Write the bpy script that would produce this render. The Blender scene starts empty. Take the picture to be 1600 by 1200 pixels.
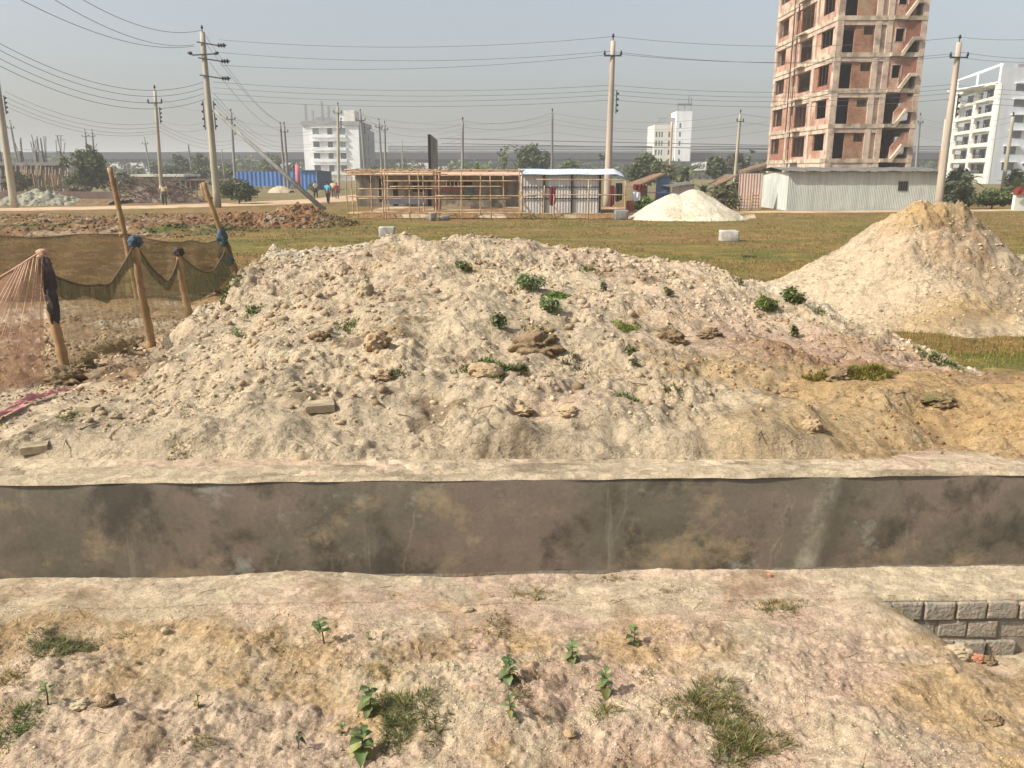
import bpy, math, random
import numpy as np
from mathutils import Vector, Matrix
random.seed(7); RNG = np.random.default_rng(11)
SC = bpy.context.scene; COL = SC.collection
# ---------------------------------------------------------------- camera model
F = 1295.0; TILT = math.radians(14.5); HC = 1.6; G = -1.0
CT, ST = math.cos(TILT), math.sin(TILT)
def ray(px, py):
    u = (px-800)/F; v = (py-600)/F
    return (u, CT-v*ST, -(ST+v*CT))
def at(px, py, Y):
    d = ray(px, py); t = Y/d[1]
    return Vector((d[0]*t, Y, HC+d[2]*t))
def onz(px, py, z=G):
    d = ray(px, py); t = (z-HC)/d[2]
    return Vector((d[0]*t, d[1]*t, z))
# ---------------------------------------------------------------- numpy noise
def _h(ix, iy, s):
    n = (ix*374761393 + iy*668265263 + s*144269504) & 0xffffffff
    n = ((n ^ (n >> 13))*1274126177) & 0xffffffff
    n = ((n ^ (n >> 15))*668265263) & 0xffffffff
    return ((n ^ (n >> 16)) & 0xffff)/65535.0
def vn(x, y, s=0):
    x = np.asarray(x, float); y = np.asarray(y, float)
    ix = np.floor(x).astype(np.int64); iy = np.floor(y).astype(np.int64)
    fx = x-ix; fy = y-iy
    fx = fx*fx*fx*(fx*(fx*6-15)+10); fy = fy*fy*fy*(fy*(fy*6-15)+10)
    a = _h(ix, iy, s); b = _h(ix+1, iy, s); c = _h(ix, iy+1, s); d = _h(ix+1, iy+1, s)
    return (a+(b-a)*fx+(c-a)*fy+(a-b-c+d)*fx*fy)*2-1
def fbm(x, y, o=4, s=0, g=.5):
    r = 0; a = 1.; n = 0
    for i in range(o):
        ca, sa = math.cos(.6*i+.3), math.sin(.6*i+.3)
        k = 2.03**i
        r = r+a*vn((x*ca-y*sa)*k+i*17.3, (x*sa+y*ca)*k-i*9.1, s+i); n += a; a *= g
    return r/n
def clod(x, y, s=0, rmin=.15, rmax=.5, dens=.6):
    """dome lumps: one per cell, random place and radius"""
    x = np.asarray(x, float); y = np.asarray(y, float)
    ix = np.floor(x).astype(np.int64); iy = np.floor(y).astype(np.int64)
    out = np.zeros(np.broadcast(x, y).shape)
    for dx in (-1, 0, 1):
        for dy in (-1, 0, 1):
            cx = ix+dx; cy = iy+dy
            h1 = _h(cx, cy, s); h2 = _h(cx, cy, s+1); h3 = _h(cx, cy, s+2); h4 = _h(cx, cy, s+3)
            r = (rmin+(rmax-rmin)*h3*h3)*(h4 < dens)+1e-6
            d2 = ((x-cx-h1)**2+(y-cy-h2)**2*(.6+h4))/(r*r)
            out = np.maximum(out, np.where(d2 < 1, np.sqrt(np.clip(1-d2, 0, 1))*r, 0))
    return out
def sst(a, b, x):
    t = np.clip((np.asarray(x, float)-a)/(b-a), 0, 1); return t*t*(3-2*t)
# ---------------------------------------------------------------- mesh builder
class MB:
    def __init__(s): s.v = []; s.f = []; s.n = 0; s.c = []
    def add(s, vs, fs, col=None):
        o = s.n; s.v.extend(vs); s.n += len(vs); s.f.extend([tuple(i+o for i in f) for f in fs])
        if col is not None: s.c.extend([col]*len(vs))
    def box(s, x0, x1, y0, y1, z0, z1, M=None, col=None):
        vs = [(x, y, z) for z in (z0, z1) for (x, y) in ((x0, y0), (x1, y0), (x1, y1), (x0, y1))]
        if M is not None: vs = [tuple(M @ Vector(v)) for v in vs]
        s.add(vs, [(3, 2, 1, 0), (4, 5, 6, 7), (0, 1, 5, 4), (1, 2, 6, 5), (2, 3, 7, 6), (3, 0, 4, 7)], col); return s
    def bar(s, a, b, w, h=None, col=None):
        a = Vector(a); b = Vector(b); d = b-a; L = d.length
        q = d.to_track_quat('X', 'Z').to_matrix().to_4x4(); q.translation = a
        h = h or w
        return s.box(0, L, -w/2, w/2, -h/2, h/2, q, col)
    def tube(s, pts, rad, n=8, cap=True, col=None):
        pts = [Vector(p) for p in pts]
        if not hasattr(rad, '__len__'): rad = [rad]*len(pts)
        vs = []; fs = []; up = None
        for i, p in enumerate(pts):
            d = (pts[min(i+1, len(pts)-1)]-pts[max(i-1, 0)]).normalized()
            if up is None: up = d.orthogonal().normalized()
            u = (up-d*up.dot(d)).normalized(); w = d.cross(u); up = u
            for k in range(n):
                a = 2*math.pi*k/n
                vs.append(tuple(p+(u*math.cos(a)+w*math.sin(a))*rad[i]))
        for i in range(len(pts)-1):
            for k in range(n):
                fs.append((i*n+k, i*n+(k+1) % n, (i+1)*n+(k+1) % n, (i+1)*n+k))
        if cap:
            fs.append(tuple(range(n-1, -1, -1))); m = (len(pts)-1)*n; fs.append(tuple(range(m, m+n)))
        s.add(vs, fs, col); return s
    def prism(s, poly, a0, a1, axis='y', col=None):
        """poly of (u,z); extruded along axis from a0 to a1"""
        n = len(poly)
        P = (lambda u, z, a: (u, a, z)) if axis == 'y' else (lambda u, z, a: (a, u, z)) if axis == 'x' else (lambda u, z, a: (u, z, a))
        vs = [P(u, z, a0) for u, z in poly]+[P(u, z, a1) for u, z in poly]
        fs = [tuple(range(n)), tuple(range(2*n-1, n-1, -1))]+[(i, i+n, (i+1) % n+n, (i+1) % n) for i in range(n)]
        s.add(vs, fs, col); return s
    def wall(s, axis, c, u0, u1, z0, z1, th, holes=()):
        """wall in the plane axis=c with thickness th (towards +axis), rectangular holes (ua,ub,za,zb)"""
        us = sorted({u0, u1, *[min(max(h[i], u0), u1) for h in holes for i in (0, 1)]})
        zs = sorted({z0, z1, *[min(max(h[i], z0), z1) for h in holes for i in (2, 3)]})
        nu, nz = len(us)-1, len(zs)-1
        def solid(i, j):
            if i < 0 or j < 0 or i >= nu or j >= nz: return False
            um = (us[i]+us[i+1])/2; zm = (zs[j]+zs[j+1])/2
            return not any(h[0] < um < h[1] and h[2] < zm < h[3] for h in holes)
        P = (lambda u, a, z: (u, c+a, z)) if axis == 'y' else (lambda u, a, z: (c+a, u, z))
        for i in range(nu):
            for j in range(nz):
                if not solid(i, j): continue
                a, b, e, f = us[i], us[i+1], zs[j], zs[j+1]
                q = [P(a, 0, e), P(b, 0, e), P(b, 0, f), P(a, 0, f), P(a, th, e), P(b, th, e), P(b, th, f), P(a, th, f)]
                fs = [(0, 1, 2, 3), (7, 6, 5, 4)]
                if not solid(i-1, j): fs.append((4, 0, 3, 7))
                if not solid(i+1, j): fs.append((1, 5, 6, 2))
                if not solid(i, j-1): fs.append((4, 5, 1, 0))
                if not solid(i, j+1): fs.append((3, 2, 6, 7))
                s.add(q, fs)
        return s
    def build(s, name, mat, parent=None, smooth=False):
        me = bpy.data.meshes.new(name); me.from_pydata(s.v, [], s.f)
        if len(s.c) == len(s.v) and s.c:
            a = me.color_attributes.new('col', 'FLOAT_COLOR', 'POINT')
            a.data.foreach_set('color', np.array([(c[0], c[1], c[2], 1) for c in s.c], np.float32).ravel())
        return fin(me, name, mat, parent, smooth)
def fin(me, name, mat, parent=None, smooth=False):
    if smooth: me.polygons.foreach_set('use_smooth', [True]*len(me.polygons))
    me.update()
    if mat is not None: me.materials.append(mat)
    o = bpy.data.objects.new(name, me); COL.objects.link(o)
    if parent is not None:
        o.parent = parent; o.matrix_parent_inverse = Matrix.Identity(4)
        o.location = -Vector(parent.location)
    return o
def npmesh(name, V, Fq, mat, parent=None, col=None, smooth=True):
    V = np.asarray(V, np.float32); Fq = np.asarray(Fq, np.int32); k = Fq.shape[1]
    me = bpy.data.meshes.new(name)
    me.vertices.add(len(V)); me.vertices.foreach_set('co', V.ravel())
    me.loops.add(Fq.size); me.loops.foreach_set('vertex_index', Fq.ravel())
    me.polygons.add(len(Fq)); me.polygons.foreach_set('loop_start', np.arange(0, Fq.size, k, dtype=np.int32))
    me.update(calc_edges=True)
    if col is not None:
        a = me.color_attributes.new('col', 'FLOAT_COLOR', 'POINT')
        c = np.ones((len(V), 4), np.float32); c[:, :3] = col; a.data.foreach_set('color', c.ravel())
    return fin(me, name, mat, parent, smooth)
def grid(name, X, Y, Z, mat, col=None, keep=None, parent=None):
    ny, nx = X.shape
    idx = np.arange(nx*ny).reshape(ny, nx)
    q = np.stack([idx[:-1, :-1], idx[:-1, 1:], idx[1:, 1:], idx[1:, :-1]], -1).reshape(-1, 4)
    V = np.stack([X, Y, Z], -1).reshape(-1, 3)
    C = None if col is None else col.reshape(-1, 3)
    if keep is not None:
        k = keep.ravel(); q = q[k[q].any(1)]
        u, inv = np.unique(q, return_inverse=True); V = V[u]; q = inv.reshape(-1, 4)
        if C is not None: C = C[u]
    return npmesh(name, V, q, mat, parent, C)
def tag(o, label=None, cat=None, group=None, kind=None):
    if label: o['label'] = label
    if cat: o['category'] = cat
    if group: o['group'] = group
    if kind: o['kind'] = kind
    return o
def thing(name, loc, label, cat, group=None):
    o = bpy.data.objects.new(name, None); o.empty_display_size = .2; o.location = loc; COL.objects.link(o)
    return tag(o, label, cat, group)
# ---------------------------------------------------------------- materials
def srgb(r, g, b):
    f = lambda c: (c/255/12.92) if c/255 <= .04045 else ((c/255+.055)/1.055)**2.4
    return (f(r), f(g), f(b))
class NT:
    def __init__(s, name):
        s.m = bpy.data.materials.new(name); s.m.use_nodes = True; s.t = s.m.node_tree; s.t.nodes.clear()
        s.out = s.n('ShaderNodeOutputMaterial'); s.tc = s.n('ShaderNodeTexCoord')
    def n(s, k, **kw):
        x = s.t.nodes.new(k)
        for a, b in kw.items(): setattr(x, a, b)
        return x
    def l(s, a, b): s.t.links.new(a, b)
    def noise(s, scale, det=4, rough=.55, vec=None, dist=0):
        x = s.n('ShaderNodeTexNoise'); x.inputs['Scale'].default_value = scale; x.inputs['Detail'].default_value = det
        x.inputs['Roughness'].default_value = rough; x.inputs['Distortion'].default_value = dist
        s.l(vec or s.tc.outputs['Object'], x.inputs['Vector']); return x.outputs['Fac']
    def ramp(s, fac, a, b, c0=(0, 0, 0), c1=(1, 1, 1)):
        r = s.n('ShaderNodeValToRGB'); e = r.color_ramp.elements
        e[0].position = a; e[1].position = b; e[0].color = (*c0, 1); e[1].color = (*c1, 1)
        s.l(fac, r.inputs[0]); return r.outputs[0]
    def mix(s, fac, a, b, mode='MIX'):
        x = s.n('ShaderNodeMix', data_type='RGBA', blend_type=mode)
        for i, v in ((0, fac), (6, a), (7, b)):
            if isinstance(v, (int, float)): x.inputs[i].default_value = v
            elif isinstance(v, tuple): x.inputs[i].default_value = (*v, 1)
            else: s.l(v, x.inputs[i])
        return x.outputs[2]
    def attr(s, nm='col'):
        x = s.n('ShaderNodeAttribute'); x.attribute_name = nm; return x.outputs['Color']
    def bump(s, h, strength=.5, dist=.02, nrm=None):
        b = s.n('ShaderNodeBump'); b.inputs['Strength'].default_value = strength; b.inputs['Distance'].default_value = dist
        s.l(h, b.inputs['Height'])
        if nrm: s.l(nrm, b.inputs['Normal'])
        return b.outputs[0]
    def bsdf(s, col, rough=.85, nrm=None, metal=0, spec=.3):
        p = s.n('ShaderNodeBsdfPrincipled')
        if isinstance(col, tuple): p.inputs['Base Color'].default_value = (*col, 1)
        else: s.l(col, p.inputs['Base Color'])
        if isinstance(rough, (int, float)): p.inputs['Roughness'].default_value = rough
        else: s.l(rough, p.inputs['Roughness'])
        p.inputs['Metallic'].default_value = metal; p.inputs['Specular IOR Level'].default_value = spec
        if nrm: s.l(nrm, p.inputs['Normal'])
        s.p = p; s.l(p.outputs[0], s.out.inputs[0]); return p
def mul(c, k): return tuple(x*k for x in c)
def M_plain(name, c, c2=None, scale=3, rough=.8, bump=.3, bs=None, bd=.01, metal=0, spec=.3, lo=.35, hi=.65, c3=None, s3=.4):
    t = NT(name); c2 = c2 or mul(c, .7)
    col = t.mix(t.ramp(t.noise(scale, 6, .6), lo, hi), c, c2)
    if c3: col = t.mix(t.ramp(t.noise(s3, 5, .65), .5, .72), col, c3)
    nr = t.bump(t.noise(bs or scale*6, 4), bump, bd) if bump else None
    t.bsdf(col, rough, nr, metal, spec); return t.m
def M_soil(name, fine=60, amt=.35, bump=.6, bd=.01, mid=14, vor=40):
    """earth: attribute colour broken up by grains, crumbs (cells with their own tone and height) and dark specks"""
    t = NT(name); c = t.attr()
    n1 = t.noise(fine, 6, .75); n2 = t.noise(mid, 6, .7); n3 = t.noise(mid*.23, 5, .65)
    v = t.n('ShaderNodeTexVoronoi'); v.inputs['Scale'].default_value = vor; v.inputs['Randomness'].default_value = 1
    ds = t.n('ShaderNodeMix', data_type='VECTOR'); ds.inputs[0].default_value = .06
    nz = t.n('ShaderNodeTexNoise'); nz.inputs['Scale'].default_value = vor*.8; t.l(t.tc.outputs['Object'], nz.inputs['Vector'])
    t.l(t.tc.outputs['Object'], ds.inputs[4]); t.l(nz.outputs['Color'], ds.inputs[5]); t.l(ds.outputs[1], v.inputs['Vector'])
    sp = t.n('ShaderNodeSeparateColor'); t.l(v.outputs['Color'], sp.inputs[0])
    patch = t.ramp(n3, .42, .58)
    cell = t.mix(patch, (1., 1., 1.), t.ramp(sp.outputs[0], 0, 1, (1-amt*.7,)*3, (1+amt*.5,)*3))
    g1 = t.ramp(n1, .25, .75, (1-amt,)*3, (1+amt*.75,)*3)
    g2 = t.ramp(n2, .3, .7, (1-amt*.6,)*3, (1+amt*.45,)*3)
    speck = t.ramp(t.noise(fine*.45, 3, .6), .62, .69, (1, 1, 1), (1-amt*1.25,)*3)
    for g in (g1, g2, cell, speck): c = t.mix(1., c, g, 'MULTIPLY')
    h = t.ramp(v.outputs['Distance'], 0, .6, (1, 1, 1), (0, 0, 0)); h = t.mix(patch, (.5, .5, .5), h)
    b = t.bump(n2, bump, bd*2.5); b = t.bump(h, bump, bd*1.6, b); b = t.bump(n1, bump, bd, b)
    t.bsdf(c, .95, b, 0, .12); return t.m
def M_leaf(name, rough=.6, trans=.25):
    t = NT(name); c = t.attr()
    d = t.bsdf(c, rough, None, 0, .3)
    tr = t.n('ShaderNodeBsdfTranslucent'); t.l(c, tr.inputs[0])
    mx = t.n('ShaderNodeMixShader'); mx.inputs[0].default_value = trans
    t.l(d.outputs[0], mx.inputs[1]); t.l(tr.outputs[0], mx.inputs[2]); t.l(mx.outputs[0], t.out.inputs[0]); return t.m
def M_brick(name, cA, cB, mortar, plaster=None, pl=(.5, .6), sc=1.0, stain=None):
    t = NT(name); sp = t.n('ShaderNodeSeparateXYZ'); t.l(t.tc.outputs['Object'], sp.inputs[0])
    ad = t.n('ShaderNodeMath', operation='ADD'); t.l(sp.outputs[0], ad.inputs[0]); t.l(sp.outputs[1], ad.inputs[1])
    cb = t.n('ShaderNodeCombineXYZ'); t.l(ad.outputs[0], cb.inputs[0]); t.l(sp.outputs[2], cb.inputs[1])
    b = t.n('ShaderNodeTexBrick'); t.l(cb.outputs[0], b.inputs['Vector'])
    b.inputs['Color1'].default_value = (*cA, 1); b.inputs['Color2'].default_value = (*cB, 1); b.inputs['Mortar'].default_value = (*mortar, 1)
    b.inputs['Scale'].default_value = 1/sc; b.inputs['Mortar Size'].default_value = .012; b.inputs['Bias'].default_value = 0
    b.inputs['Brick Width'].default_value = .26; b.inputs['Row Height'].default_value = .085
    col = t.mix(t.ramp(t.noise(1.3, 6, .7), .35, .7), b.outputs[0], mul(cB, .75))
    col = t.mix(t.ramp(t.noise(7, 6, .75), .55, .8), col, mortar)
    if plaster: col = t.mix(t.ramp(t.noise(.45, 6, .65), *pl), col, plaster)
    if stain:
        mp = t.n('ShaderNodeMapping'); mp.inputs['Scale'].default_value = (1.6, 1.6, .22); t.l(t.tc.outputs['Object'], mp.inputs[0])
        col = t.mix(t.ramp(t.noise(1., 5, .6, mp.outputs[0]), .55, .75), col, stain)
    t.bsdf(col, .9, t.bump(b.outputs['Fac'], -.3, .01), 0, .2); return t.m
def M_streak(name, c, c2, c3=None, sx=(1.5, 1.5, .15), rough=.8, lo=.4, hi=.65, bump=.2):
    """weathered concrete/plaster with vertical streaks"""
    t = NT(name); mp = t.n('ShaderNodeMapping'); mp.inputs['Scale'].default_value = sx; t.l(t.tc.outputs['Object'], mp.inputs[0])
    col = t.mix(t.ramp(t.noise(1., 6, .65, mp.outputs[0]), lo, hi), c, c2)
    if c3: col = t.mix(t.ramp(t.noise(.9, 6, .7), .5, .7), col, c3)
    t.bsdf(col, rough, t.bump(t.noise(12, 4), bump, .01), 0, .25); return t.m
def M_net(name, c, c2, alpha=.5, sc=(3, 3, .3), var=.3):
    t = NT(name); mp = t.n('ShaderNodeMapping'); mp.inputs['Scale'].default_value = sc; t.l(t.tc.outputs['Object'], mp.inputs[0])
    n = t.noise(2.2, 5, .6, mp.outputs[0])
    col = t.mix(t.ramp(n, .35, .65), c, c2)
    d = t.n('ShaderNodeBsdfDiffuse'); t.l(col, d.inputs[0])
    tl = t.n('ShaderNodeBsdfTranslucent'); t.l(col, tl.inputs[0])
    m1 = t.n('ShaderNodeMixShader'); m1.inputs[0].default_value = .4; t.l(d.outputs[0], m1.inputs[1]); t.l(tl.outputs[0], m1.inputs[2])
    tr = t.n('ShaderNodeBsdfTransparent'); mx = t.n('ShaderNodeMixShader')
    a = t.ramp(n, .3, .7, (max(0, alpha-var),)*3, (min(1, alpha+var),)*3)
    t.l(a, mx.inputs[0]); t.l(tr.outputs[0], mx.inputs[1]); t.l(m1.outputs[0], mx.inputs[2]); t.l(mx.outputs[0], t.out.inputs[0]); return t.m
# ---------------------------------------------------------------- world, sun, camera
SUN_EL = math.radians(43); SUN_AZ_VEC = Vector((-.93, -.36, 0)).normalized()   # towards the sun, horizontally
w = bpy.data.worlds.new("World"); SC.world = w; w.use_nodes = True
wn = w.node_tree; sky = wn.nodes.new('ShaderNodeTexSky'); sky.sky_type = 'NISHITA'; sky.sun_disc = False
sky.sun_elevation = SUN_EL; sky.sun_rotation = math.atan2(SUN_AZ_VEC.x, SUN_AZ_VEC.y)
sky.air_density = 1.1; sky.dust_density = 3.6; sky.ozone_density = 1.5; sky.altitude = 0
hs_ = wn.nodes.new('ShaderNodeHueSaturation'); hs_.inputs['Saturation'].default_value = .55; wn.links.new(sky.outputs[0], hs_.inputs['Color']); wn.links.new(hs_.outputs[0], wn.nodes['Background'].inputs[0]); wn.nodes['Background'].inputs[1].default_value = .115
sl = bpy.data.lights.new('sun', 'SUN'); sl.energy = 4.2; sl.angle = math.radians(.55); sl.color = (1., .95, .86)
so = bpy.data.objects.new('sun', sl); COL.objects.link(so)
sd = (SUN_AZ_VEC*math.cos(SUN_EL)+Vector((0, 0, math.sin(SUN_EL))))
so.rotation_euler = sd.to_track_quat('Z', 'Y').to_euler(); so.location = (-20, 10, 30)
cam = bpy.data.cameras.new('camera'); co = bpy.data.objects.new('camera', cam); COL.objects.link(co)
cam.sensor_width = 36; cam.lens = 36*F/1600; cam.clip_start = .05; cam.clip_end = 9000
co.location = (0, 0, HC); co.rotation_euler = (math.radians(90)-TILT, 0, 0); SC.camera = co
SC.view_settings.view_transform = 'Standard'; SC.view_settings.look = 'None'; SC.view_settings.exposure = .52
SC.render.engine = 'CYCLES'; SC.cycles.use_denoising = True; SC.cycles.max_bounces = 6; SC.cycles.diffuse_bounces = 3
SC.cycles.transparent_max_bounces = 12; SC.cycles.volume_bounces = 1
# ---------------------------------------------------------------- soil colours (albedo)
PALE = np.array(srgb(195, 176, 147)); CREAM = np.array(srgb(203, 184, 153)); PINK = np.array(srgb(200, 170, 146)); OCHRE = np.array(srgb(186, 156, 110))
GREYB = np.array(srgb(128, 112, 90)); DAMP = np.array(srgb(102, 84, 62)); BROWN = np.array(srgb(140, 108, 74)); REDB = np.array(srgb(150, 104, 76))
OLIVE = np.array(srgb(112, 104, 52)); OLIVB = np.array(srgb(122, 104, 60)); GRN = np.array(srgb(84, 94, 40)); WHITE_S = np.array(srgb(214, 204, 180))
def lerpc(c, d, m): m = np.clip(m, 0, 1)[..., None]; return c*(1-m)+d*m
def full(c, sh): return np.broadcast_to(c, (*sh, 3)).astype(float).copy()
# ---------------------------------------------------------------- the drain lines
def y_edge(x): return 3.085+.035*x+.006*np.sin(x*5.)+.004*np.sin(x*13+1)       # near wall's edge over the drain
def y_far(x): return 4.135+.028*x
# ---------------------------------------------------------------- ground heights
def z_base(x, y):
    s = .105+.06*sst(-1.5, 5, x)
    d = np.maximum(y-4.42, 0)
    z = -s*d
    z = -1+np.logaddexp(0, (z+1)*14)/14*1.0                                    # soft floor at the field's level
    r = sst(4.36, 4.8, y)*(1-.6*sst(22, 40, y))*(1-sst(48, 54, y))
    z = z+r*(.05*fbm(x*.7, y*.7, 4, 3)+.02*fbm(x*3, y*3, 3, 5))
    lz = sst(-2.6, -4.5, x)*(1-sst(15, 19, y))+sst(2.5, 5, x)*(1-sst(9.5, 11.5, y))
    z = z+lz*r*(.55*clod(x*4, y*4, 21, .1, .5, .55)*.25+.5*clod(x*11, y*11, 31, .1, .5, .6)*.09+.09*fbm(x*1.3, y*1.3, 3, 8))
    ledge = sst(4.5, 4.4, y+.05*fbm(x*2.5, x*0+3, 3, 42))*(.015+.012*fbm(x*6, y*6, 4, 40)+.01*fbm(x*1.1, y*2, 2, 41))
    return z+ledge
_cp = [(380, 470), (402, 450), (418, 425), (440, 384), (470, 378), (550, 371), (620, 368), (700, 373), (800, 381), (900, 393), (1000, 406), (1060, 417), (1130, 433), (1200, 448), (1260, 470), (1330, 500), (1400, 540)]
_cx = []; _cz = []
for _p in _cp:
    _P = at(_p[0], _p[1], 11.); _cx.append(_P.x); _cz.append(_P.z-.05)
def mound_w(x, y):
    """how much of the mound there is: 1 on it, falling to 0 past its flanks"""
    xl = -2.95+.22*fbm(y*.8, y*0+3.3, 3, 61)-.9*sst(8.7, 9.7, y)-.1*sst(6.4, 5.4, y); return xl
def z_mound(x, y):
    yc = 11.+.35*np.sin(x*.9+.5)+.15*np.sin(x*2.3)
    zc = np.interp(x, _cx, _cz)
    t = (y-4.5)/(yc-4.5)
    wob = .07*fbm(x*.55, y*.55, 2, 71)
    g = np.interp(t+wob*(t > .1), [-.01, .02, .1, .2, .34, .46, .58, .70, .80, .92, 1.0], [0, .06, .13, .20, .33, .46, .55, .60, .80, .97, 1.])
    zf = .0
    z = zf+(zc-zf)*g
    hi = np.where(zc < 0, np.minimum(z, zc*t), z); z = hi
    back = np.maximum(y-yc, 0); z = z-back*.75-np.minimum(back, .2)*.2
    fr = np.maximum(4.52+.06*np.sin(x*1.7)+.05*np.sin(x*4.1+2)-y, 0); z = z-fr*.4; z = z-.24*sst(-1.8, -3.0, x)*sst(9.4, 8.3, y)*sst(4.8, 6.5, y)
    xl = mound_w(x, y)
    z = z-np.maximum(xl-x, 0)*.9
    # the pinkish scarp dug out of the right flank
    sc_ = np.exp(-(((x-2.75)/1.25)**2+((y-7.5)/.95)**2)); z = z-.20*sc_
    xr = 3.3+.25*fbm(y*.7, y*0+9, 2, 66); z = z-np.maximum(x-xr, 0)*.10-np.maximum(x-xr-1.6, 0)*.35
    e = sst(4.38, 4.6+.35*sst(-1.5, -3, x), y); z = z+.035*e
    z = z+e*(.15*fbm(x*.95, y*.95, 4, 81)+.055*fbm(x*2.6, y*2.6, 4, 83)+.10*np.maximum(0, fbm(x*1.9+5, y*1.9, 3, 85)-.05)-.06*np.abs(fbm(x*3.2+.6*fbm(x, y, 2, 87), y*.9, 4, 86, .55))+.02)
    k = .12+.88*sst(-.05, .4, fbm(x*.5, y*.5, 3, 95))
    z = z+e*k*(.40*clod(x*2.1+.3*fbm(x*3, y*3, 2, 98), y*2.1, 101, .05, .48, .3)*.42+.6*clod(x*5.3, y*5.3+.4*fbm(x*5, y*5, 2, 99), 111, .05, .5, .4)*.166+.6*clod(x*15, y*15, 121, .1, .5, .4)*.066)
    rg = sst(-.05, .38, fbm(x*.8+4, y*.8, 4, 96, .6)); z = z+(.007+.036*rg)*fbm(x*9, y*9, 4, 88)+(.005+.020*rg)*fbm(x*24, y*24, 3, 89)-e*(.02+.07*rg)*np.abs(fbm(x*2.6, y*2.6, 5, 97, .6))+e*.07*np.maximum(0, fbm(x*1.4+9, y*1.4, 4, 94, .6))
    return z
def z_heap(x, y):
    wx = .25*fbm(x*.6, y*.6, 3, 135); wy = .3*fbm(x*.6+7, y*.6, 3, 136)
    dx = np.interp(x-8.0+wx, [-6, -3.6, -2.93, -1.4, -.65, -.2, .3, .6, 1.2, 1.5, 2.1, 3.4, 6, 9], [-2.2, -.95, -.66, .0, .66, .93, .95, .84, .38, .04, -.04, -.25, -.7, -1.6])
    dy = np.interp(y-16.3+wy, [-6, -3.3, -2.5, -1.35, -.65, -.15, .2, .8, 1.5, 3, 5], [-2.4, -1.0, -.72, -.06, .58, .95, .96, .7, .1, -.8, -2.])
    z = .97-np.sqrt((.97-dx)**2+(.97-dy)**2)
    core = np.exp(-((x-8.3)/1.5)**2-((y-16.2)/1.6)**2)
    z = z+.10*fbm(x*.9, y*.9, 4, 131)+(.05+.12*core)*fbm(x*3, y*3, 5, 133)+(.015+.03*core)*fbm(x*9, y*9, 4, 134)-.24*core*np.abs(fbm(x*2.4, y*1.4, 5, 137, .6))+.05*core
    k = .25+core*sst(7.3, 8.3, x)
    z = z+k*(.7*clod(x*2.1, y*2.1, 141, .1, .45, .5)*.47+1.*clod(x*5.3, y*5.3, 151, .1, .5, .6)*.19)+.02*clod(x*13, y*13, 161, .1, .5, .4)
    return z
def z_near(x, y):
    """the sand in front of the drain, up to the wall's cap"""
    z = .018+.03*fbm(x*1.6, y*1.6, 3, 171)+.006*fbm(x*6, y*6, 3, 172)
    away = sst(2.80, 2.5, y)
    z = z+away*(.05*fbm(x*2.4+3, y*2.4, 3, 173)+.018*fbm(x*6, y*6, 4, 175)+.009*fbm(x*15, y*15, 4, 176, .6)+.008*fbm(x*45, y*45, 3, 179)-.010*np.abs(fbm(x*8+3, y*8, 5, 178, .6))+.018*np.maximum(0, fbm(x*5+3*y, y*9, 4, 177))
                +.5*clod(x*9, y*9, 181, .08, .42, .35)*.10+.6*clod(x*26, y*26, 191, .1, .45, .45)*.035)
    # hollow dug beside the wall on the right
    ed = 1.36+.08*fbm(y*5, y*0, 3, 201)+.42*np.clip(2.82-y, 0, 1.2)
    h = sst(0, .5, x-ed)*sst(1.1, 2.2, y)
    z = z-h*(.25-.16*sst(2.55, 2.1, y))
    z = z-.03*sst(1.0, 1.3, x)*sst(2.8, 2.6, y)*(1-h)-.004
    return z
def z_cap(x, y):
    e = y_edge(x)-y
    z = .018+.03*fbm(x*1.6, y*1.6, 3, 171)+.006*fbm(x*6, y*6, 3, 172)
    sm = sst(1.0, 1.5, x)
    z = z*(1-sm)+sm*(.012+.004*fbm(x*8, y*8, 3, 210))
    z = z+.004*fbm(x*22, y*22, 3, 211)+.5*clod(x*26, y*26, 191, .1, .45, .3)*.02*(1-sm)
    return z-.02*sst(.022, .0, e)
def z_top(x, y):
    x = np.asarray(x, float); y = np.asarray(y, float)
    b = z_base(x, y)
    b = np.where((y > 4.5) & (y < 14), np.maximum(b, z_mound(x, y)), b)
    b = np.where((y > 11.5) & (y < 21) & (x > 2), np.maximum(b, z_heap(x, y)), b)
    b = np.where(y < 3.1, np.where(y < 2.85, z_near(x, y), z_cap(x, y)), b)
    return b
def hit(px, py):
    d = ray(px, py)
    Y = np.concatenate([np.arange(1.0, 3.08, .004), np.arange(4.15, 60, .01)])
    t = Y/d[1]; X = d[0]*t; Z = HC+d[2]*t
    k = np.nonzero(Z < z_top(X, Y))[0]
    i = k[0] if len(k) else len(Y)-1
    return Vector((X[i], Y[i], float(z_top(X[i:i+1], Y[i:i+1])[0])))
def pxm(P): return F/(P.y*CT-(P.z-HC)*ST)      # pixels per metre there
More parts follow.
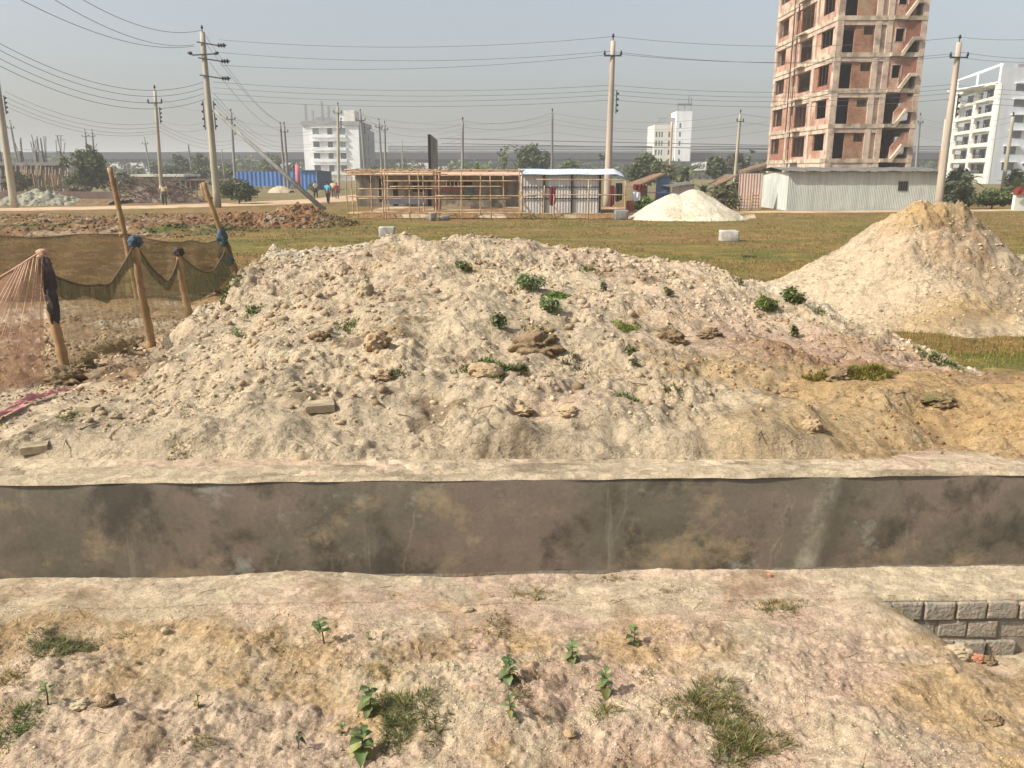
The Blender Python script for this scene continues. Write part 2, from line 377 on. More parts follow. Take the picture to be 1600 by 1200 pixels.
# ---------------------------------------------------------------- soil surfaces
M_near = M_soil('foreground_soil', 210, .40, .9, .005, 60, 130)
M_mnd = M_soil('mound_sand', 75, .36, .9, .014, 20, 30)
M_gnd = M_soil('field_soil', 26, .38, .7, .025, 5, 9)
M_hp = M_soil('heap_sand', 45, .36, .9, .02, 10, 14)
def soilcol_near(x, y):
    c = full(PINK*.55+CREAM*.5, x.shape)
    c = lerpc(c, PINK, sst(.0, .3, fbm(x*1.3+5, y*1.3, 6, 300, .66))*.8)
    c = lerpc(c, OCHRE, .75*sst(-.05, .35, fbm(x*1.5+2, y*2.1, 6, 301, .64)-.12+.55*sst(.6, 1.6, x)*sst(2.9, 2.6, y)))
    c = lerpc(c, CREAM, sst(.05, .35, fbm(x*1.9, y*3.2, 6, 303, .64)+.3*sst(2.55, 2.95, y)-.05)*.85)
    c = lerpc(c, PALE*1.02, sst(.0, .3, fbm(x*4, y*4, 6, 305, .64))*.5)
    c = lerpc(c, BROWN, sst(.15, .45, fbm(x*3.2, y*3.2, 6, 307, .64))*.45)
    c = lerpc(c, GREYB, sst(.25, .55, fbm(x*7, y*7, 6, 309, .64))*.35)
    c = lerpc(c, CREAM*1.05, sst(1.15, 1.5, x)*sst(2.80, 2.9, y))
    return c*(1.07+.10*fbm(x*25, y*25, 3, 310))[..., None]
xs = np.arange(-3.2, 3.2, .005); ys = np.arange(1.0, 2.846, .005)
X, Y = np.meshgrid(xs, ys); Yw = Y+.036*X*sst(2.2, 2.84, Y)
Zn = z_near(X, Yw)
tag(grid('sandy_ground', X, Yw, Zn, M_near, soilcol_near(X, Yw)), kind='structure')
# ---- drain: walls, cap, bricks, floor
M_dark = NT('damp_concrete')
def _drainmat():
    t = M_dark
    mp = t.n('ShaderNodeMapping'); mp.inputs['Scale'].default_value = (1., 1., .9); t.l(t.tc.outputs['Object'], mp.inputs[0]); v = mp.outputs[0]
    col = t.mix(t.ramp(t.noise(1.3, 6, .68, v), .42, .58), srgb(140, 123, 106), srgb(122, 113, 94))
    col = t.mix(t.ramp(t.noise(2.1, 6, .68, v, .2), .52, .62), col, srgb(97, 88, 75))
    mp2 = t.n('ShaderNodeMapping'); mp2.inputs['Location'].default_value = (5.3, 2, 1.); mp2.inputs['Scale'].default_value = (1, 1, 1.2); t.l(t.tc.outputs['Object'], mp2.inputs[0])
    col = t.mix(t.ramp(t.noise(1.7, 7, .7, mp2.outputs[0]), .55, .68), col, srgb(176, 154, 120))
    col = t.mix(t.ramp(t.noise(2.4, 7, .7, mp2.outputs[0]), .6, .7), col, srgb(164, 160, 142))
    mp3 = t.n('ShaderNodeMapping'); mp3.inputs['Scale'].default_value = (9, 1, .5); t.l(t.tc.outputs['Object'], mp3.inputs[0])
    col = t.mix(t.ramp(t.noise(1.2, 5, .6, mp3.outputs[0]), .62, .75), col, srgb(158, 150, 128))
    col = t.mix(1., col, t.ramp(t.noise(40, 5, .7), .25, .75, (.82,)*3, (1.1,)*3), 'MULTIPLY')
    sp = t.n('ShaderNodeSeparateXYZ'); t.l(t.tc.outputs['Object'], sp.inputs[0])
    def math_(op, a, b=None):
        x = t.n('ShaderNodeMath', operation=op)
        for i, v_ in ((0, a), (1, b)):
            if v_ is None: continue
            if isinstance(v_, (int, float)): x.inputs[i].default_value = v_
            else: t.l(v_, x.inputs[i])
        return x.outputs[0]
    wob = math_('MULTIPLY', t.noise(5, 5, .65), .16); zsl = math_('MULTIPLY', sp.outputs[2], -.16)
    for x0, wd, tone in ((1.70, .05, srgb(186, 176, 152)), (1.50, .006, srgb(190, 176, 144)), (1.53, .004, srgb(186, 172, 144)), (-.50, .005, srgb(186, 172, 146)), (-1.2, .004, srgb(184, 170, 144)), (.62, .004, srgb(176, 164, 140))):
        dst = math_('ABSOLUTE', math_('SUBTRACT', math_('ADD', math_('ADD', sp.outputs[0], wob), zsl), x0+.08))
        col = t.mix(math_('MULTIPLY', t.ramp(dst, wd*.6, wd*1.4, (1, 1, 1), (0, 0, 0)), t.ramp(t.noise(7, 4, .7), .4, .7, (0, 0, 0), (.75,)*3 if wd > .02 else (.42,)*3)), col, tone)
    t.bsdf(col, t.ramp(t.noise(3, 3), .3, .7, (.45,)*3, (.75,)*3), t.bump(t.noise(30, 5, .65), .25, .006), 0, .35)
_drainmat()
dr = thing('drainage_channel', (0, 3.6, G), 'long open concrete drain crossing the foreground between two sandy banks', 'drain')
xs = np.arange(-6.5, 6.51, .03); zs = np.linspace(-1.05, 0.004, 36)
X, Z = np.meshgrid(xs, zs)
Yw = y_far(X)+.008*fbm(X*1.5, Z*2, 3, 401)+.003*fbm(X*9, Z*9, 3, 402)-.01*np.exp(-((X-1.68-.12*(Z+.3))/.10)**2)
grid('far_wall', X, Yw, Z, M_dark.m, None, None, dr)
far_cap = MB()
xs = np.arange(-6.5, 6.51, .02)
v = np.linspace(0, .22, 12); X, V_ = np.meshgrid(xs, v)
Yc = y_far(X)+V_-.006*(V_ == 0)+.008*fbm(X*3, X*0, 3, 405)*(V_ < .03)
Zc = .004+.006*fbm(X*5, V_*20, 3, 406)+.014*sst(0, .03, V_)
cc = lerpc(full(CREAM, X.shape), GREYB, sst(.1, .5, fbm(X*3, V_*9, 4, 407))*.6)
grid('wall_top', X, Yc, Zc, M_near, cc, None, dr)
xs = np.arange(-6.5, 6.51, .0075); v = np.linspace(0, .27, 40); X, V_ = np.meshgrid(xs, v)
Yc = y_edge(X)-.27+V_
grid('wall_cap', X, Yc, z_cap(X, Yc)-(V_ == 0)*(.024+.03*sst(1.6, 1.2, X)), M_near, soilcol_near(X, Yc), None, dr)
m = MB()
pts = [(x, float(y_edge(x))) for x in np.arange(-6.5, 6.51, .1)]
for (xa, ya), (xb, yb) in zip(pts[:-1], pts[1:]):
    m.add([(xa, ya-.004, -1.05), (xb, yb-.004, -1.05), (xb, yb-.004, .012), (xa, ya-.004, .012)], [(3, 2, 1, 0)])
    m.add([(xa, ya-.272, -1.05), (xb, yb-.272, -1.05), (xb, yb-.272, -.003), (xa, ya-.272, -.003)], [(0, 1, 2, 3)])
m.build('near_wall', M_plain('grey_mortar', srgb(142, 136, 122), srgb(118, 108, 94), 6, .9, .6, 40, .01, c3=srgb(150, 128, 104), s3=3), dr)
M_brk = M_plain('mortar_smeared_brick', srgb(166, 148, 130), srgb(140, 138, 122), 14, .95, 1., 70, .012, c3=srgb(124, 118, 106), s3=18)
rb = random.Random(3); m = MB()
import bmesh
def brick(mb, cx, cy, cz, L, D, H, jit=.4, rot=0):
    bm = bmesh.new(); bmesh.ops.create_cube(bm, size=1)
    bmesh.ops.bevel(bm, geom=bm.edges[:], offset=.065, segments=2, profile=.6, affect='EDGES')
    bmesh.ops.subdivide_edges(bm, edges=[e for e in bm.edges if e.calc_length() > .5], cuts=4, use_grid_fill=True)
    o = rb.random()*50; R = Matrix.Rotation(rot, 3, 'Z')
    bm.verts.ensure_lookup_table(); vs = []
    for vtx in bm.verts:
        p = Vector((vtx.co.x*L, vtx.co.y*D, vtx.co.z*H))
        n = float(fbm(np.array([p.x*30+o]), np.array([p.z*40+p.y*30]), 3, 77)[0])
        p = R @ (p*(1+.11*jit*n)); vs.append((p.x+cx, p.y+cy+.005*n*jit, p.z+cz))
    bm.verts.index_update(); fs = [tuple(v.index for v in f.verts) for f in bm.faces]; bm.free(); mb.add(vs, fs)
for row, (z, off) in enumerate(((-.042, 0), (-.124, .06), (-.206, .02), (-.288, .07))):
    x = 1.28+off
    while x < 3.4:
        L = .114+rb.uniform(-.006, .006)
        if rb.random() > (.0, .04, .08, .1)[row]:
            brick(m, x, float(y_edge(x))-.262+.010*(row in (1, 3))+rb.uniform(-.005, .004), z+rb.uniform(-.003, .003), L, .05, .07, .8, rb.uniform(-.03, .03))
        x += L+.009
m.build('brickwork', M_brk, dr, True)
m = MB().box(-6.5, 6.5, 2.9, 4.4, -1.3, -1.0); m.build('channel_floor', M_plain('drain_mud', srgb(96, 84, 66), srgb(70, 64, 52), 2.5, .6, .4), dr)
# ---- field: one sheet out to the horizon
rows = [4.16, 4.2, 4.25, 4.3]
yy = 4.34
while yy < 46: rows.append(yy); yy *= 1.0042
while yy < 3400: rows.append(yy); yy *= 1.05
rows = np.array(sorted(set(rows)))
us = np.concatenate([np.linspace(-3.2, -.82, 50)[:-1], np.linspace(-.82, .82, 520), np.linspace(.82, 3.2, 50)[1:]])
U, Y = np.meshgrid(us, rows); X = U*(Y+.5); Y = Y+.028*X*sst(6, 4.6, Y)
Z = z_base(X, Y)
Z[0] -= .06
under = (z_mound(X, Y) > Z+.12) & (Y < 13) ; Z = np.where(under, Z-.12, Z)
c = full(PALE, X.shape)
c = lerpc(c, BROWN, sst(-.1, .3, fbm(X*.8, Y*.8, 6, 501, .64)+.25*sst(5, 8, Y)*sst(-2, -4, X))*.75*sst(5, 6.5, Y))
c = lerpc(c, BROWN*1.05, sst(1.5, 3, X)*(Y < 11)*.8*sst(4.6, 4.9, Y))
c = lerpc(c, OCHRE, sst(2, 4, X)*sst(.1, -.35, fbm(X*.9, Y*.9, 6, 505, .64))*.8*(Y < 14))
c = lerpc(c, PINK*.9, sst(.15, .4, fbm(X*.7+8, Y*.7, 6, 507, .64))*.6*(Y < 14))
c = lerpc(c, GREYB, sst(.1, .45, fbm(X*2.3, Y*2.3, 6, 503, .64))*.55)
c = lerpc(c, GREYB*.9, sst(5.0, 5.6, Y)*sst(8.5, 5.5, Y)*sst(-2.9, -3.6, X)*sst(-.3, .3, fbm(X*1.7, Y*1.7, 6, 509, .64))*.6)
g = sst(11.0, 13.5, Y+.8*fbm(X*.6, Y*.6, 3, 511)+2.2*sst(0, 4, X)-3*sst(-3, -5, X))
gl = sst(-4, -7, X)*sst(20, 15, Y)
gc = lerpc(full(OLIVE, X.shape), OLIVB, sst(-.25, .25, fbm(X*.28, Y*.7, 4, 521)))
gc = lerpc(gc, REDB*.92, sst(.15, .55, fbm(X*.16+5, Y*.5, 4, 523)+.05)*.35)
gc = lerpc(gc, GRN, sst(.12, .4, fbm(X*.22+9, Y*.55, 4, 525))*.6)
gc = lerpc(gc, BROWN*.95, sst(.2, .5, fbm(X*.5, Y*.9, 5, 527))*.6)
gc = lerpc(gc, np.array(srgb(150, 122, 70)), sst(-.12, -.4, fbm(X*.9, Y*1.6, 5, 529))*.5)
gc = lerpc(gc, BROWN*.9, sst(40, 46, Y)*.6*sst(-.3, .2, fbm(X*.4, Y*.5, 3, 531)))
c = lerpc(c, gc, g*(1-.75*gl))
far = sst(60, 90, Y); c = lerpc(c, np.array(srgb(120, 112, 78)), far*.8)
c = c*(1+.16*fbm(X*3.5, Y*3.5, 4, 533))[..., None]
tag(grid('field', X, Y, Z, M_gnd, c), kind='structure')
# ---- the mound
xs = np.arange(-5.4, 6.3, .014); ys = np.arange(4.3, 13.4, .0145)
X, Y = np.meshgrid(xs, ys); Z = z_mound(X, Y); B = z_base(X, Y)
c = full(PALE, X.shape)
c = lerpc(c, CREAM, sst(-.1, .3, fbm(X*.7, Y*.7, 6, 601, .64)))
c = lerpc(c, WHITE_S, sst(-1.6, -2.3, X)*sst(9.6, 10.2, Y)*.5+sst(2.6, 3.5, X)*sst(8.8, 9.6, Y)*.5)
c = lerpc(c, PINK, sst(.15, .45, fbm(X*.8+3, Y*.8, 6, 603, .64))*.4)
c = lerpc(c, PINK*.85, np.exp(-(((X-2.7)/1.3)**2+((Y-7.4)/.9)**2))*1.1)
c = lerpc(c, BROWN*1.08, sst(1.4, 2.6, X)*sst(8.2, 6.8, Y)*.8*sst(-.5, .1, fbm(X*1.7, Y*1.7, 6, 604, .64)))
c = lerpc(c, OCHRE, (sst(.5, 2.0, X)*sst(7.2, 6.2, Y)*sst(-.3, .3, fbm(X*1.1, Y*1.1, 6, 605, .64)))*.8)
c = lerpc(c, GREYB, sst(.15, .45, fbm(X*1.3+7, Y*1.3, 6, 607, .64))*.4)
c = lerpc(c, GREYB*.85, sst(-2.4, -3.4, X)*sst(9.3, 7.5, Y)*sst(-.25, .3, fbm(X*1.6, Y*1.6, 6, 609, .64))*.75)
c = lerpc(c, DAMP, sst(.3, .55, fbm(X*2.1, Y*2.1, 6, 611, .64))*.65)
c = lerpc(c, OCHRE*.95, sst(.3, .5, fbm(X*2.5+4, Y*2.5, 6, 613, .64))*.5)
c = c*(1+.12*fbm(X*9, Y*9, 3, 615))[..., None]
md = grid('sand_mound', X, Y, Z, M_mnd, c, Z > B-.06)
tag(md, 'wide low mound of pale cloddy sand lying right behind the drain', 'sand mound')
# ---- big heap on the right
xs = np.arange(2.0, 18, .035); ys = np.arange(12.0, 21, .035)
X, Y = np.meshgrid(xs, ys); Z = z_heap(X, Y); B = z_base(X, Y)
c = full(PALE, X.shape)
c = lerpc(c, BROWN*1.05, np.exp(-((X-8.5)/1.3)**2-((Y-15.9)/1.3)**2)*.95*sst(-.35, .1, fbm(X*2, Y*2, 5, 709, .64)))
c = lerpc(c, OCHRE*.95, sst(.3, .85, Z+.12*fbm(X, Y, 6, 701, .64))*.8)
c = lerpc(c, OCHRE*.85, np.exp(-(((X-7.6)/1.3)**2+((Y-13.7)/.5)**2))*.9)
c = lerpc(c, PINK, sst(.05, .4, fbm(X*.8, Y*.8, 6, 703, .64))*.6*sst(8, 9.3, X))
c = lerpc(c, GREYB, sst(.1, .45, fbm(X*1.2, Y*1.2, 6, 705, .64))*.5)
c = lerpc(c, GREYB*.9, np.exp(-(((X-8.8)/.6)**2+((Y-16)/.9)**2))*.6)
c = c*(1+.1*fbm(X*6, Y*6, 3, 707))[..., None]
hp = grid('sand_heap', X, Y, Z, M_hp, c, Z > B-.06)
tag(hp, 'tall pale sand heap with a crumbling ochre top, right of the low mound', 'sand heap')
# ---- white heap by the huts
cX = at(1078, 345, 46.3).x
xs = np.arange(cX-4.5, cX+4.8, .06); ys = np.arange(42.5, 50.5, .06)
X, Y = np.meshgrid(xs, ys)
def z_white(X, Y):
    d = np.sqrt(((X-cX-.1)*.56)**2+((Y-46.4)*.62)**2+.03)
    z = .72-d
    d2 = np.sqrt(((X-cX+1.0)*.6)**2+((Y-46.2)*.62)**2+.03); z = np.maximum(z, .5-d2)
    r = sst(-1.2, .6, X-cX)
    return z+.09*fbm(X*.9, Y*.9, 4, 711)+r*(.5*clod(X*2, Y*2, 713, .1, .5, .6)*.3)+.02*fbm(X*4, Y*4, 3, 715)
Z = z_white(X, Y)
c = lerpc(full(WHITE_S*.98, X.shape), PALE*.9, sst(.05, .4, fbm(X*1.2, Y*1.2, 4, 717))*.5)
wh = grid('sand_heap', X, Y, Z, M_hp, c, Z > G-.08)
tag(wh, 'whitish cone of sand on the far edge of the grass near the huts', 'sand heap')
# ---- earth heaps on the left
def earth(name, x0, x1, y0, y1, zf, cf, res, label, cat):
    xs = np.arange(x0, x1, res); ys = np.arange(y0, y1, res); X, Y = np.meshgrid(xs, ys); Z = zf(X, Y)
    o = grid(name, X, Y, Z, M_gnd, cf(X, Y), Z > z_base(X, Y)-.05); return tag(o, label, cat)
def cl2(X, Y, k=1.): return k*(.22*fbm(X*2.2, Y*2.2, 6, 722, .68)-.22*np.abs(fbm(X*1.3, Y*1.3, 5, 723, .6))+.5*clod(X*9, Y*9, 728, .1, .5, .6)*.11+.30*clod(X*1.4, Y*1.4, 721, .12, .5, .4)*.7+.8*clod(X*2.6, Y*2.6, 725, .1, .5, .7)*.34+.5*clod(X*6, Y*6, 727, .1, .5, .6)*.15)
def zred(X, Y):
    cx = at(462, 320, 41).x
    d = np.sqrt(((X-cx)*.34)**2+((Y-41)*.36)**2+.02); z = .12-d
    cx2 = cx-2.4; z = np.maximum(z, -.22-np.sqrt(((X-cx2)*.3)**2+((Y-40)*.36)**2+.02))
    return z-.08+.12*fbm(X*.6, Y*.6, 3, 731)+cl2(X, Y)
def cred(X, Y):
    c = lerpc(full(REDB*.28+BROWN*.58, X.shape), PALE*.66, sst(.0, .4, fbm(X*.9, Y*.9, 6, 733, .66))*.7)
    c = lerpc(c, BROWN*.8, sst(.0, .4, fbm(X*1.1+5, Y*1.1, 4, 735))*.8)
    return lerpc(c, OLIVE*.7, sst(.6, 2.2, X-at(462, 320, 41).x)*.7)
earth('earth_heap', -17, -5.5, 36.5, 47, zred, cred, .05, 'heap of reddish brown clods beside the foot of the leaning prop pole', 'earth heap')
def zrow(X, Y):
    e = sst(33, 35.5, Y-.10*(X+20))*sst(49.5, 45, Y-.10*(X+20))
    z = -1.12+e*(.34+.12*fbm(X*.35, Y*.35, 3, 741)+.1*fbm(X*1.5, Y*1.5, 3, 743))+e*cl2(X, Y, .7)
    return z-.4*sst(-13.2, -11, X)
def crow(X, Y):
    c = lerpc(full(BROWN*.82, X.shape), PALE*.68, sst(.0, .35, fbm(X*.9, Y*.9, 6, 745, .66))*.7)
    c = lerpc(c, REDB*.35+BROWN*.45, sst(-19, -13, X)*sst(-.2, .3, fbm(X*.5+3, Y*.5, 3, 746))*.8)
    c = lerpc(c, GRN*.8, sst(.1, .35, fbm(X*.35+2, Y*.5, 4, 747))*sst(40, 36, Y)*.9)
    return lerpc(c, DAMP, sst(.2, .5, fbm(X*1.3, Y*1.3, 4, 749))*.6)
earth('earth_row', -36, -10.5, 31, 50, zrow, crow, .07, 'long row of dug brown clods in front of the left dirt road', 'earth heap')
# ---- roads
M_road = M_plain('dirt_road', srgb(196, 168, 138), srgb(178, 150, 120), .4, .95, .4, 8, .02, c3=srgb(150, 126, 92), s3=.7)
def strip(name, pts, z, mat):
    L = []
    for (x, y, wd), nx in zip(pts, pts[1:]+[pts[-1]]):
        L.append((x, y, wd))
    V = []; Fq = []
    n = 0
    P = [np.array([np.interp(t, range(len(pts)), [p[i] for p in pts]) for t in np.linspace(0, len(pts)-1, 160)]) for i in range(3)]
    X_, Y_, W_ = P
    dx = np.gradient(X_); dy = np.gradient(Y_); ln = np.hypot(dx, dy)
    ks = np.linspace(-1, 1, 14)
    Xg = X_[:, None]-dy[:, None]/ln[:, None]*ks*W_[:, None]; Yg = Y_[:, None]+dx[:, None]/ln[:, None]*ks*W_[:, None]
    Zg = z+.03*fbm(Xg*.6, Yg*.6, 3, 761)-.16*np.abs(ks)**6-.03*np.exp(-((np.abs(ks)-.45)/.15)**2)
    e = .25*fbm(Xg*.5, Yg*.5, 3, 763)*(np.abs(ks) > .95); Yg = Yg+e
    return tag(grid(name, Xg, Yg, Zg, mat), kind='structure')
strip('dirt_road', [(-75, 48, 2.4), (-45, 54, 2.4), (-34, 56.8, 2.4), (-26, 60.5, 2.6), (-20, 66.5, 3.2), (-15.6, 76, 3.6), (-13.4, 95, 3.2), (-14, 130, 3), (-20, 210, 3)], -.93, M_road)
strip('footpath', [(-10, 52.0, .5), (0, 52.2, .5), (9, 52.6, .55), (20, 53.4, .7), (34, 56, .9), (60, 57, 1.2)], -.91, M_plain('path_dirt', srgb(190, 164, 132), srgb(160, 132, 96), .6, .95, .4, 8, .02))
# ---------------------------------------------------------------- common materials
M_conc = M_streak('pole_concrete', srgb(176, 168, 148), srgb(140, 134, 116), srgb(160, 158, 120), (3, 3, .25))
M_concp = M_streak('pole_concrete_warm', srgb(182, 166, 148), srgb(146, 134, 118), srgb(168, 162, 138), (3, 3, .25))
M_cfar = M_streak('old_and_shaded_concrete', srgb(138, 136, 130), srgb(110, 108, 104), None, (3, 3, .25))
M_steel = M_plain('dull_steel', srgb(84, 84, 84), srgb(60, 58, 56), 8, .5, .1, metal=.5)
M_ins = M_plain('insulator_glaze', srgb(48, 42, 40), srgb(30, 26, 26), 8, .3, 0)
M_wire = M_plain('wire_metal', srgb(104, 104, 106), srgb(90, 90, 92), 4, .6, 0)
M_bamb = M_plain('dry_bamboo', srgb(192, 164, 126), srgb(160, 130, 96), 3, .7, .2, 20, .005, c3=srgb(124, 98, 66), s3=2)
M_bambo = M_plain('grey_bamboo', srgb(166, 140, 104), srgb(120, 98, 72), 5, .8, .3, 30, .005, c3=srgb(90, 72, 54), s3=3)
# ---------------------------------------------------------------- utility poles
POLES = {}
def pole(key, top, base, Y, r0, r1, mat, label, arms='n', group='concrete power poles', zb=None, prop=None):
    A = at(base[0], base[1], Y); B = at(top[0], top[1], Y)
    zb = G-.1 if zb is None else zb
    d = (B-A)/(B.z-A.z); A = A+d*(zb-A.z)
    t = thing('power_pole', A, label, 'power pole', group); POLES[key] = (A, B, t)
    n = 10; MB().tube([A+(B-A)*k/n for k in range(n+1)], [r0+(r1-r0)*k/n for k in range(n+1)], 12).build('pole', mat, t, True)
    P = lambda z: A+(B-A)*((z-A.z)/(B.z-A.z))
    h = B.z
    def arm(z, L, o=0, ang=0, th=.09):
        p = P(z); ax = Vector((math.cos(ang), math.sin(ang), 0))
        a = MB().bar(p+ax*(-L/2+o)+Vector((0, -r1-.03, 0)), p+ax*(L/2+o)+Vector((0, -r1-.03, 0)), th).build('crossarm', M_steel, t)
        for e in (-1, 1):
            q = p+ax*(e*L/2*.95+o)+Vector((0, -r1-.03, .05))
            MB().tube([q, q+Vector((0, 0, .12)), q+Vector((0, 0, .16)), q+Vector((0, 0, .26))], [.05, .09, .05, .04], 8).build('insulator', M_ins, t, True)
    def rack(z0, z1, n, side):
        p = P((z0+z1)/2); rr = r1+(r0-r1)*.35
        MB().bar(P(z0)+Vector((side*(rr+.16), -.05, 0)), P(z1)+Vector((side*(rr+.16), -.05, 0)), .06).build('rack', M_steel, t)
        for k in range(n):
            q = P(z0+(z1-z0)*(k+.5)/n)+Vector((side*(rr+.25), -.05, 0))
            MB().tube([q-Vector((0, 0, .07)), q-Vector((0, 0, .03)), q+Vector((0, 0, .03)), q+Vector((0, 0, .07))], [.04, .065, .065, .04], 8).build('insulator', M_ins, t, True)
    pin = lambda: MB().tube([B, B+Vector((0, 0, .2)), B+Vector((0, 0, .22)), B+Vector((0, 0, .42))], [.03, .03, .09, .06], 8).build('insulator', M_ins, t, True)
    if 'T' in arms: arm(h-.9, 1.1); pin()
    if 't' in arms: arm(h-.75, .9, 0, .5, .07); pin()
    if 'R' in arms: rack(h-4.4, h-3.0, 4, 1)
    if 'r' in arms: rack(h-2.4, h-1.2, 4, 1)
    if 'p' in arms: pin()
    if 'A' in arms:
        pin()
        for z, L in ((h-.75, 1.0), (h-1.75, 1.15), (h-2.85, 1.1)):          # strain insulators on short arms to the right
            p = P(z)
            MB().bar(p+Vector((-.35, -.2, .1)), p+Vector((L, -.2, -.12)), .08).build('crossarm', M_steel, t)
            q = p+Vector((L, -.2, -.12))
            MB().tube([q+Vector((k*.09, 0, 0)) for k in range(8)], [.03, .16, .05, .16, .05, .18, .05, .03], 8).build('insulator', M_ins, t, True)
        p = P(h-1.6); MB().bar(p+Vector((-.75, -.15, .12)), p+Vector((.75, -.15, .2)), .08).build('crossarm', M_steel, t)
        for e in (-1, 1):
            q = p+Vector((e*.75, -.15, .2)); MB().tube([q, q+Vector((e*.1, 0, .04)), q+Vector((e*.3, 0, .08))], [.05, .13, .06], 8).build('insulator', M_ins, t, True)
        for s in (-1, 1): rack(h-6.3, h-4.4, 4, s)
    return t
pole('A', (316, 50), (340, 322), 60, .27, .16, M_conc, 'tall pale concrete pole with stacked insulators, propped by a slanting post', 'A')
pole('B', (958, 64), (948, 330), 56.5, .26, .15, M_concp, 'tall pole standing right behind the small tin-roofed room of the bamboo frame', 'TR')
pole('C', (1499, 66), (1466, 318), 54.5, .27, .16, M_concp, 'tall weathered pole at the right end of the long tin shed', 'TR')
pole('D', (-6, 120), (22, 322), 59, .27, .18, M_conc, 'thick pale pole cut by the left edge, beside the grey sheets', 'r')
pole('E', (242, 142), (254, 318), 68, .17, .11, M_conc, 'slim pole rising behind the man by the brushwood pile', 'Tr')
pole('F', (361, 176), (368, 292), 96, .17, .11, M_cfar, 'dark pole crossing behind the slanting prop, at the left end of the blue fence', 'tr')
pole('G1', (438, 196), (446, 296), 105, .18, .12, M_cfar, 'left one of two close poles in front of the blue fence', 'p')
pole('G2', (444, 196), (451, 296), 103, .18, .12, M_cfar, 'right one of two close poles in front of the blue fence', 't')
pole('H', (528, 166), (529, 296), 98, .19, .13, M_conc, 'pole standing before the middle of the white apartment block with roof columns', 'tr')
pole('I', (563, 176), (572, 290), 104, .19, .13, M_cfar, 'pole with three arms leaning at the right side of the white apartment block', 'Tr')
pole('J1', (592, 190), (598, 290), 112, .18, .12, M_cfar, 'left one of two close poles rising behind the left half of the bamboo frame', 't')
pole('J2', (601, 194), (603, 290), 116, .18, .12, M_cfar, 'right one of two close poles rising behind the left half of the bamboo frame', 't')
pole('K', (628, 222), (629, 268), 190, .16, .12, M_cfar, 'thin far pole in the gap between the paired poles and the billboard', 'p')
pole('L', (723, 190), (722, 320), 84, .16, .11, M_cfar, 'slim grey pole just right of the billboard, behind the bamboo frame', 'p')
pole('M', (863, 176), (862, 300), 92, .16, .11, M_cfar, 'grey pole standing against the big dark tree behind the tin-roofed room', 'p')
pole('N', (1157, 178), (1147, 292), 88, .19, .12, M_conc, 'pole between the pink tin wall and the white number board', 't')
pole('Nb', (1050, 190), (1045, 300), 82, .15, .1, M_concp, 'thin pale pole beside the blue tarpaulin hut', 'n')
pole('O', (1438, 182), (1430, 275), 104, .18, .12, M_cfar, 'dark pole seen just right of the brick tower', 't')
pole('P', (1583, 182), (1567, 292), 84, .22, .14, M_conc, 'pale pole in front of the white balcony building at the right', 'p')
pole('Q', (16, 192), (27, 252), 130, .18, .13, M_cfar, 'grey pole rising over the unfinished wall near the left edge', 't')
pole('R1', (133, 206), (138, 262), 140, .17, .13, M_cfar, 'left one of two far poles over the round bush', 't')
pole('R2', (144, 206), (149, 262), 140, .17, .13, M_cfar, 'right one of two far poles over the round bush', 't')
pole('S', (226, 218), (235, 270), 150, .17, .12, M_cfar, 'far pole left of the grey low shed', 't')
pole('U', (294, 226), (301, 282), 135, .16, .11, M_cfar, 'far pole above the right end of the low grey shed', 'n')
pole('V', (346, 234), (351, 280), 150, .15, .1, M_cfar, 'short far pole between the tall propped pole and the blue fence', 'n')
# slanting prop of pole A
A_, B_, _t = POLES['A']
pt = at(334, 172, 60); pb = at(506, 318, 57); pb.z = G-.05
MB().tube([pt, (pt+pb)/2, pb], [.13, .15, .17], 10).build('prop', M_cfar, None, True)  # the darker grey puts the prop's shade into its colour
o = bpy.data.objects['prop']; o.name = 'prop_pole'; tag(o, 'long slanting concrete post leaning against the tall left pole', 'prop pole')
# ---------------------------------------------------------------- wires
def wire(P0, P1, sag, r, label, group):
    P0 = Vector(P0); P1 = Vector(P1); n = 24; pts = []
    for k in range(n+1):
        s = k/n; p = P0.lerp(P1, s); p.z -= sag*4*s*(1-s); pts.append(p)
    o = MB().tube(pts, r*.85, 5).build('power_wire', M_wire, None, True)
    tag(o, label, 'wire', group); return o
ORD = ['topmost', 'second', 'third', 'fourth', 'fifth']
def span(group, what, a, b, sag, r):
    """a, b: lists of (px,py,Y) end points"""
    for k, (p, q) in enumerate(zip(a, b)):
        lab = f'{ORD[k]} of {len(a)} wires {what}'
        wire(at(*p), at(*q), sag[k] if hasattr(sag, '__len__') else sag, r, lab, group)
span('high wires left of the propped pole', 'rising from the propped pole to the upper left', [(315, 47, 60), (303, 70, 60), (303, 72, 60)], [(60, -44, 36), (-10, -64, 34), (-60, -52, 34)], [.9, 1.0, 1.0], .017)
span('low wires left of the propped pole', 'from the propped pole racks to the left edge', [(318, 128, 60), (319, 137, 60), (319, 146, 60), (320, 155, 60)], [(-60, 34, 40), (-60, 45, 40), (-60, 59, 40), (-60, 71, 40)], 1.5, .016)
span('wires at the left edge pole', 'from left edge pole to slim brushwood pole', [(8, 143, 59), (9, 152, 59), (10, 160, 59), (11, 167, 59)], [(246, 192, 68), (246, 198, 68), (246, 204, 68), (246, 208, 68)], .85, .012)
span('wires right of the slim pole', 'running right from the slim pole by the brushwood', [(248, 192, 68), (248, 198, 68), (248, 204, 68)], [(366, 218, 96), (366, 224, 96), (366, 230, 96)], .7, .012)
span('wires over the tower', 'high between propped pole and tin-roofed room pole', [(342, 62, 60), (344, 82, 60), (345, 102, 60)], [(958, 57, 56.5), (953, 80, 56.5), (962, 84, 56.5)], .55, .015)
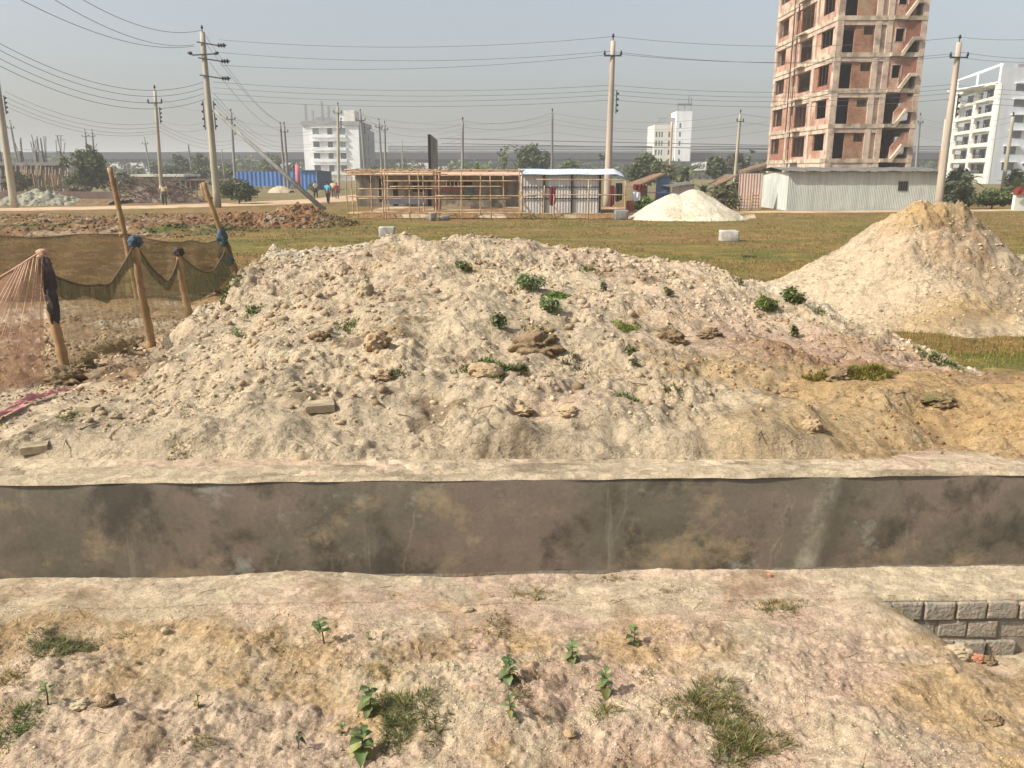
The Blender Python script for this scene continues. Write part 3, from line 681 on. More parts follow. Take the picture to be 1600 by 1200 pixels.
span('wires over the tower', 'high from tin-roofed room pole past brick tower', [(958, 57, 56.5), (953, 80, 56.5), (962, 84, 56.5)], [(1500, 58, 54.5), (1488, 88, 54.5), (1506, 82, 54.5)], .55, .015)
span('high wires at the right edge', 'leaving the weathered right pole to the right edge', [(1500, 58, 54.5), (1488, 88, 54.5), (1506, 82, 54.5)], [(1760, 40, 50), (1760, 84, 50), (1760, 78, 50)], .4, .015)
span('low wires in the middle', 'low between propped pole and tin-roofed room pole', [(333, 128, 60), (334, 137, 60), (334, 146, 60), (334, 155, 60)], [(956, 133, 56.5), (956, 141, 56.5), (956, 148, 56.5), (956, 156, 56.5)], .45, .014)
span('low wires on the right', 'low from tin-roofed room pole to brick tower', [(956, 133, 56.5), (956, 141, 56.5), (956, 148, 56.5), (956, 156, 56.5)], [(1487, 132, 54.5), (1486, 139, 54.5), (1485, 146, 54.5), (1484, 155, 54.5)], .45, .014)
span('low wires at the right edge', 'leaving the weathered right pole low to the right edge', [(1487, 132, 54.5), (1486, 139, 54.5), (1485, 146, 54.5), (1484, 155, 54.5)], [(1760, 128, 50), (1760, 136, 50), (1760, 144, 50), (1760, 154, 50)], .4, .014)
span('diagonal high wires', 'falling from propped pole head to paired poles', [(316, 48, 60), (322, 68, 60), (328, 98, 60)], [(440, 193, 105), (447, 196, 103), (438, 204, 105)], .9, .016)
span('diagonal low wires', 'falling from propped pole racks to paired poles', [(334, 146, 60), (334, 153, 60), (334, 160, 60), (334, 168, 60)], [(440, 222, 105), (440, 228, 105), (440, 234, 105), (440, 240, 105)], .9, .014)
span('far wires behind the bamboo frame', 'from paired poles to white block pole', [(440, 193, 105), (440, 206, 105), (440, 222, 105), (440, 232, 105)], [(528, 166, 98), (529, 184, 98), (529, 210, 98), (529, 218, 98)], .7, .016)
span('far wires right of the white block', 'from white block to twin poles behind bamboo', [(565, 174, 104), (565, 186, 104), (568, 205, 104), (568, 216, 104)], [(601, 196, 116), (601, 204, 116), (601, 222, 116), (601, 230, 116)], .6, .018)
span('far wires by the billboard', 'from the twin poles to the pole by the billboard', [(601, 196, 116), (601, 204, 116), (601, 222, 116), (601, 230, 116)], [(723, 192, 84), (722, 200, 84), (722, 216, 84), (722, 222, 84)], .8, .013)
span('far wires before the big tree', 'from the pole by the billboard to the big tree pole', [(723, 189, 84), (722, 198, 84)], [(863, 176, 92), (863, 186, 92)], .6, .014)
span('far wires right of the big tree', 'from the big tree pole to the number board pole', [(863, 176, 92), (863, 186, 92)], [(1157, 178, 88), (1156, 190, 88)], .9, .014)
span('far wires by the brick tower', 'from the number board pole to behind the brick tower', [(1157, 178, 88), (1156, 190, 88)], [(1438, 184, 104), (1437, 194, 104)], .7, .015)
span('far wires at the right', 'from dark tower pole to balcony building pole', [(1438, 184, 104), (1437, 194, 104), (1436, 212, 104)], [(1583, 182, 84), (1582, 190, 84), (1580, 212, 84)], .7, .014)
span('heavy cables before the flyover', 'running level in front of the grey flyover', [(686, 216, 150), (690, 224, 150)], [(1400, 230, 150), (1400, 235, 150)], .1, .075)
span('wires between slim and propped poles', 'from slim brushwood pole up to propped pole', [(247, 150, 68), (247, 186, 68), (248, 196, 68)], [(322, 172, 60), (323, 190, 60), (324, 200, 60)], .35, .011)
span('far wires over the shelter', 'from white block pole to billboard pole', [(529, 168, 98), (529, 176, 98), (529, 208, 98)], [(723, 186, 84), (723, 196, 84), (722, 210, 84)], .9, .012)
span('long far wires in the centre', 'from leaning three-armed pole to big tree pole', [(565, 180, 104), (566, 190, 104), (567, 200, 104)], [(863, 182, 92), (863, 194, 92), (863, 206, 92)], 1.0, .013)
span('long far wires right of centre', 'from big tree pole on to brick tower', [(863, 194, 92), (863, 206, 92)], [(1200, 190, 90), (1200, 204, 90)], .9, .013)
span('far wires under the propped pole', 'from dark pole by prop to white block pole', [(362, 186, 96), (363, 200, 96), (364, 216, 96)], [(528, 190, 98), (528, 202, 98), (528, 222, 98)], .8, .013)
span('far wires at the left', 'from the left edge across over the round bush', [(-40, 224, 130), (-40, 232, 130)], [(300, 236, 135), (300, 244, 135)], .9, .022)
# ---------------------------------------------------------------- far flyover and boundary wall
M_fly = M_plain('flyover_concrete', srgb(84, 86, 90), srgb(72, 74, 78), .05, .9, 0)
M_fly2 = M_plain('girder_concrete', srgb(58, 60, 66), srgb(50, 52, 58), .05, .9, 0)
fl = thing('flyover', (0, 280, G), 'long grey elevated road across the horizon behind all the trees', 'flyover')
zt = at(600, 238, 280).z; z1 = at(600, 246, 280).z; z2 = at(600, 254, 280).z
zr = at(1100, 229, 280).z
MB().box(-420, 420, 278, 290, z1-.3, z1+.3).build('deck', M_fly, fl)
MB().box(-420, 420, 277.4, 277.9, z1-.6, zt).build('parapet', M_fly, fl)
MB().box(-420, 420, 279, 289, z2, z1-.3).build('girder', M_fly2, fl)
nb = MB()
for z in np.linspace(zt+.3, zr, 4): nb.box(-40, 260, 277.6, 277.8, z-.12, z+.12)
nb.build('noise_barrier', M_fly2, fl)
for k in range(-13, 14):
    x = k*24+4
    MB().box(x-1.2, x+1.2, 282, 286, G-.3, z2-1).box(x-4, x+4, 280, 288, z2-1.2, z2-.003).build('pier', M_fly, fl)
bw = thing('boundary_wall', (100, 255, G), 'low grey banded wall running below the far flyover', 'wall')
zz = at(600, 252, 255).z
for k in range(5):
    MB().box(-12, 330, 255+.1*(k % 2), 256, G-.3+(zz-G+.3)*k/5, G-.3+(zz-G+.3)*(k+1)/5).build('wall_band', [M_fly, M_fly2][k % 2], bw)
# ---------------------------------------------------------------- the unfinished brick tower
M_bk = M_brick('raw_brick', srgb(186, 134, 110), srgb(156, 106, 86), srgb(184, 162, 142), srgb(192, 168, 146), (.47, .60), stain=srgb(104, 82, 62))
M_bkr = M_brick('red_brick', srgb(168, 108, 84), srgb(138, 86, 68), srgb(150, 128, 110), srgb(170, 146, 124), (.62, .72))
M_bkt = M_brick('tan_brick', srgb(166, 118, 90), srgb(140, 94, 72), srgb(168, 146, 120), srgb(158, 134, 106), (.5, .62), stain=srgb(96, 74, 54))
M_frm = M_streak('raw_concrete', srgb(200, 178, 158), srgb(170, 146, 126), srgb(124, 110, 96), (.9, .9, .5), lo=.45, hi=.62)
M_slab = M_streak('stained_slab', srgb(198, 180, 156), srgb(150, 134, 114), srgb(100, 98, 86), (1.6, 1.6, .6), lo=.45, hi=.6)
M_void = M_plain('interior_shade_and_bars', srgb(44, 40, 38), srgb(34, 32, 30), 1, .95, 0)  # near-black stands in for shade inside openings; also colours bars and posts
M_grill = M_plain('rusty_grill', srgb(96, 66, 50), srgb(70, 50, 40), 4, .8, 0)
TY = 68.0
cx0 = at(1297, 180, TY).x; cx1 = at(1432, 180, TY).x; W = cx1-cx0
TY1 = 83.4
zs_ = [at(1292, 251, TY).z, at(1297, 195, TY).z, at(1302, 141, TY).z, at(1306, 85, TY).z, at(1310, 28, TY).z]
dz = (zs_[4]-zs_[0])/4; zs = [zs_[0]+dz*k for k in range(7)]
tw = thing('unfinished_tower', (cx0, TY, G), 'tall unfinished brick tower with open stairwell behind the long tin shed', 'building')
cols_y = [TY+.2, 72.7, 78.4, TY1-.2]
fx = lambda px: cx0+W*(px-430)/(952-430)            # zoomed pixel on the front -> x
fr = [fx(430)+.2, fx(668), fx(735), cx1-.2]
zt = zs[-1]+1.2
for y in cols_y: MB().box(cx0-.06, cx0+.42, y-.265, y+.265, G, zt).build('column', M_frm, tw)
for x in fr[1:]: MB().box(x-.22, x+.22, TY-.05, TY+.4, G, zt).build('column', M_frm, tw)
for x in fr[1:]: MB().box(x-.22, x+.22, TY1-.4, TY1, G, zt).build('column', M_frm, tw)
for k, z in enumerate(zs):
    MB().box(cx0-.10, cx1-.02, TY-.08, TY1+.06, z-.16, z+.16).build('floor_slab', M_slab, tw)
    MB().box(cx0-.04, cx0+.3, TY+.2, TY1, z-.5, z-.161).build('beam', M_frm, tw)
    MB().box(cx0+.3, fr[2], TY-.02, TY+.3, z-.5, z-.161).build('beam', M_frm, tw)
    # ledge over the windows on the left side, short and ragged
    MB().box(cx0-.5, cx0-.101, TY+6.6, TY+8.5, z-.12, z-.02).build('ledge', M_slab, tw)
YW = [(69.2, 71.6, .26, .80), (73.6, 76.8, .14, .78), (77.4, 78.1, .46, .8), (80.4, 82.9, .28, .82)]
for k in range(6):
    z0 = zs[k]+.16; z1 = zs[k+1]-.5; h = zs[k+1]-zs[k]
    hl = [(a+.15*((k*7+int(a)) % 3-1), b, zs[k]+h*(c+.05*((k*5+int(b)) % 3-1)), zs[k]+h*d) for a, b, c, d in YW]
    for j in range(3):
        ya = cols_y[j]+.28; yb = cols_y[j+1]-.28
        MB().wall('x', cx0+.05, ya, yb, z0, z1, .16, [q for q in hl if ya <= (q[0]+q[1])/2 <= yb or (q[0] < yb and q[1] > ya)]).build('brick_wall', M_bkr if (k, j) in ((2, 0), (0, 2), (4, 1)) else M_bk, tw)
    for a, b, c, d in hl:
        if b-a < .8: continue
        w_ = MB().box(cx0+.10, cx0+.16, a, b, c, c+.06).box(cx0+.10, cx0+.16, a, b, d-.06, d)
        for i in range(4):
            y = a+(b-a)*i/3; w_.box(cx0+.11, cx0+.15, max(a, y-.025), min(b, y+.025), c+.061, d-.061)
        if (k*3+int(a)) % 5 in (0, 1, 3): w_.build('window_grill', M_grill, tw)
    # front: tall opening, brick panel with a vent, stair bay
    pan = MB().wall('y', TY+.08, fr[0]+.08, fr[1]-.22, z0, z1, .16, [(fr[0]+.08, fx(534+6*k % 9), z0-.01, z1+.01), (fx(668)-1.05, fx(668)-.24, zs[k]+h*.55, zs[k]+h*.78)])
    pan.build('brick_wall', M_bkt, tw)
    MB().wall('y', TY+.14, fr[1]+.22, fr[2]-.22, z0, z1, .16).build('brick_wall', M_frm, tw)
    xa, xb = fr[2]+.22, cx1-.42; xm = xa+(xb-xa)*.42; xn = xa+(xb-xa)*.78
    # stair: landing then rising flight then upper landing
    zl = zs[k]-.12; zu = zl+h*.44
    MB().prism([(xa, zl), (xm, zl), (xn, zu), (cx1-.42, zu), (cx1-.42, zu+.24), (xn-.1, zu+.24), (xm-.1, zl+.26), (xa, zl+.26)], TY-.28, TY+.9).build('stair_flight', M_slab, tw)
    if k >= 2:
        MB().wall('y', TY+.0, xa, xm, zl+.27, zs[k+1]-.14, .18, [(xa+.22, xa+1.05, zs[k]+h*.36, zs[k]+h*.74)]).build('brick_wall', M_bk, tw)
        MB().prism([(xm+.01, zl+.38), (xn-.1, zu+.245), (xb, zu+.245), (xb, zl+h-.12), (xm+.01, zl+h-.12)], TY+.0, TY+.18).build('brick_wall', M_bkr, tw)
        wf = MB(); a, b, c, d = xa+.22, xa+1.05, zs[k]+h*.36, zs[k]+h*.74
        wf.box(a, a+.07, TY-.03, TY+.1, c, d).box(b-.07, b, TY-.03, TY+.1, c, d).box(a+.07, b-.07, TY-.03, TY+.1, d-.07, d).build('window_frame', M_frm, tw)
        if k in (3, 5): pass
        else: MB().prism([(xm+.3, zl+.05), (xn, zu-.05), (xn, zl-h*.30), (xm+.3, zl-h*.30)], TY+.02, TY+.2).build('brick_wall', M_bkr, tw)
    else:
        MB().prism([(xm-.1, zl+.27), (xn-.1, zu+.245), (xb, zu+.245), (xb, zu+1.1), (xn, zu+1.1), (xm-.1, zl+1.15)], TY+.0, TY+.18).build('brick_wall', M_bk, tw)
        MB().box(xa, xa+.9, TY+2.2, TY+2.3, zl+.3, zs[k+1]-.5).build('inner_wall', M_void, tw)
MB().box(fr[2]-.1, fr[2]+.05, TY+.5, TY1-.3, G, zt-1.5).build('inner_wall', M_frm, tw)
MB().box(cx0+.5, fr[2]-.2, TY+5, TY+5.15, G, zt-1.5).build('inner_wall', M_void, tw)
MB().wall('x', cx1-.25, TY+.4, TY1-.4, G, zs[-1]-.5, .16, [(TY+1, TY+3.2, zs[k]+.5, zs[k+1]-.7) for k in range(2)]+[(TY+6, TY+8, zs[k]+1, zs[k+1]-.7) for k in range(6)]).build('side_wall', M_bk, tw)
MB().wall('y', TY1-.2, cx0+.5, cx1-.5, G, zs[-1]-.5, .16, [(fr[2]+.3, cx1-.8, zs[k]+.4, zs[k+1]-.6) for k in range(2)]).build('back_wall', M_bk, tw)
MB().tube([(cx0-.12, 77.2, zs[0]-1), (cx0-.12, 77.2, zs[5])], .05, 6).build('drain_pipe', M_grill, tw)
MB().tube([(cx0-.12, 78.35, zs[1]), (cx0-.12, 78.35, zs[6])], .05, 6).build('drain_pipe', M_grill, tw)
# ---------------------------------------------------------------- long tin shed
def corr(mb, p0, p1, z0, z1, pitch=.11, amp=.018, th=.01):
    """upright corrugated sheet between two ground points"""
    p0 = Vector((p0[0], p0[1], 0)); p1 = Vector((p1[0], p1[1], 0)); d = (p1-p0); L = d.length; d.normalize(); n = Vector((d.y, -d.x, 0))
    N = int(L/pitch*4); vs = []; fs = []
    za = z0 if hasattr(z0, '__len__') else (z0, z0); zb = z1 if hasattr(z1, '__len__') else (z1, z1)
    for i in range(N+1):
        s = i/N; p = p0+d*L*s+n*amp*math.sin(2*math.pi*i/4+.4)
        vs += [(p.x, p.y, za[0]+(za[1]-za[0])*s), (p.x, p.y, zb[0]+(zb[1]-zb[0])*s)]
    for i in range(N): fs.append((2*i, 2*i+2, 2*i+3, 2*i+1))
    mb.add(vs, fs); return mb
M_tin = M_streak('weathered_tin', srgb(186, 190, 180), srgb(164, 168, 160), srgb(196, 196, 188), (5, 5, .2), .55, .4, .65, .1)
M_tind = M_plain('tin_roof_edge', srgb(120, 118, 112), srgb(92, 90, 86), 2, .6, .1)
SY = 55.5
a = at(1228, 329, SY); b = at(1462, 329, SY); zt = at(1228, 268, SY).z
sh = thing('tin_shed', (a.x, SY, G), 'long pale corrugated tin shed in front of the unfinished brick tower', 'shed')
corr(MB(), (a.x, SY), (b.x, SY), G-.05, zt).build('front_wall', M_tin, sh)
corr(MB(), (a.x, SY+5.6), (a.x, SY), G-.05, (zt-.15, zt)).build('side_wall', M_tin, sh)
corr(MB(), (b.x, SY), (b.x, SY+5.6), G-.05, zt).build('side_wall', M_tind, sh)
MB().box(a.x+.02, b.x-.02, SY+5.6, SY+5.65, G-.05, zt-.1).build('back_wall', M_tind, sh)
rf = MB(); N = 160; vs = []; fs = []
for i in range(N+1):
    x = a.x-.35+(b.x-a.x+.7)*i/N; w_ = .012*math.sin(i*math.pi/2)+.02*math.sin(i*.31)
    vs += [(x, SY-.35, zt+.03+w_), (x, SY+2.9, zt+.28+w_), (x, SY+6, zt+.03+w_)]
for i in range(N): fs += [(3*i, 3*i+3, 3*i+4, 3*i+1), (3*i+1, 3*i+4, 3*i+5, 3*i+2)]
rf.add(vs, fs); rf.build('roof', M_tind, sh)
wx = at(1410, 290, SY).x; wm = MB()
for i in range(4): wm.box(wx-.26+i*.15, wx-.17+i*.15, SY-.07, SY-.03, at(1410, 297, SY).z, at(1410, 284, SY).z)
wm.build('window_bars', M_void, sh)
MB().box(wx-.3, wx+.36, SY-.028, SY-.022, at(1410, 298, SY).z, at(1410, 283, SY).z).build('window', M_tind, sh)
# ---------------------------------------------------------------- white buildings
M_wht = M_streak('white_paint', srgb(238, 238, 236), srgb(206, 208, 208), None, (.5, .5, .06), .7, .4, .7, 0)
M_pale = M_streak('shaded_pale_paint', srgb(198, 200, 202), srgb(178, 180, 184), None, (.5, .5, .06), .7, .4, .7, 0)  # grey holds the shade of the balcony building's front in the colour
M_cream = M_streak('cream_paint', srgb(222, 218, 204), srgb(200, 196, 182), None, (.5, .5, .06), .7, .4, .7, 0)
M_gry = M_streak('grey_and_shaded_render', srgb(150, 150, 150), srgb(128, 128, 128), None, (.5, .5, .06), .8, .4, .7, 0)
M_glass = NT('window_glass'); M_glass.bsdf(srgb(84, 92, 98), .2, None, 0, .5); M_glass = M_glass.m
M_glg = NT('green_glass'); M_glg.bsdf(srgb(128, 150, 152), .25, None, 0, .5); M_glg = M_glg.m
def win(par, axis, c, u0, u1, z0, z1, side, gm=None):
    """window pane in a recess; frame bar in the middle. side = +1 when inside lies towards +axis"""
    B = (lambda mb, a0, a1, b0, b1, d0, d1: mb.box(a0, a1, min(c+side*d0, c+side*d1), max(c+side*d0, c+side*d1), b0, b1)) if axis == 'y' else (lambda mb, a0, a1, b0, b1, d0, d1: mb.box(min(c+side*d0, c+side*d1), max(c+side*d0, c+side*d1), a0, a1, b0, b1))
    w_ = B(MB(), u0, u1, z0, z1, .24, .29).build('window', gm or M_glass, par)
    f = MB(); um = (u0+u1)/2; B(f, um-.05, um+.05, z0, z1, .18, .238); B(f, u0, u1, z0, z0+.08, .17, .236)
    f.build('window_frame', M_gry, w_)
    return w_
# block with roof columns
BY = 215.
xl, xr = at(474, 220, BY).x, at(561, 220, BY).x; zr = at(520, 196, BY).z
bl = thing('apartment_block', (xl, BY, G), 'white four storey block with bare concrete columns on its roof', 'building')
rz = [(258, 268), (239, 248), (221, 230), (200, 210)]
cw = [(489, 499), (512, 520), (531, 540)]
holes = []
for za, zb in rz:
    for ua, ub in cw: holes.append((at(ua, 220, BY).x, at(ub, 220, BY).x, at(500, zb, BY).z, at(500, za, BY).z))
zbot = G
MB().wall('y', BY, xl, xr, zbot, zr, .3, holes).build('front_wall', M_wht, bl)
MB().box(xl, xl+.3, BY+.3, BY+18, zbot, zr).build('side_wall', M_wht, bl)
MB().wall('x', xr-.3, BY+.3, BY+18, zbot, zr, .3, [(BY+3+5*i, BY+5+5*i, 2.6+3.1*k, 4.6+3.1*k) for i in range(3) for k in range(5)]).build('side_wall', M_gry, bl)  # right side coloured grey for the shade it lies in
MB().box(xl+.3, xr-.3, BY+17.7, BY+18, zbot, zr).build('back_wall', M_wht, bl)
for k, h in enumerate(holes): win(bl, 'y', BY, *h, 1, M_glg if k % 3 != 1 and k > 7 else None)
for za, zb in rz: MB().box(at(487, 220, BY).x, at(541, 220, BY).x, BY-.7, BY-.003, at(500, za-1, BY).z, at(500, za-.2, BY).z).build('sunshade', M_wht, bl)
for za, zb in rz: MB().box(at(487, 220, BY).x, at(541, 220, BY).x, BY-.5, BY-.003, at(500, zb+5, BY).z, at(500, zb+.6, BY).z).build('balcony_band', M_wht, bl)
MB().box(xl-.3, xr+.3, BY-.4, BY+18.4, zr+.003, zr+1.0).build('roof_slab', M_gry, bl)
zr2 = zr+1.0
for px, tp in ((476, 163), (487, 172), (502, 158), (512, 165)):
    x = at(px, 180, BY).x; MB().box(x-.25, x+.25, BY+1, BY+1.5, zr2, at(px, tp, BY).z).build('roof_column', M_gry, bl)
MB().wall('y', BY+6, at(485, 185, BY).x, at(515, 185, BY).x, zr2, at(500, 181, BY).z, .3).build('roof_parapet', M_gry, bl)
MB().box(at(531, 180, BY).x, at(548, 180, BY).x, BY+5, BY+12, zr2, at(540, 170, BY).z).build('stair_head', M_cream, bl)
MB().box(at(522, 180, BY).x, at(531, 180, BY).x, BY+5, BY+9, zr2, at(540, 179, BY).z).build('stair_head', M_wht, bl)
# grey narrow block on its right
gb = thing('grey_block', (at(565, 220, 235).x, 235, G), 'narrow grey building at the right shoulder of the white four storey block', 'building')
gx0, gx1 = at(556, 220, 235).x, at(576, 220, 235).x; gz = at(560, 201, 235).z
hs = [(gx0+1.2, gx0+2.8, 2.5+3*k, 4.5+3*k) for k in range(4)]
MB().wall('y', 235, gx0, gx1, G, gz, .3, hs).build('front_wall', M_gry, gb); MB().box(gx0, gx1, 235.3, 245, G, gz-.5).build('rear_volume', M_gry, gb)
for h in hs: win(gb, 'y', 235-.0, *[h[0], h[1], h[2], h[3]], 1)
MB().box(gx0+1, gx0+2, 236, 237, gz-.5, gz+2.2).build('roof_column', M_gry, gb)
# tower-like white building left of the brick tower
WY = 275.
xa, xc, xd = at(1022, 220, WY).x, at(1055, 220, WY).x, at(1079, 220, WY).x
wb = thing('white_building', (xa, WY, G), 'slim white building with a taller stair tower and roof tank above the dark trees', 'building')
zA = at(1030, 195, WY).z; zB = at(1060, 174, WY).z
fl_h = at(1040, 200, WY).z-at(1040, 214, WY).z; zf0 = at(1040, 262, WY).z
hA = []
for k in range(4):
    z = zf0+fl_h*k+1.2
    for u0, u1 in ((1024, 1027), (1029, 1031.5), (1033, 1035.5), (1044, 1050)): hA.append((at(u0, 220, WY).x, at(u1, 220, WY).x, z, z+1.6))
hB = [(at(1060, 220, WY+.0).x, at(1063, 220, WY).x, zf0+fl_h*k+1.3, zf0+fl_h*k+2.8) for k in range(5)]
MB().wall('y', WY, xa, xc, G, zA, .3, hA).build('front_wall', M_cream, wb)
MB().wall('y', WY-.6, xc, xd, G, zB, .3, hB).build('stair_tower', M_wht, wb)
MB().box(xd-.3, xd, WY-.3, WY+9, G, zB-.004).build('side_wall', M_wht, wb); MB().box(xc, xc+.3, WY-.3, WY+9, G, zB-.004).build('side_wall', M_wht, wb)
MB().box(xa, xa+.3, WY+.3, WY+14, G, zA).build('side_wall', M_cream, wb); MB().box(xa+.3, xc, WY+.3, WY+14, zA-.5, zA-.1).build('roof_slab', M_wht, wb)
for h in hA: win(wb, 'y', WY, *h, 1)
for h in hB: win(wb, 'y', WY-.6, *h, 1)
MB().wall('y', WY+2, at(1030, 190, WY).x, xc-.02, zA-.1, at(1040, 183, WY).z, .3, [(at(1036, 190, WY).x, at(1040, 190, WY).x, zA+.2, zA+1.8), (at(1044, 190, WY).x, at(1050, 190, WY).x, zA+.2, zA+1.8)]).build('roof_parapet', M_gry, wb)
rm = MB(); zT = at(1065, 163, WY).z
for x in (xc+.3, (xc+xd)/2, xd-.4): rm.box(x-.15, x+.15, WY-.3, WY, zB, zT); 
rm.box(xc+.1, xd-.1, WY-.5, WY+5, zT+.003, zT+.35).build('roof_canopy', M_gry, wb)
MB().tube([(xd-1.2, WY, zT+.3), (xd-1.2, WY, at(1074, 150, WY).z)], .12, 6).build('mast', M_steel, wb)
MB().tube([(xd-.4, WY, zT+.3), (xd-.4, WY, at(1077, 152, WY).z)], .1, 6).build('mast', M_steel, wb)
# big balcony building on the right
RY = 160.
def bal_building():
    xc = at(1556, 180, RY).x                                         # corner between the lit side and the front
    xe = at(1668, 180, RY).x; YB = RY+28                              # the side runs back to YB
    xb = at(1490, 190, YB).x
    t = thing('balcony_building', (xc, RY, G), 'large white apartment building with stacked balconies at the right edge', 'building')
    zs = [at(1575, y, RY).z for y in (272, 249, 224, 199.5, 175, 150.5, 126)]; h = zs[2]-zs[1]; zs[0] = zs[1]-h
    zt = zs[-1]+1.0; side_d = Vector((xb-xc, YB-RY, 0)); L = side_d.length; d = side_d/L
    M = Matrix(((d.x, -d.y*-1, 0, xc), (d.y, d.x*-1, 0, RY), (0, 0, 1, 0), (0, 0, 0, 1)))
    M = Matrix(((d.x, d.y, 0, xc), (d.y, -d.x, 0, RY), (0, 0, 1, 0), (0, 0, 0, 1)))   # local x along the side going back, local y inwards
    def put(mb, nm, mat, par=None):
        mb.v = [tuple(M @ Vector(v)) for v in mb.v]; mb.f = [f[::-1] for f in mb.f]; return mb.build(nm, mat, par or t)
    bays = [(L*.10, L*.44), (L*.54, L*.90)]
    hs = [(a, b, zs[k]+.25, zs[k+1]-.75) for k in range(6) for a, b in bays]
    put(MB().wall('y', 0, 0, L, G, zs[6]-.4, .35, hs), 'side_wall', M_cream)
    for k in range(6):
        for a, b in bays:
            g = put(MB().box(a, b, 1.5, 1.6, zs[k]+.25, zs[k+1]-.75), 'balcony_back', M_void)
            fr_ = MB().box((a+b)/2-.1, (a+b)/2+.1, 1.2, 1.45, zs[k]+.25, zs[k+1]-.75).box(a+.6, (a+b)/2-.3, 1.3, 1.45, zs[k]+.3, zs[k+1]-1.1)
            put(fr_, 'window_frame', M_glg)
            put(MB().box(a-.5, b+.5, -.9, -.003, zs[k+1]-.50, zs[k+1]-.06), 'balcony', M_cream)
            rl = MB(); 
            rl.box(a, b, -.85, -.8, zs[k]+.75, zs[k]+.8)
            for i in range(9): rl.box(a+(b-a)*i/8-.03, a+(b-a)*i/8+.03, -.85, -.8, zs[k]+.02, zs[k]+.745)
            put(rl, 'railing', M_gry)
    for u in (0, L*.49, L-.4): put(MB().box(u, u+.45, -.25, -.004, G, zt+1.6), 'column', M_wht)
    put(MB().box(0, L, -.25, .15, zt+1.602, zt+2.0), 'roof_beam', M_wht)
    put(MB().box(0, L, 8.0, 8.2, zs[6]-.4, zt+.4), 'roof_wall', M_gry)
    hf = []
    for k in range(6):
        x0 = xc+2.2; hf.append((x0+.8-(k < 2)*.6, x0+3.1-(k < 2)*.6, zs[k]+.9, zs[k+1]-.6))
        hf.append((x0+4.1, x0+4.9, zs[k]+1.7, zs[k+1]-.8)); hf.append((x0+7.2, x0+9.6, zs[k]+.6, zs[k+1]-.5)); hf.append((x0+11, x0+12.4, zs[k]+.9, zs[k+1]-.6))
    MB().wall('y', RY, xc+.05, xe, G, zt+1.3, .3, hf).build('front_wall', M_pale, t)
    for h_ in hf:
        win(t, 'y', RY, *h_, 1)
        MB().box(h_[0]-.3, h_[1]+.3, RY-.6, RY-.003, h_[3]+.1, h_[3]+.25).build('sunshade', M_wht, t)
    MB().box(xe-.3, xe, RY+.3, RY+20, G, zt).build('end_wall', M_wht, t)
    MB().box(xc+.4, xe-.3, RY+.3, RY+20, zs[6]-.2, zs[6]).build('roof_slab', M_wht, t)
    MB().box(xc+3, xc+9, RY+.31, RY+2, zt+.2, zt+1.9).build('roof_planter', M_gry, t)
bal_building()
yb = 205.
rbk = thing('rear_block', (at(1495, 220, yb).x, yb, G), 'pale narrow block half hidden behind the balcony building', 'building')
x0, x1 = at(1480, 220, yb).x, at(1512, 220, yb).x; zt = at(1490, 182, yb).z
hs = [(x0+.8, x0+2.6, 3.0+3.1*k, 5.0+3.1*k) for k in range(4)]
MB().wall('y', yb, x0, x1, G, zt, .3, hs).build('front_wall', M_cream, rbk); MB().box(x0, x0+.3, yb+.3, yb+2.5, G, zt).build('side_wall', M_cream, rbk)
MB().box(x0, x1, yb+.3, yb+2.5, zt-.4, zt-.1).build('roof_slab', M_wht, rbk); MB().box(x0+1.5, x1-1, yb+.6, yb+2.4, zt-.1, zt+2.3).build('stair_head', M_gry, rbk)
for h in hs:
    win(rbk, 'y', yb, *h, 1); MB().box(h[0]-.4, h[1]+.5, yb-1, yb-.003, h[2]-1.0, h[2]-.2).build('balcony', M_wht, rbk)
# ---------------------------------------------------------------- vegetation helpers
M_lf = M_leaf('foliage'); M_lfs = M_leaf('seedling_leaf', .55, .3); M_gr = M_leaf('grass_blade', .7, .25)
M_bark = M_plain('bark', srgb(104, 88, 70), srgb(78, 66, 54), 4, .9, .5)
M_stick = M_plain('dry_stick', srgb(122, 98, 80), srgb(92, 72, 58), 3, .9, .3, c3=srgb(168, 150, 130), s3=1.5)
def leaves(blobs, n, size, cols, flat=.5, seed=1, shell=.55):
    """leaf-sized faces through the volume of some ellipsoids -> V, F, C"""
    r = np.random.default_rng(seed)
    vol = np.array([b[3]*b[4]*b[5] for b in blobs])**.75; k = r.choice(len(blobs), n, p=vol/vol.sum())
    B = np.array(blobs)[k]
    d = r.normal(size=(n, 3)); d /= np.linalg.norm(d, axis=1)[:, None]
    rad = (shell+(1-shell)*r.random(n)**.6)*(1+.12*r.normal(size=n)); rad = np.where(r.random(n) < .25, r.random(n), rad)
    P = B[:, :3]+d*rad[:, None]*B[:, 3:6]
    gap = vn(P[:, 0]/(size*5), P[:, 2]/(size*5)+P[:, 1]*.37/size/5, seed) > -.38
    P = P[gap]; n = len(P); d = d[gap]
    nr = d*.7+r.normal(size=(n, 3))*.7+np.array([0, 0, flat]); nr /= np.linalg.norm(nr, axis=1)[:, None]
    t = np.cross(nr, r.normal(size=(n, 3))); t /= np.linalg.norm(t, axis=1)[:, None]; b = np.cross(nr, t)
    s = size*(.6+.8*r.random(n))[:, None]
    V = np.stack([P-t*s, P+b*s*.45, P+t*s, P-b*s*.45], 1).reshape(-1, 3)
    Fq = np.arange(4*n).reshape(n, 4)
    c = np.array(cols)[r.integers(0, len(cols), n)]*(.75+.5*r.random((n, 1)))
    cl = vn(P[:, 0]/(size*7)+9, P[:, 2]/(size*7), seed+5)[:, None]; c = c*(1+.25*cl)
    return V, Fq, np.repeat(c, 4, 0)
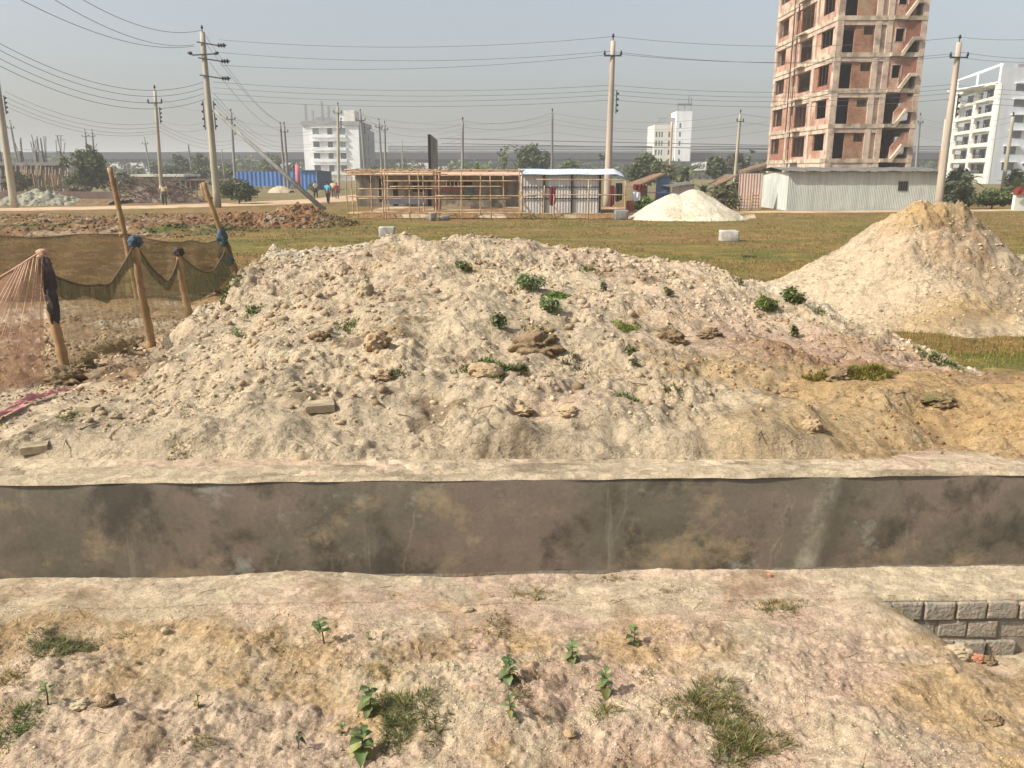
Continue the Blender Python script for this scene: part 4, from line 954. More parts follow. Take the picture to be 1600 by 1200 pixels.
DG = [srgb(78, 88, 58), srgb(66, 76, 50), srgb(90, 98, 64), srgb(106, 110, 76)]
MG = [srgb(84, 98, 52), srgb(70, 84, 44), srgb(98, 108, 60), srgb(112, 116, 70)]
YG = [srgb(128, 134, 62), srgb(108, 118, 56), srgb(90, 104, 50)]
BG = [srgb(104, 92, 68), srgb(120, 106, 80), srgb(88, 84, 58), srgb(96, 100, 58)]
def tree(name, px0, px1, ptop, pbot, Y, label, cat='tree', cols=DG, n=1500, leaf=.3, nb=6, seed=1, trunk=True, group=None, depth=.8):
    x0, x1 = at(px0, 270, Y).x, at(px1, 270, Y).x; zt = at((px0+px1)/2, ptop, Y).z
    zb = G if pbot is None else max(G, at(px0, pbot, Y).z)
    cx = (x0+x1)/2; w_ = (x1-x0)/2; h = zt-zb
    r = random.Random(seed)
    t = thing(name, (cx, Y, G), label, cat, group)
    lo = zb+h*(.22 if trunk else .0)
    bl = []
    for i in range(nb):
        a = 2*math.pi*i/nb+r.uniform(-.3, .3); rr = r.uniform(.4, .72)
        bw_ = w_*r.uniform(.36, .55); bh = (zt-lo)*r.uniform(.24, .36)
        z = r.uniform(lo+bh*.8, max(lo+bh, zt-bh*1.3))
        bl.append((cx+math.cos(a)*w_*rr*.85, Y+math.sin(a)*w_*rr*depth, z, bw_, bw_*depth, bh))
    bl.append((cx+r.uniform(-.2, .2)*w_, Y, zt-(zt-lo)*.3, w_*.5, w_*.5*depth, (zt-lo)*.3))
    bl.append((cx, Y, (lo+zt)/2, w_*.66, w_*.6*depth, (zt-lo)*.38))
    V, Fq, C = leaves(bl, n, leaf, cols, .4, seed)
    V[:, 2] = np.maximum(V[:, 2], G+.05)
    npmesh('crown', V, Fq, M_lf, None, C, False); cr = COL.objects[-1]
    cr.parent = t; cr.location = -Vector(t.location)
    m = MB(); hr = max(.06, h*.022)
    top = Vector((cx, Y, lo+(zt-lo)*.45))
    m.tube([(cx, Y, G-.1), (cx+r.uniform(-.1, .1)*w_, Y, (G+lo)/2), top], [hr*1.6, hr*1.2, hr*.8], 7)
    for b in bl[:6]: m.tube([(cx, Y, lo*.6+G*.4+.2*(zt-lo)), ((cx+b[0])/2, (Y+b[1])/2, (lo+b[2])/2), b[:3]], [hr*.8, hr*.5, hr*.25], 5)
    m.build('trunk', M_bark, t, True)
    return t
def grassclump(name, P, rx, ry, hgt, n, cols, label, cat='grass tuft', group=None, wid=.004, spread=.6, seed=0, droop=.5, zf=None):
    r = np.random.default_rng(seed+1)
    a = r.random(n)*2*np.pi; q = np.sqrt(r.random(n))*(.75+.35*np.sin(a*3+seed)); x = P.x+np.cos(a)*q*rx; y = P.y+np.sin(a)*q*ry
    z = (zf or z_top)(x, y)-.004
    h = hgt*(.35+.65*r.random(n))*(1-.4*q)
    b = r.random(n)*2*np.pi; lean = spread*(.3+r.random(n)); dx = np.cos(b)*lean*h+np.cos(a)*.2*h; dy = np.sin(b)*lean*h
    w_ = wid*(.6+.8*r.random(n)); sx = -np.sin(b+r.normal(size=n)*.5)*w_; sy = np.cos(b+r.normal(size=n)*.5)*w_
    V = []
    for s, k in ((0, 1), (.4, .9), (.75, .6), (1, .08)):
        cx = x+dx*s**1.5; cy = y+dy*s**1.5; cz = z+h*(s-droop*.5*s*s*lean)
        V += [np.stack([cx-sx*k, cy-sy*k, cz], -1), np.stack([cx+sx*k, cy+sy*k, cz], -1)]
    V = np.stack(V, 1).reshape(-1, 3); o = (np.arange(n)*8)[:, None, None]
    Fq = (o+np.array([[0, 1, 3, 2], [2, 3, 5, 4], [4, 5, 7, 6]])[None]).reshape(-1, 4)
    c = np.array(cols)[r.integers(0, len(cols), n)]*(.75+.5*r.random((n, 1)))
    ob = npmesh(name, V, Fq, M_gr, None, np.repeat(c, 8, 0), True)
    return tag(ob, label, cat, group)
# ---------------------------------------------------------------- background trees
tree('tree', 778, 866, 219, None, 118, 'large dark broad tree behind the bamboo frame, just left of a grey pole', n=3400, leaf=.33, nb=9, seed=3)
tree('tree', 906, 950, 238, None, 112, 'dark tree showing just left of the pole behind the tin-roofed room', n=1300, leaf=.3, nb=6, seed=5)
tree('tree', 866, 912, 247, None, 120, 'low green tree between the big dark tree and the tin-roofed room pole', n=900, leaf=.28, seed=6, cols=MG)
tree('tree', 972, 1046, 238, None, 98, 'dark tree in front of the slim white building with the roof tank', n=2600, leaf=.3, nb=8, seed=7)
tree('tree', 1096, 1142, 242, None, 104, 'dull green tree right of the white number board', n=1400, leaf=.3, seed=9, cols=[srgb(88, 92, 66), srgb(76, 84, 56)])
tree('tree', 1128, 1166, 236, None, 108, 'brownish tree behind the pole by the pink tin wall', n=1200, leaf=.3, seed=10, cols=[srgb(108, 94, 80), srgb(92, 84, 66), srgb(88, 92, 62)])
tree('tree', 1156, 1196, 234, None, 112, 'grey green tree touching the left edge of the brick tower', n=1200, leaf=.3, seed=11, cols=[srgb(90, 96, 72), srgb(78, 86, 62)])
tree('tree', 262, 306, 241, None, 150, 'hazy tree behind the grey low shed, left of the tall propped pole', n=900, leaf=.4, seed=12)
tree('tree', 296, 334, 237, None, 150, 'hazy dark tree touching the left side of the tall propped pole', n=900, leaf=.4, seed=13)
tree('tree', 334, 372, 252, None, 160, 'pale hazy tree between the tall propped pole and the blue fence', n=700, leaf=.4, seed=14, cols=MG)
tree('tree', 402, 446, 240, None, 180, 'hazy tree over the left end of the blue fence', n=800, leaf=.45, seed=15, cols=MG)
tree('tree', 444, 474, 252, None, 160, 'small grey tree between the paired poles and the white four storey block', n=500, leaf=.4, seed=16, cols=[srgb(110, 108, 100), srgb(96, 100, 86)])
tree('tree', 228, 262, 250, None, 170, 'low hazy tree just right of the round bush', n=500, leaf=.4, seed=17)
tree('bush', 98, 172, 225, 297, 84, 'big round olive green bush behind the dirt road at the left', 'bush', MG+DG, 3600, .24, 9, 21, False)
tree('bush', 338, 404, 280, 313, 66, 'dark low shrub just right of the foot of the tall propped pole', 'bush', DG, 4200, .13, 9, 22, False)
for q0, q1, tp, Y_, lb, cs in ((206, 244, 262, 130, 'hazy green bush at the left end of the grey low shed', MG), (244, 292, 256, 140, 'broad hazy bush right behind the grey low shed roof', DG), (292, 346, 258, 126, 'wide dull bush behind the tall propped pole foot', DG), (344, 372, 266, 112, 'small green bush left of the blue fence end', MG), (100, 136, 268, 92, 'brown green scrub left under the big round bush', BG), (166, 212, 268, 96, 'dry scrub right beside the big round bush', BG), (0, 44, 268, 84, 'dry scrub behind the left edge pole', BG)):
    tree('bush', q0, q1, tp, 300, Y_, lb, 'bush', cs, 1300, .3, 7, q0+5, False)
tree('bush', 186, 212, 278, 300, 90, 'green shrub left of the grey low shed', 'bush', MG, 500, .2, 5, 23, False)
tree('bush', 480, 496, 286, 300, 88, 'small pale bush at the foot of the blue fence', 'bush', YG, 300, .14, 4, 24, False)
tree('bush', 984, 1032, 308, 331, 52, 'bright green leafy bush at the left foot of the whitish sand cone', 'bush', [srgb(92, 116, 54), srgb(78, 102, 46), srgb(110, 130, 66)], 1400, .11, 6, 25, False)
tree('bush', 1112, 1160, 284, 326, 54, 'tangled green weeds right behind the whitish sand cone', 'bush', MG+BG, 2000, .11, 8, 26, False)
tree('bush', 1140, 1172, 276, 322, 58, 'tall dry weeds beside the pink tin wall', 'bush', BG+MG, 900, .11, 6, 27, False)
tree('bush', 1468, 1536, 282, 326, 56, 'dark dense bush right of the tin shed end', 'bush', DG, 2600, .13, 8, 28, False)
tree('bush', 1526, 1592, 292, 328, 57, 'green bush between the dark bush and the boundary wall at right', 'bush', MG, 2400, .13, 8, 29, False)
tree('bush', 1478, 1522, 262, 300, 84, 'leafy banana-like clump in front of the balcony building corner', 'bush', DG+MG, 1200, .24, 6, 30, False)
tree('bush', 1570, 1606, 262, 300, 80, 'green clump in front of the balcony building at the right edge', 'bush', MG, 900, .2, 6, 31, False)
tree('tree', 566, 600, 256, None, 90, 'small leafy tree behind the left end of the bamboo frame', n=500, leaf=.2, seed=32, cols=MG)
tree('bush', 766, 812, 276, 330, 66, 'yellowish leafy tree seen through the right half of the bamboo frame', 'bush', YG+BG, 1500, .16, 7, 33, True)
tree('bush', 1026, 1056, 250, 290, 80, 'dusty shrub behind the blue tarpaulin hut', 'bush', BG+DG, 700, .2, 5, 34, False)
def treeline():
    r = np.random.default_rng(77); bl = []
    for x in np.arange(-215, 235, 4.5):
        if r.random() < .12: continue
        h = 4.2+4.6*r.random()*(vn(np.array([x*.03]), np.array([1.]), 3)[0]*.5+.7); bl.append((x+r.normal()*3, 235+r.normal()*8, G+h*.38, 3+4*r.random(), 3, h*.46))
    V, Fq, C = leaves(bl, 30000, .7, DG+MG, .4, 78, .4); V[:, 2] = np.maximum(V[:, 2], G)
    tag(npmesh('distant_treeline', V, Fq, M_lf, None, C, False), kind='stuff')
treeline()
def palm(P, h, n, L, cols, label, name='palm', cat='palm', up=.7, wd=.3, seed=0, trunk=.5):
    r = random.Random(seed); t = thing(name, P, label, cat); P = Vector(P)
    MB().tube([P-Vector((0, 0, .1)), P+Vector((.05, 0, h))], [.16*trunk, .12*trunk], 7).build('trunk', M_bark, t, True)
    for i in range(n):
        a = 2*math.pi*i/n+r.uniform(-.3, .3); d = Vector((math.cos(a), math.sin(a), 0)); side = Vector((-d.y, d.x, 0)); e = up*r.uniform(.5, 1.3); l_ = L*r.uniform(.75, 1.1)
        m = MB(); c = [x*r.uniform(.8, 1.2) for x in cols[i % len(cols)]]; vs = []; fs = []; N = 9
        for k in range(N+1):
            s = k/N; p = P+Vector((0, 0, h))+d*l_*s*.85+Vector((0, 0, l_*(e*s-.75*s*s)))
            ww = wd*math.sin(math.pi*min(1, .12+.88*s))**.7*(1 if k % 2 else .75)
            vs += [tuple(p+side*ww-Vector((0, 0, .25*ww))), tuple(p), tuple(p-side*ww-Vector((0, 0, .25*ww)))]
        for k in range(N): fs += [(3*k, 3*k+1, 3*k+4, 3*k+3), (3*k+1, 3*k+2, 3*k+5, 3*k+4)]
        m.add(vs, fs, c); m.build('frond', M_lf, t, True)
    return t
P = at(1072, 300, 74); palm((P.x, 74, G), 2.2, 9, 2.4, DG, 'banana plant with broad leaves left of the white number board', 'banana_plant', 'banana plant', 1.0, .32, 1, .9)
P = at(1062, 300, 78); palm((P.x, 78, G), 1.4, 8, 2.3, MG, 'lower banana plant in front of the slim white building', 'banana_plant', 'banana plant', 1.0, .3, 2, .9)
P = at(1100, 300, 70); palm((P.x, 70, G), .8, 8, 2.0, DG, 'short banana plant right behind the tin hut and sand cone', 'banana_plant', 'banana plant', .8, .26, 5, .9)
P = at(747, 270, 82); palm((P.x, 82, G), 2.6, 11, 1.7, YG, 'small palm with yellow green fronds above the bamboo frame', 'palm_tree', 'palm', .9, .14, 3)
P = at(1504, 290, 66); palm((P.x, 66, G), 1.5, 9, 2.2, DG, 'banana plant rising over the dark bush at right', 'banana_plant', 'banana plant', 1.0, .3, 4, .9)
P = at(1590, 290, 66); palm((P.x, 66, G), 1.0, 9, 1.8, MG, 'banana plant near the red cloth at the right edge', 'banana_plant', 'banana plant', 1.0, .3, 6, .9)
# ---------------------------------------------------------------- bamboo frame
bf = thing('bamboo_shelter', (at(760, 335, 46).x, 46, G), 'long open unfinished shelter of dry bamboo poles on the far side of the grass', 'bamboo shelter')
rr = random.Random(5)
def bam(a, b, r=.035, mat=None):
    a = Vector(a); b = Vector(b); n = max(2, int((b-a).length/.45)); m = MB(); pts = []; rad = []
    for k in range(n+1):
        p = a.lerp(b, k/n); w_ = Vector((rr.uniform(-.012, .012), rr.uniform(-.012, .012), 0)) if 0 < k < n else Vector()
        pts += [p+w_]; rad += [r*(1.0+.12*(k % 2)-.15*k/n)]
    m.tube(pts, rad, 7); return m.build('bamboo_pole', mat or M_bamb, bf, True)
YF, YB = 45.2, 49.5
zT = at(760, 269, YF).z
X_ = lambda px, Y: at(px, 300, Y).x
for px, Y, tp in ((541, 47, 266), (550, 49, 268), (557, 46, 268), (600, 45, 264), (607, 49, 268), (597, 45.5, 262), (640, 45.6, 271), (662, 47, 271), (682, 45.6, 264), (685, 48.5, 270), (721, 45, 268), (750, 46.5, 271), (766, 45.6, 272), (786, 47, 271), (811, 45, 263), (815, 45.6, 268), (850, 44.8, 290), (918, 45, 281), (976, 46, 281), (865, 44.9, 304), (580, 49, 268), (655, 49.5, 268)):
    x = X_(px, Y); bam((x+rr.uniform(-.06, .06), Y, G-.1), (x+rr.uniform(-.05, .05), Y, at(px, tp, Y).z), .034)
def hbam(pa, pb, py, Y, r=.032, py2=None):
    bam((X_(pa, Y), Y-.07, at(pa, py, Y).z), (X_(pb, Y), Y-.07, at(pb, py2 or py, Y).z+rr.uniform(-.02, .02)), r)
for pa, pb, py, Y in ((537, 690, 269, 45.4), (680, 818, 268, 45.4), (540, 700, 273, 45.3), (690, 815, 274, 45.3), (540, 690, 265, 47.3), (680, 820, 265.5, 47.3), (545, 815, 267, 49.3), (600, 690, 283, 45.5), (682, 812, 283, 45.5),
                      (610, 760, 291.5, 47), (700, 790, 291.5, 46), (540, 690, 307, 45.5), (682, 838, 306, 45.3), (560, 700, 310, 47), (690, 800, 310, 47), (552, 700, 332, 45.6), (690, 830, 333, 45.6), (830, 985, 333.5, 45.4), (820, 980, 304, 45.1), (838, 980, 280.5, 45.2), (560, 690, 295, 48)):
    hbam(pa, pb, py, Y)
for px in (541, 600, 640, 682, 721, 766, 811): bam((X_(px, 45.4), 45.3, at(px, 267, 45.4).z), (X_(px, 45.4), 49.6, at(px, 267, 45.4).z+.12), .03)
for k in range(9):
    px = 560+k*29; bam((X_(px, 47)+rr.uniform(-.1, .1), 45.1, zT+.1), (X_(px, 47)+rr.uniform(-.1, .1), 49.8, zT+.18), .022, M_bambo)
bam((X_(812, 45), 44.9, at(812, 298, 45).z), (X_(832, 45), 44.7, G), .035, M_bambo)
# earth plinth under it
pl = MB(); x0, x1 = X_(545, 47), X_(1180, 47)
xs = np.arange(x0, x1, .08); ys = np.arange(46.2, 58, .12); X, Y = np.meshgrid(xs, ys)
Z = G+.02+.20*sst(46.25, 46.6, Y+.08*fbm(X*1.2, X*0, 3, 801))*sst(x0, x0+.6, X)*sst(57.9, 56, Y)+.03*fbm(X*1.5, Y*1.5, 4, 803)+.05*clod(X*2, Y*2, 805, .1, .5, .4)*sst(46.2, 46.4, Y)
c = lerpc(full(BROWN*.95, X.shape), PALE, sst(.0, .35, fbm(X*.5, Y*.7, 4, 807))*.8); c = lerpc(c, OLIVE, sst(.1, .4, fbm(X*.4+4, Y*.6, 4, 809))*.6)
tag(grid('earth_plinth', X, Y, Z, M_gnd, c), kind='structure')
# ---------------------------------------------------------------- tin-roofed room
M_roofb = M_streak('bluish_tin_roof', srgb(196, 206, 218), srgb(174, 184, 196), None, (2, .4, 2), .45, .4, .65, .1)
M_tinr = M_streak('ribbed_tin', srgb(196, 192, 186), srgb(170, 164, 158), srgb(196, 180, 172), (2.5, 2.5, .3), .6, .4, .65, .1)
RYm = 47.2
xa, xb = X_(815, RYm), X_(939, RYm); zt = at(880, 273, RYm).z
rm_ = thing('tin_room', (xa, RYm, G), 'small room of ribbed tin sheets under a bluish tin roof at the frame end', 'hut')
corr(MB(), (xa, RYm), (xb, RYm), G+.1, zt, .16, .012).build('front_wall', M_tinr, rm_)
corr(MB(), (xb, RYm), (xb, RYm+3.4), G+.1, zt, .16, .025).build('side_wall', M_tinr, rm_); corr(MB(), (xa, RYm+3.4), (xa, RYm), G+.1, zt, .16, .025).build('side_wall', M_tinr, rm_)
MB().box(xa, xb, RYm+3.4, RYm+3.45, G, zt).build('back_wall', M_tinr, rm_)
for px in (850, 893, 937): MB().box(X_(px, RYm)-.05, X_(px, RYm)+.05, RYm-.1, RYm-.03, G+.05, zt).build('post', M_void, rm_)
MB().box(xa, xb, RYm-.06, RYm-.031, at(880, 293, RYm).z, at(880, 291.5, RYm).z).box(xa, xb, RYm-.06, RYm-.031, at(880, 311, RYm).z, at(880, 309.5, RYm).z).build('rail', M_void, rm_)
x0, x1 = X_(813, 46), X_(978, 46); N = 120; vs = []; fs = []
for i in range(N+1):
    s = i/N; x = x0+(x1-x0)*s; w_ = .003*math.sin(i*math.pi/2)+.010*math.sin(i*.13)
    sl = .22*max(0, s-.93)/.07
    vs += [(x, 46.95+.03*math.sin(i*.4), at(880, 272.5, 46.95).z+w_-sl*.6), (x, 48.2, at(880, 264, 48.2).z+w_-sl), (x, 51.4, at(880, 270, 51.4).z+w_-sl)]
for i in range(N): fs += [(3*i, 3*i+3, 3*i+4, 3*i+1), (3*i+1, 3*i+4, 3*i+5, 3*i+2)]
m = MB(); m.add(vs, fs); m.build('roof', M_roofb, rm_)
M_red = M_plain('dark_red_cloth', srgb(124, 50, 54), srgb(92, 36, 42), 6, .9, .2); M_blk = M_plain('black_cloth', srgb(44, 40, 44), srgb(30, 28, 30), 6, .9, .2)
def cloth(name, px0, px1, py0, py1, Y, mat, label, cat='cloth', fold=.03):
    a, b = X_(px0, Y), X_(px1, Y); zt, zb = at(px0, py0, Y).z, at(px0, py1, Y).z
    us = np.linspace(0, 1, 18); vs_ = np.linspace(0, 1, 14); U, V_ = np.meshgrid(us, vs_)
    Xc = a+(b-a)*U+(b-a)*.12*np.sin(V_*3)*(U-.5); Yc = Y+fold*np.sin(U*14+V_*2)*(.3+V_)+.02*V_; Zc = zt+(zb-zt)*V_*(1+.05*np.sin(U*5))
    return tag(grid(name, Xc, Yc, Zc, mat), label, cat)
cloth('hanging_cloth', 859, 868, 292, 320, 45.0, M_red, 'dark red cloth hanging on the bamboo before the tin room')
cloth('hanging_cloth', 962, 972, 286, 314, 46.2, M_blk, 'black cloth hanging at the right end of the tin-roofed room')
cloth('hanging_cloth', 953, 960, 290, 322, 46.4, M_red, 'maroon cloth hanging between the big pole and the black cloth')
# concrete lumps near it
M_blkc = M_plain('block_concrete', srgb(188, 182, 172), srgb(150, 144, 134), 5, .9, .5, 18, .02)
M_grc = M_plain('grey_concrete', srgb(142, 138, 130), srgb(108, 104, 98), 3, .9, .5, 18, .02)
def block(name, P, sx, sy, sz, mat, label, cat, rot=0, bev=.04, seed=0):
    bm = bmesh.new(); bmesh.ops.create_cube(bm, size=1)
    for v in bm.verts: v.co = Vector((v.co.x*sx, v.co.y*sy, v.co.z*sz))
    bmesh.ops.bevel(bm, geom=bm.edges[:], offset=bev, segments=2, profile=.6, affect='EDGES')
    bmesh.ops.subdivide_edges(bm, edges=[e for e in bm.edges if e.calc_length() > .12*max(sx, sz)], cuts=3, use_grid_fill=True)
    vs = []; R = Matrix.Rotation(rot, 3, 'Z'); bm.verts.ensure_lookup_table()
    A = np.array([v.co[:] for v in bm.verts]); k = 4/max(sx, sy, sz)
    n = fbm(A[:, 0]*k+seed, A[:, 2]*k+A[:, 1]*k*1.7, 3, 40+seed)*.10*min(sx, sy, sz)
    bm.verts.index_update()
    for v, d in zip(bm.verts, n):
        p = R @ (v.co+v.co.normalized()*d); vs.append((p.x, p.y, p.z+sz/2))
    m = MB(); m.add(vs, [tuple(v.index for v in f.verts) for f in bm.faces]); bm.free()
    o = m.build(name, mat, None, True); o.location = P; return tag(o, label, cat)
P = onz(1138, 376, G); block('concrete_block', P-Vector((0, 0, .03)), .68, .55, .42, M_blkc, 'pale concrete block standing alone on the grass right of centre', 'concrete block', -.08, .05, 1)
P = onz(607, 374, G); P = at(605, 372, 33.5); P.z = G-.05; block('concrete_block', P, .62, .5, .45, M_blkc, 'pale concrete block showing above the crest of the low sand mound', 'concrete block', .1, .05, 2)
P = onz(676, 345, G); block('concrete_block', P, .32, .35, .42, M_grc, 'small dark grey block at the foot of the bamboo frame', 'concrete block', .3, .04, 3)
P = onz(686, 345, G)+Vector((.25, .3, -.05)); block('rubble_lump', P, .6, .4, .3, M_grc, 'grey lump of rubble right beside the small dark block', 'rubble', .5, .12, 4)
P = onz(970, 343, G); block('concrete_footing', P, .72, .6, .5, M_grc, 'grey concrete footing at the right corner of the bamboo frame', 'footing', 0, .06, 5)
# ---------------------------------------------------------------- shacks behind the frame
M_shk = M_streak('shack_wall', srgb(156, 142, 122), srgb(104, 94, 80), srgb(74, 66, 56), (1.6, 1.6, .5), .9, .4, .62)
M_shr = M_plain('shack_roof', srgb(214, 182, 160), srgb(190, 150, 130), 1.2, .8, .2, c3=srgb(150, 94, 78), s3=.9)
M_oliv = M_plain('olive_wall', srgb(116, 112, 80), srgb(96, 90, 68), 1, .9, .1)
sk = thing('shack_row', (X_(700, 60), 60, G), 'long low row of shacks with a faded reddish roof behind the bamboo frame', 'shack')
xa, xb = X_(600, 60), X_(812, 60); zt = at(700, 272, 60).z; z_ = lambda py, Y=60: at(700, py, Y).z
hs = [(X_(644, 60), X_(664, 60), z_(300), z_(284)), (X_(698, 60), X_(716, 60), z_(298), z_(284)), (X_(724, 60), X_(738, 60), z_(290), z_(284)), (X_(614, 60), X_(622, 60), z_(322), z_(284)), (X_(668, 60), X_(674, 60), z_(322), z_(284)), (X_(730, 60), X_(736, 60), z_(318), z_(294))]
MB().wall('y', 60, xa, xb, G, zt, .2, hs).build('front_wall', M_shk, sk); MB().box(xa, xb, 62.5, 62.6, G, zt).build('back_wall', M_void, sk)
MB().box(X_(690, 60), X_(728, 60), 59.9, 59.96, z_(301), z_(291)).build('red_panel', M_plain('faded_red', srgb(150, 94, 86), srgb(128, 82, 78), 2, .9, .1), sk)
w_ = MB(); 
for i in range(4): w_.box(hs[1][0]+i*(hs[1][1]-hs[1][0])/3-.025, hs[1][0]+i*(hs[1][1]-hs[1][0])/3+.025, 59.96, 60.0, hs[1][2], hs[1][3])
w_.build('window_bars', M_wht, sk)
MB().box(X_(726, 60), X_(740, 60), 59.86, 59.92, z_(306), z_(292)).build('door', M_plain('green_door', srgb(112, 128, 118), srgb(92, 108, 100), 2, .8, .1), sk)
rf = MB(); rf.add([(xa-.5, 58.6, zt-.08), (xb+.2, 58.6, zt-.08), (xb+.2, 63.2, zt+.22), (xa-.5, 63.2, zt+.22), (xa-.5, 58.6, zt-.02), (xb+.2, 58.6, zt-.02), (xb+.2, 63.2, zt+.28), (xa-.5, 63.2, zt+.28)], [(3, 2, 1, 0), (4, 5, 6, 7), (0, 1, 5, 4), (1, 2, 6, 5), (2, 3, 7, 6), (3, 0, 4, 7)])
rf.build('roof', M_shr, sk)
MB().box(xa, X_(668, 60), 59.0, 59.05, z_(318), z_(308)).build('low_wall', M_plain('blue_grey_wall', srgb(104, 110, 122), srgb(88, 92, 104), 1, .9, .1), sk)
MB().box(X_(690, 60), X_(790, 60), 59.0, 59.2, G, z_(312)).build('low_wall', M_shk, sk)
ck = thing('brick_kitchen', (X_(580, 62), 62, G), 'small grey brick shack with a round vent at the left end of the frame', 'shack')
xa, xb = X_(556, 62), X_(600, 62); zt = at(580, 272, 62).z
MB().wall('y', 62, xa, xb, G, zt, .2, [(X_(577, 62), X_(582, 62), at(0, 286, 62).z, at(0, 276, 62).z), (X_(592, 62), X_(599, 62), G+.3, zt-.3)]).build('wall', M_shk, ck)
MB().box(xa-.3, xb+.3, 61.6, 65, zt+.003, zt+.12).build('roof', M_shr, ck); MB().box(xa, xb, 64.6, 64.7, G, zt).build('back_wall', M_void, ck)
# billboard seen edge-on
P = at(677, 300, 52); bb = thing('billboard', (P.x, 52, G), 'tall billboard seen nearly edge on with a black front face, rising over the bamboo frame', 'billboard')
x0 = at(669, 240, 52).x; x1 = at(673, 240, 52).x; zt = at(672, 210, 52).z; zb = at(672, 266, 52).z
MB().box(x0, x1, 51.95, 52.05, zb, zt).build('edge_panel', M_plain('black_panel', srgb(30, 30, 32), srgb(22, 22, 24), 2, .7, 0), bb)
dd = (at(684, 240, 57.5).x-x1)
MB().add
m = MB(); m.add([(x1+.02, 52, zb), (x1+dd, 57.5, zb), (x1+dd, 57.5, zt-.15), (x1+.02, 52, zt), (x1-.1, 52.1, zb), (x1+dd-.12, 57.6, zb), (x1+dd-.12, 57.6, zt-.15), (x1-.1, 52.1, zt)], [(0, 1, 2, 3), (7, 6, 5, 4), (0, 4, 5, 1), (3, 2, 6, 7), (1, 5, 6, 2), (0, 3, 7, 4)])
m.build('side_panel', M_plain('grey_panel', srgb(140, 136, 134), srgb(104, 96, 96), .8, .7, 0), bb)
MB().box(at(680, 300, 52).x-.12, at(680, 300, 52).x+.12, 52.1, 52.4, G, zb).box(at(686, 300, 52).x-.08, at(686, 300, 52).x+.08, 52.1, 52.3, G, zb).build('support_post', M_plain('rusty_post', srgb(112, 70, 54), srgb(80, 54, 46), 3, .8, .1), bb)
# ---------------------------------------------------------------- huts right of the frame
M_tarp = M_plain('blue_tarpaulin', srgb(96, 124, 152), srgb(70, 94, 126), 1.5, .6, .4, 5, .05); M_thatch = M_plain('brown_thatch', srgb(128, 104, 84), srgb(96, 78, 64), 3, .95, .6, 20, .04, c3=srgb(160, 124, 84), s3=1)
ht = thing('tarpaulin_hut', (X_(1022, 60), 60, G), 'low brown hut with a blue tarpaulin gable, behind the whitish sand cone', 'hut')
Y0, Y1 = 60, 65
xa, xm, xb = X_(1006, Y0), X_(1036, Y0), X_(1046, Y0); ze = at(1000, 290, Y0).z; zp = at(1036, 272, Y0).z
m = MB(); m.add([(X_(990, Y0), Y0-.3, at(990, 292, Y0).z), (xm+.1, Y0-.3, zp+.1), (xm+.1, Y1, zp), (X_(985, Y0), Y1, at(990, 292, Y0).z), (X_(990, Y0), Y0-.3, at(990, 294, Y0).z), (xm+.1, Y0-.3, zp-.05), (xm+.1, Y1, zp-.1), (X_(985, Y0), Y1, at(990, 294, Y0).z)], [(3, 2, 1, 0), (4, 5, 6, 7), (0, 1, 5, 4), (1, 2, 6, 5), (2, 3, 7, 6), (3, 0, 4, 7)])
m.build('roof', M_thatch, ht)
MB().prism([(X_(1025, Y0), G), (xb, G), (xb, at(1046, 278, Y0).z), (xm, zp-.1), (X_(1025, Y0), at(0, 279, Y0).z)], Y0-.02, Y0+.1).build('gable_wall', M_tarp, ht)
MB().box(X_(996, Y0), xa+.3, Y0+.3, Y0+.4, G, ze).build('side_wall', M_thatch, ht)
MB().box(X_(1024, Y0), X_(1044, Y0), Y0-.09, Y0-.04, G, at(1030, 302, Y0).z).build('dark_cloth', M_plain('indigo_cloth', srgb(58, 60, 92), srgb(44, 46, 70), 3, .9, .2), ht)
h2 = thing('tin_hut', (X_(1066, 58), 58, G), 'small grey tin hut with a sloping roof directly behind the sand cone', 'hut')
xa, xb = X_(1050, 58), X_(1084, 58)
corr(MB(), (xa, 58), (xb, 58), G, (at(1050, 292, 58).z, at(1084, 287, 58).z), .2, .03).build('front_wall', M_tinr, h2); corr(MB(), (xb, 58), (xb, 61), G, at(1084, 287, 58).z, .2, .03).build('side_wall', M_tinr, h2)
m = MB(); m.add([(xa-.4, 57.6, at(1050, 291.5, 58).z), (xb+.2, 57.6, at(1084, 286.5, 58).z), (xb+.2, 61.2, at(1084, 284.5, 58).z), (xa-.4, 61.2, at(1050, 289, 58).z)], [(0, 1, 2, 3)]); m.build('roof', M_tind, h2)
h3 = thing('thatched_hut', (X_(1140, 72), 72, G), 'brown sloping roofed hut beside the pole left of the pink tin wall', 'hut')
xa, xb = X_(1118, 72), X_(1148, 72)
m = MB(); m.add([(xa, 71.5, at(1118, 288, 72).z), (xb, 71.5, at(1148, 273, 72).z), (xb, 75, at(1148, 272, 72).z), (xa, 75, at(1118, 287, 72).z), (xa, 71.5, at(1118, 290, 72).z), (xb, 71.5, at(1148, 275, 72).z), (xb, 75, at(1148, 274, 72).z), (xa, 75, at(1118, 289, 72).z)], [(3, 2, 1, 0)[::-1], (4, 5, 6, 7)[::-1], (0, 1, 5, 4), (1, 2, 6, 5), (2, 3, 7, 6), (3, 0, 4, 7)])
m.build('roof', M_thatch, h3); MB().box(X_(1128, 72), xb+.6, 72, 74.6, G, at(1130, 290, 72).z).build('wall', M_void, h3)
h4 = thing('gabled_house', (X_(1180, 88), 88, G), 'tan gabled roof showing between trees and the brick tower', 'house')
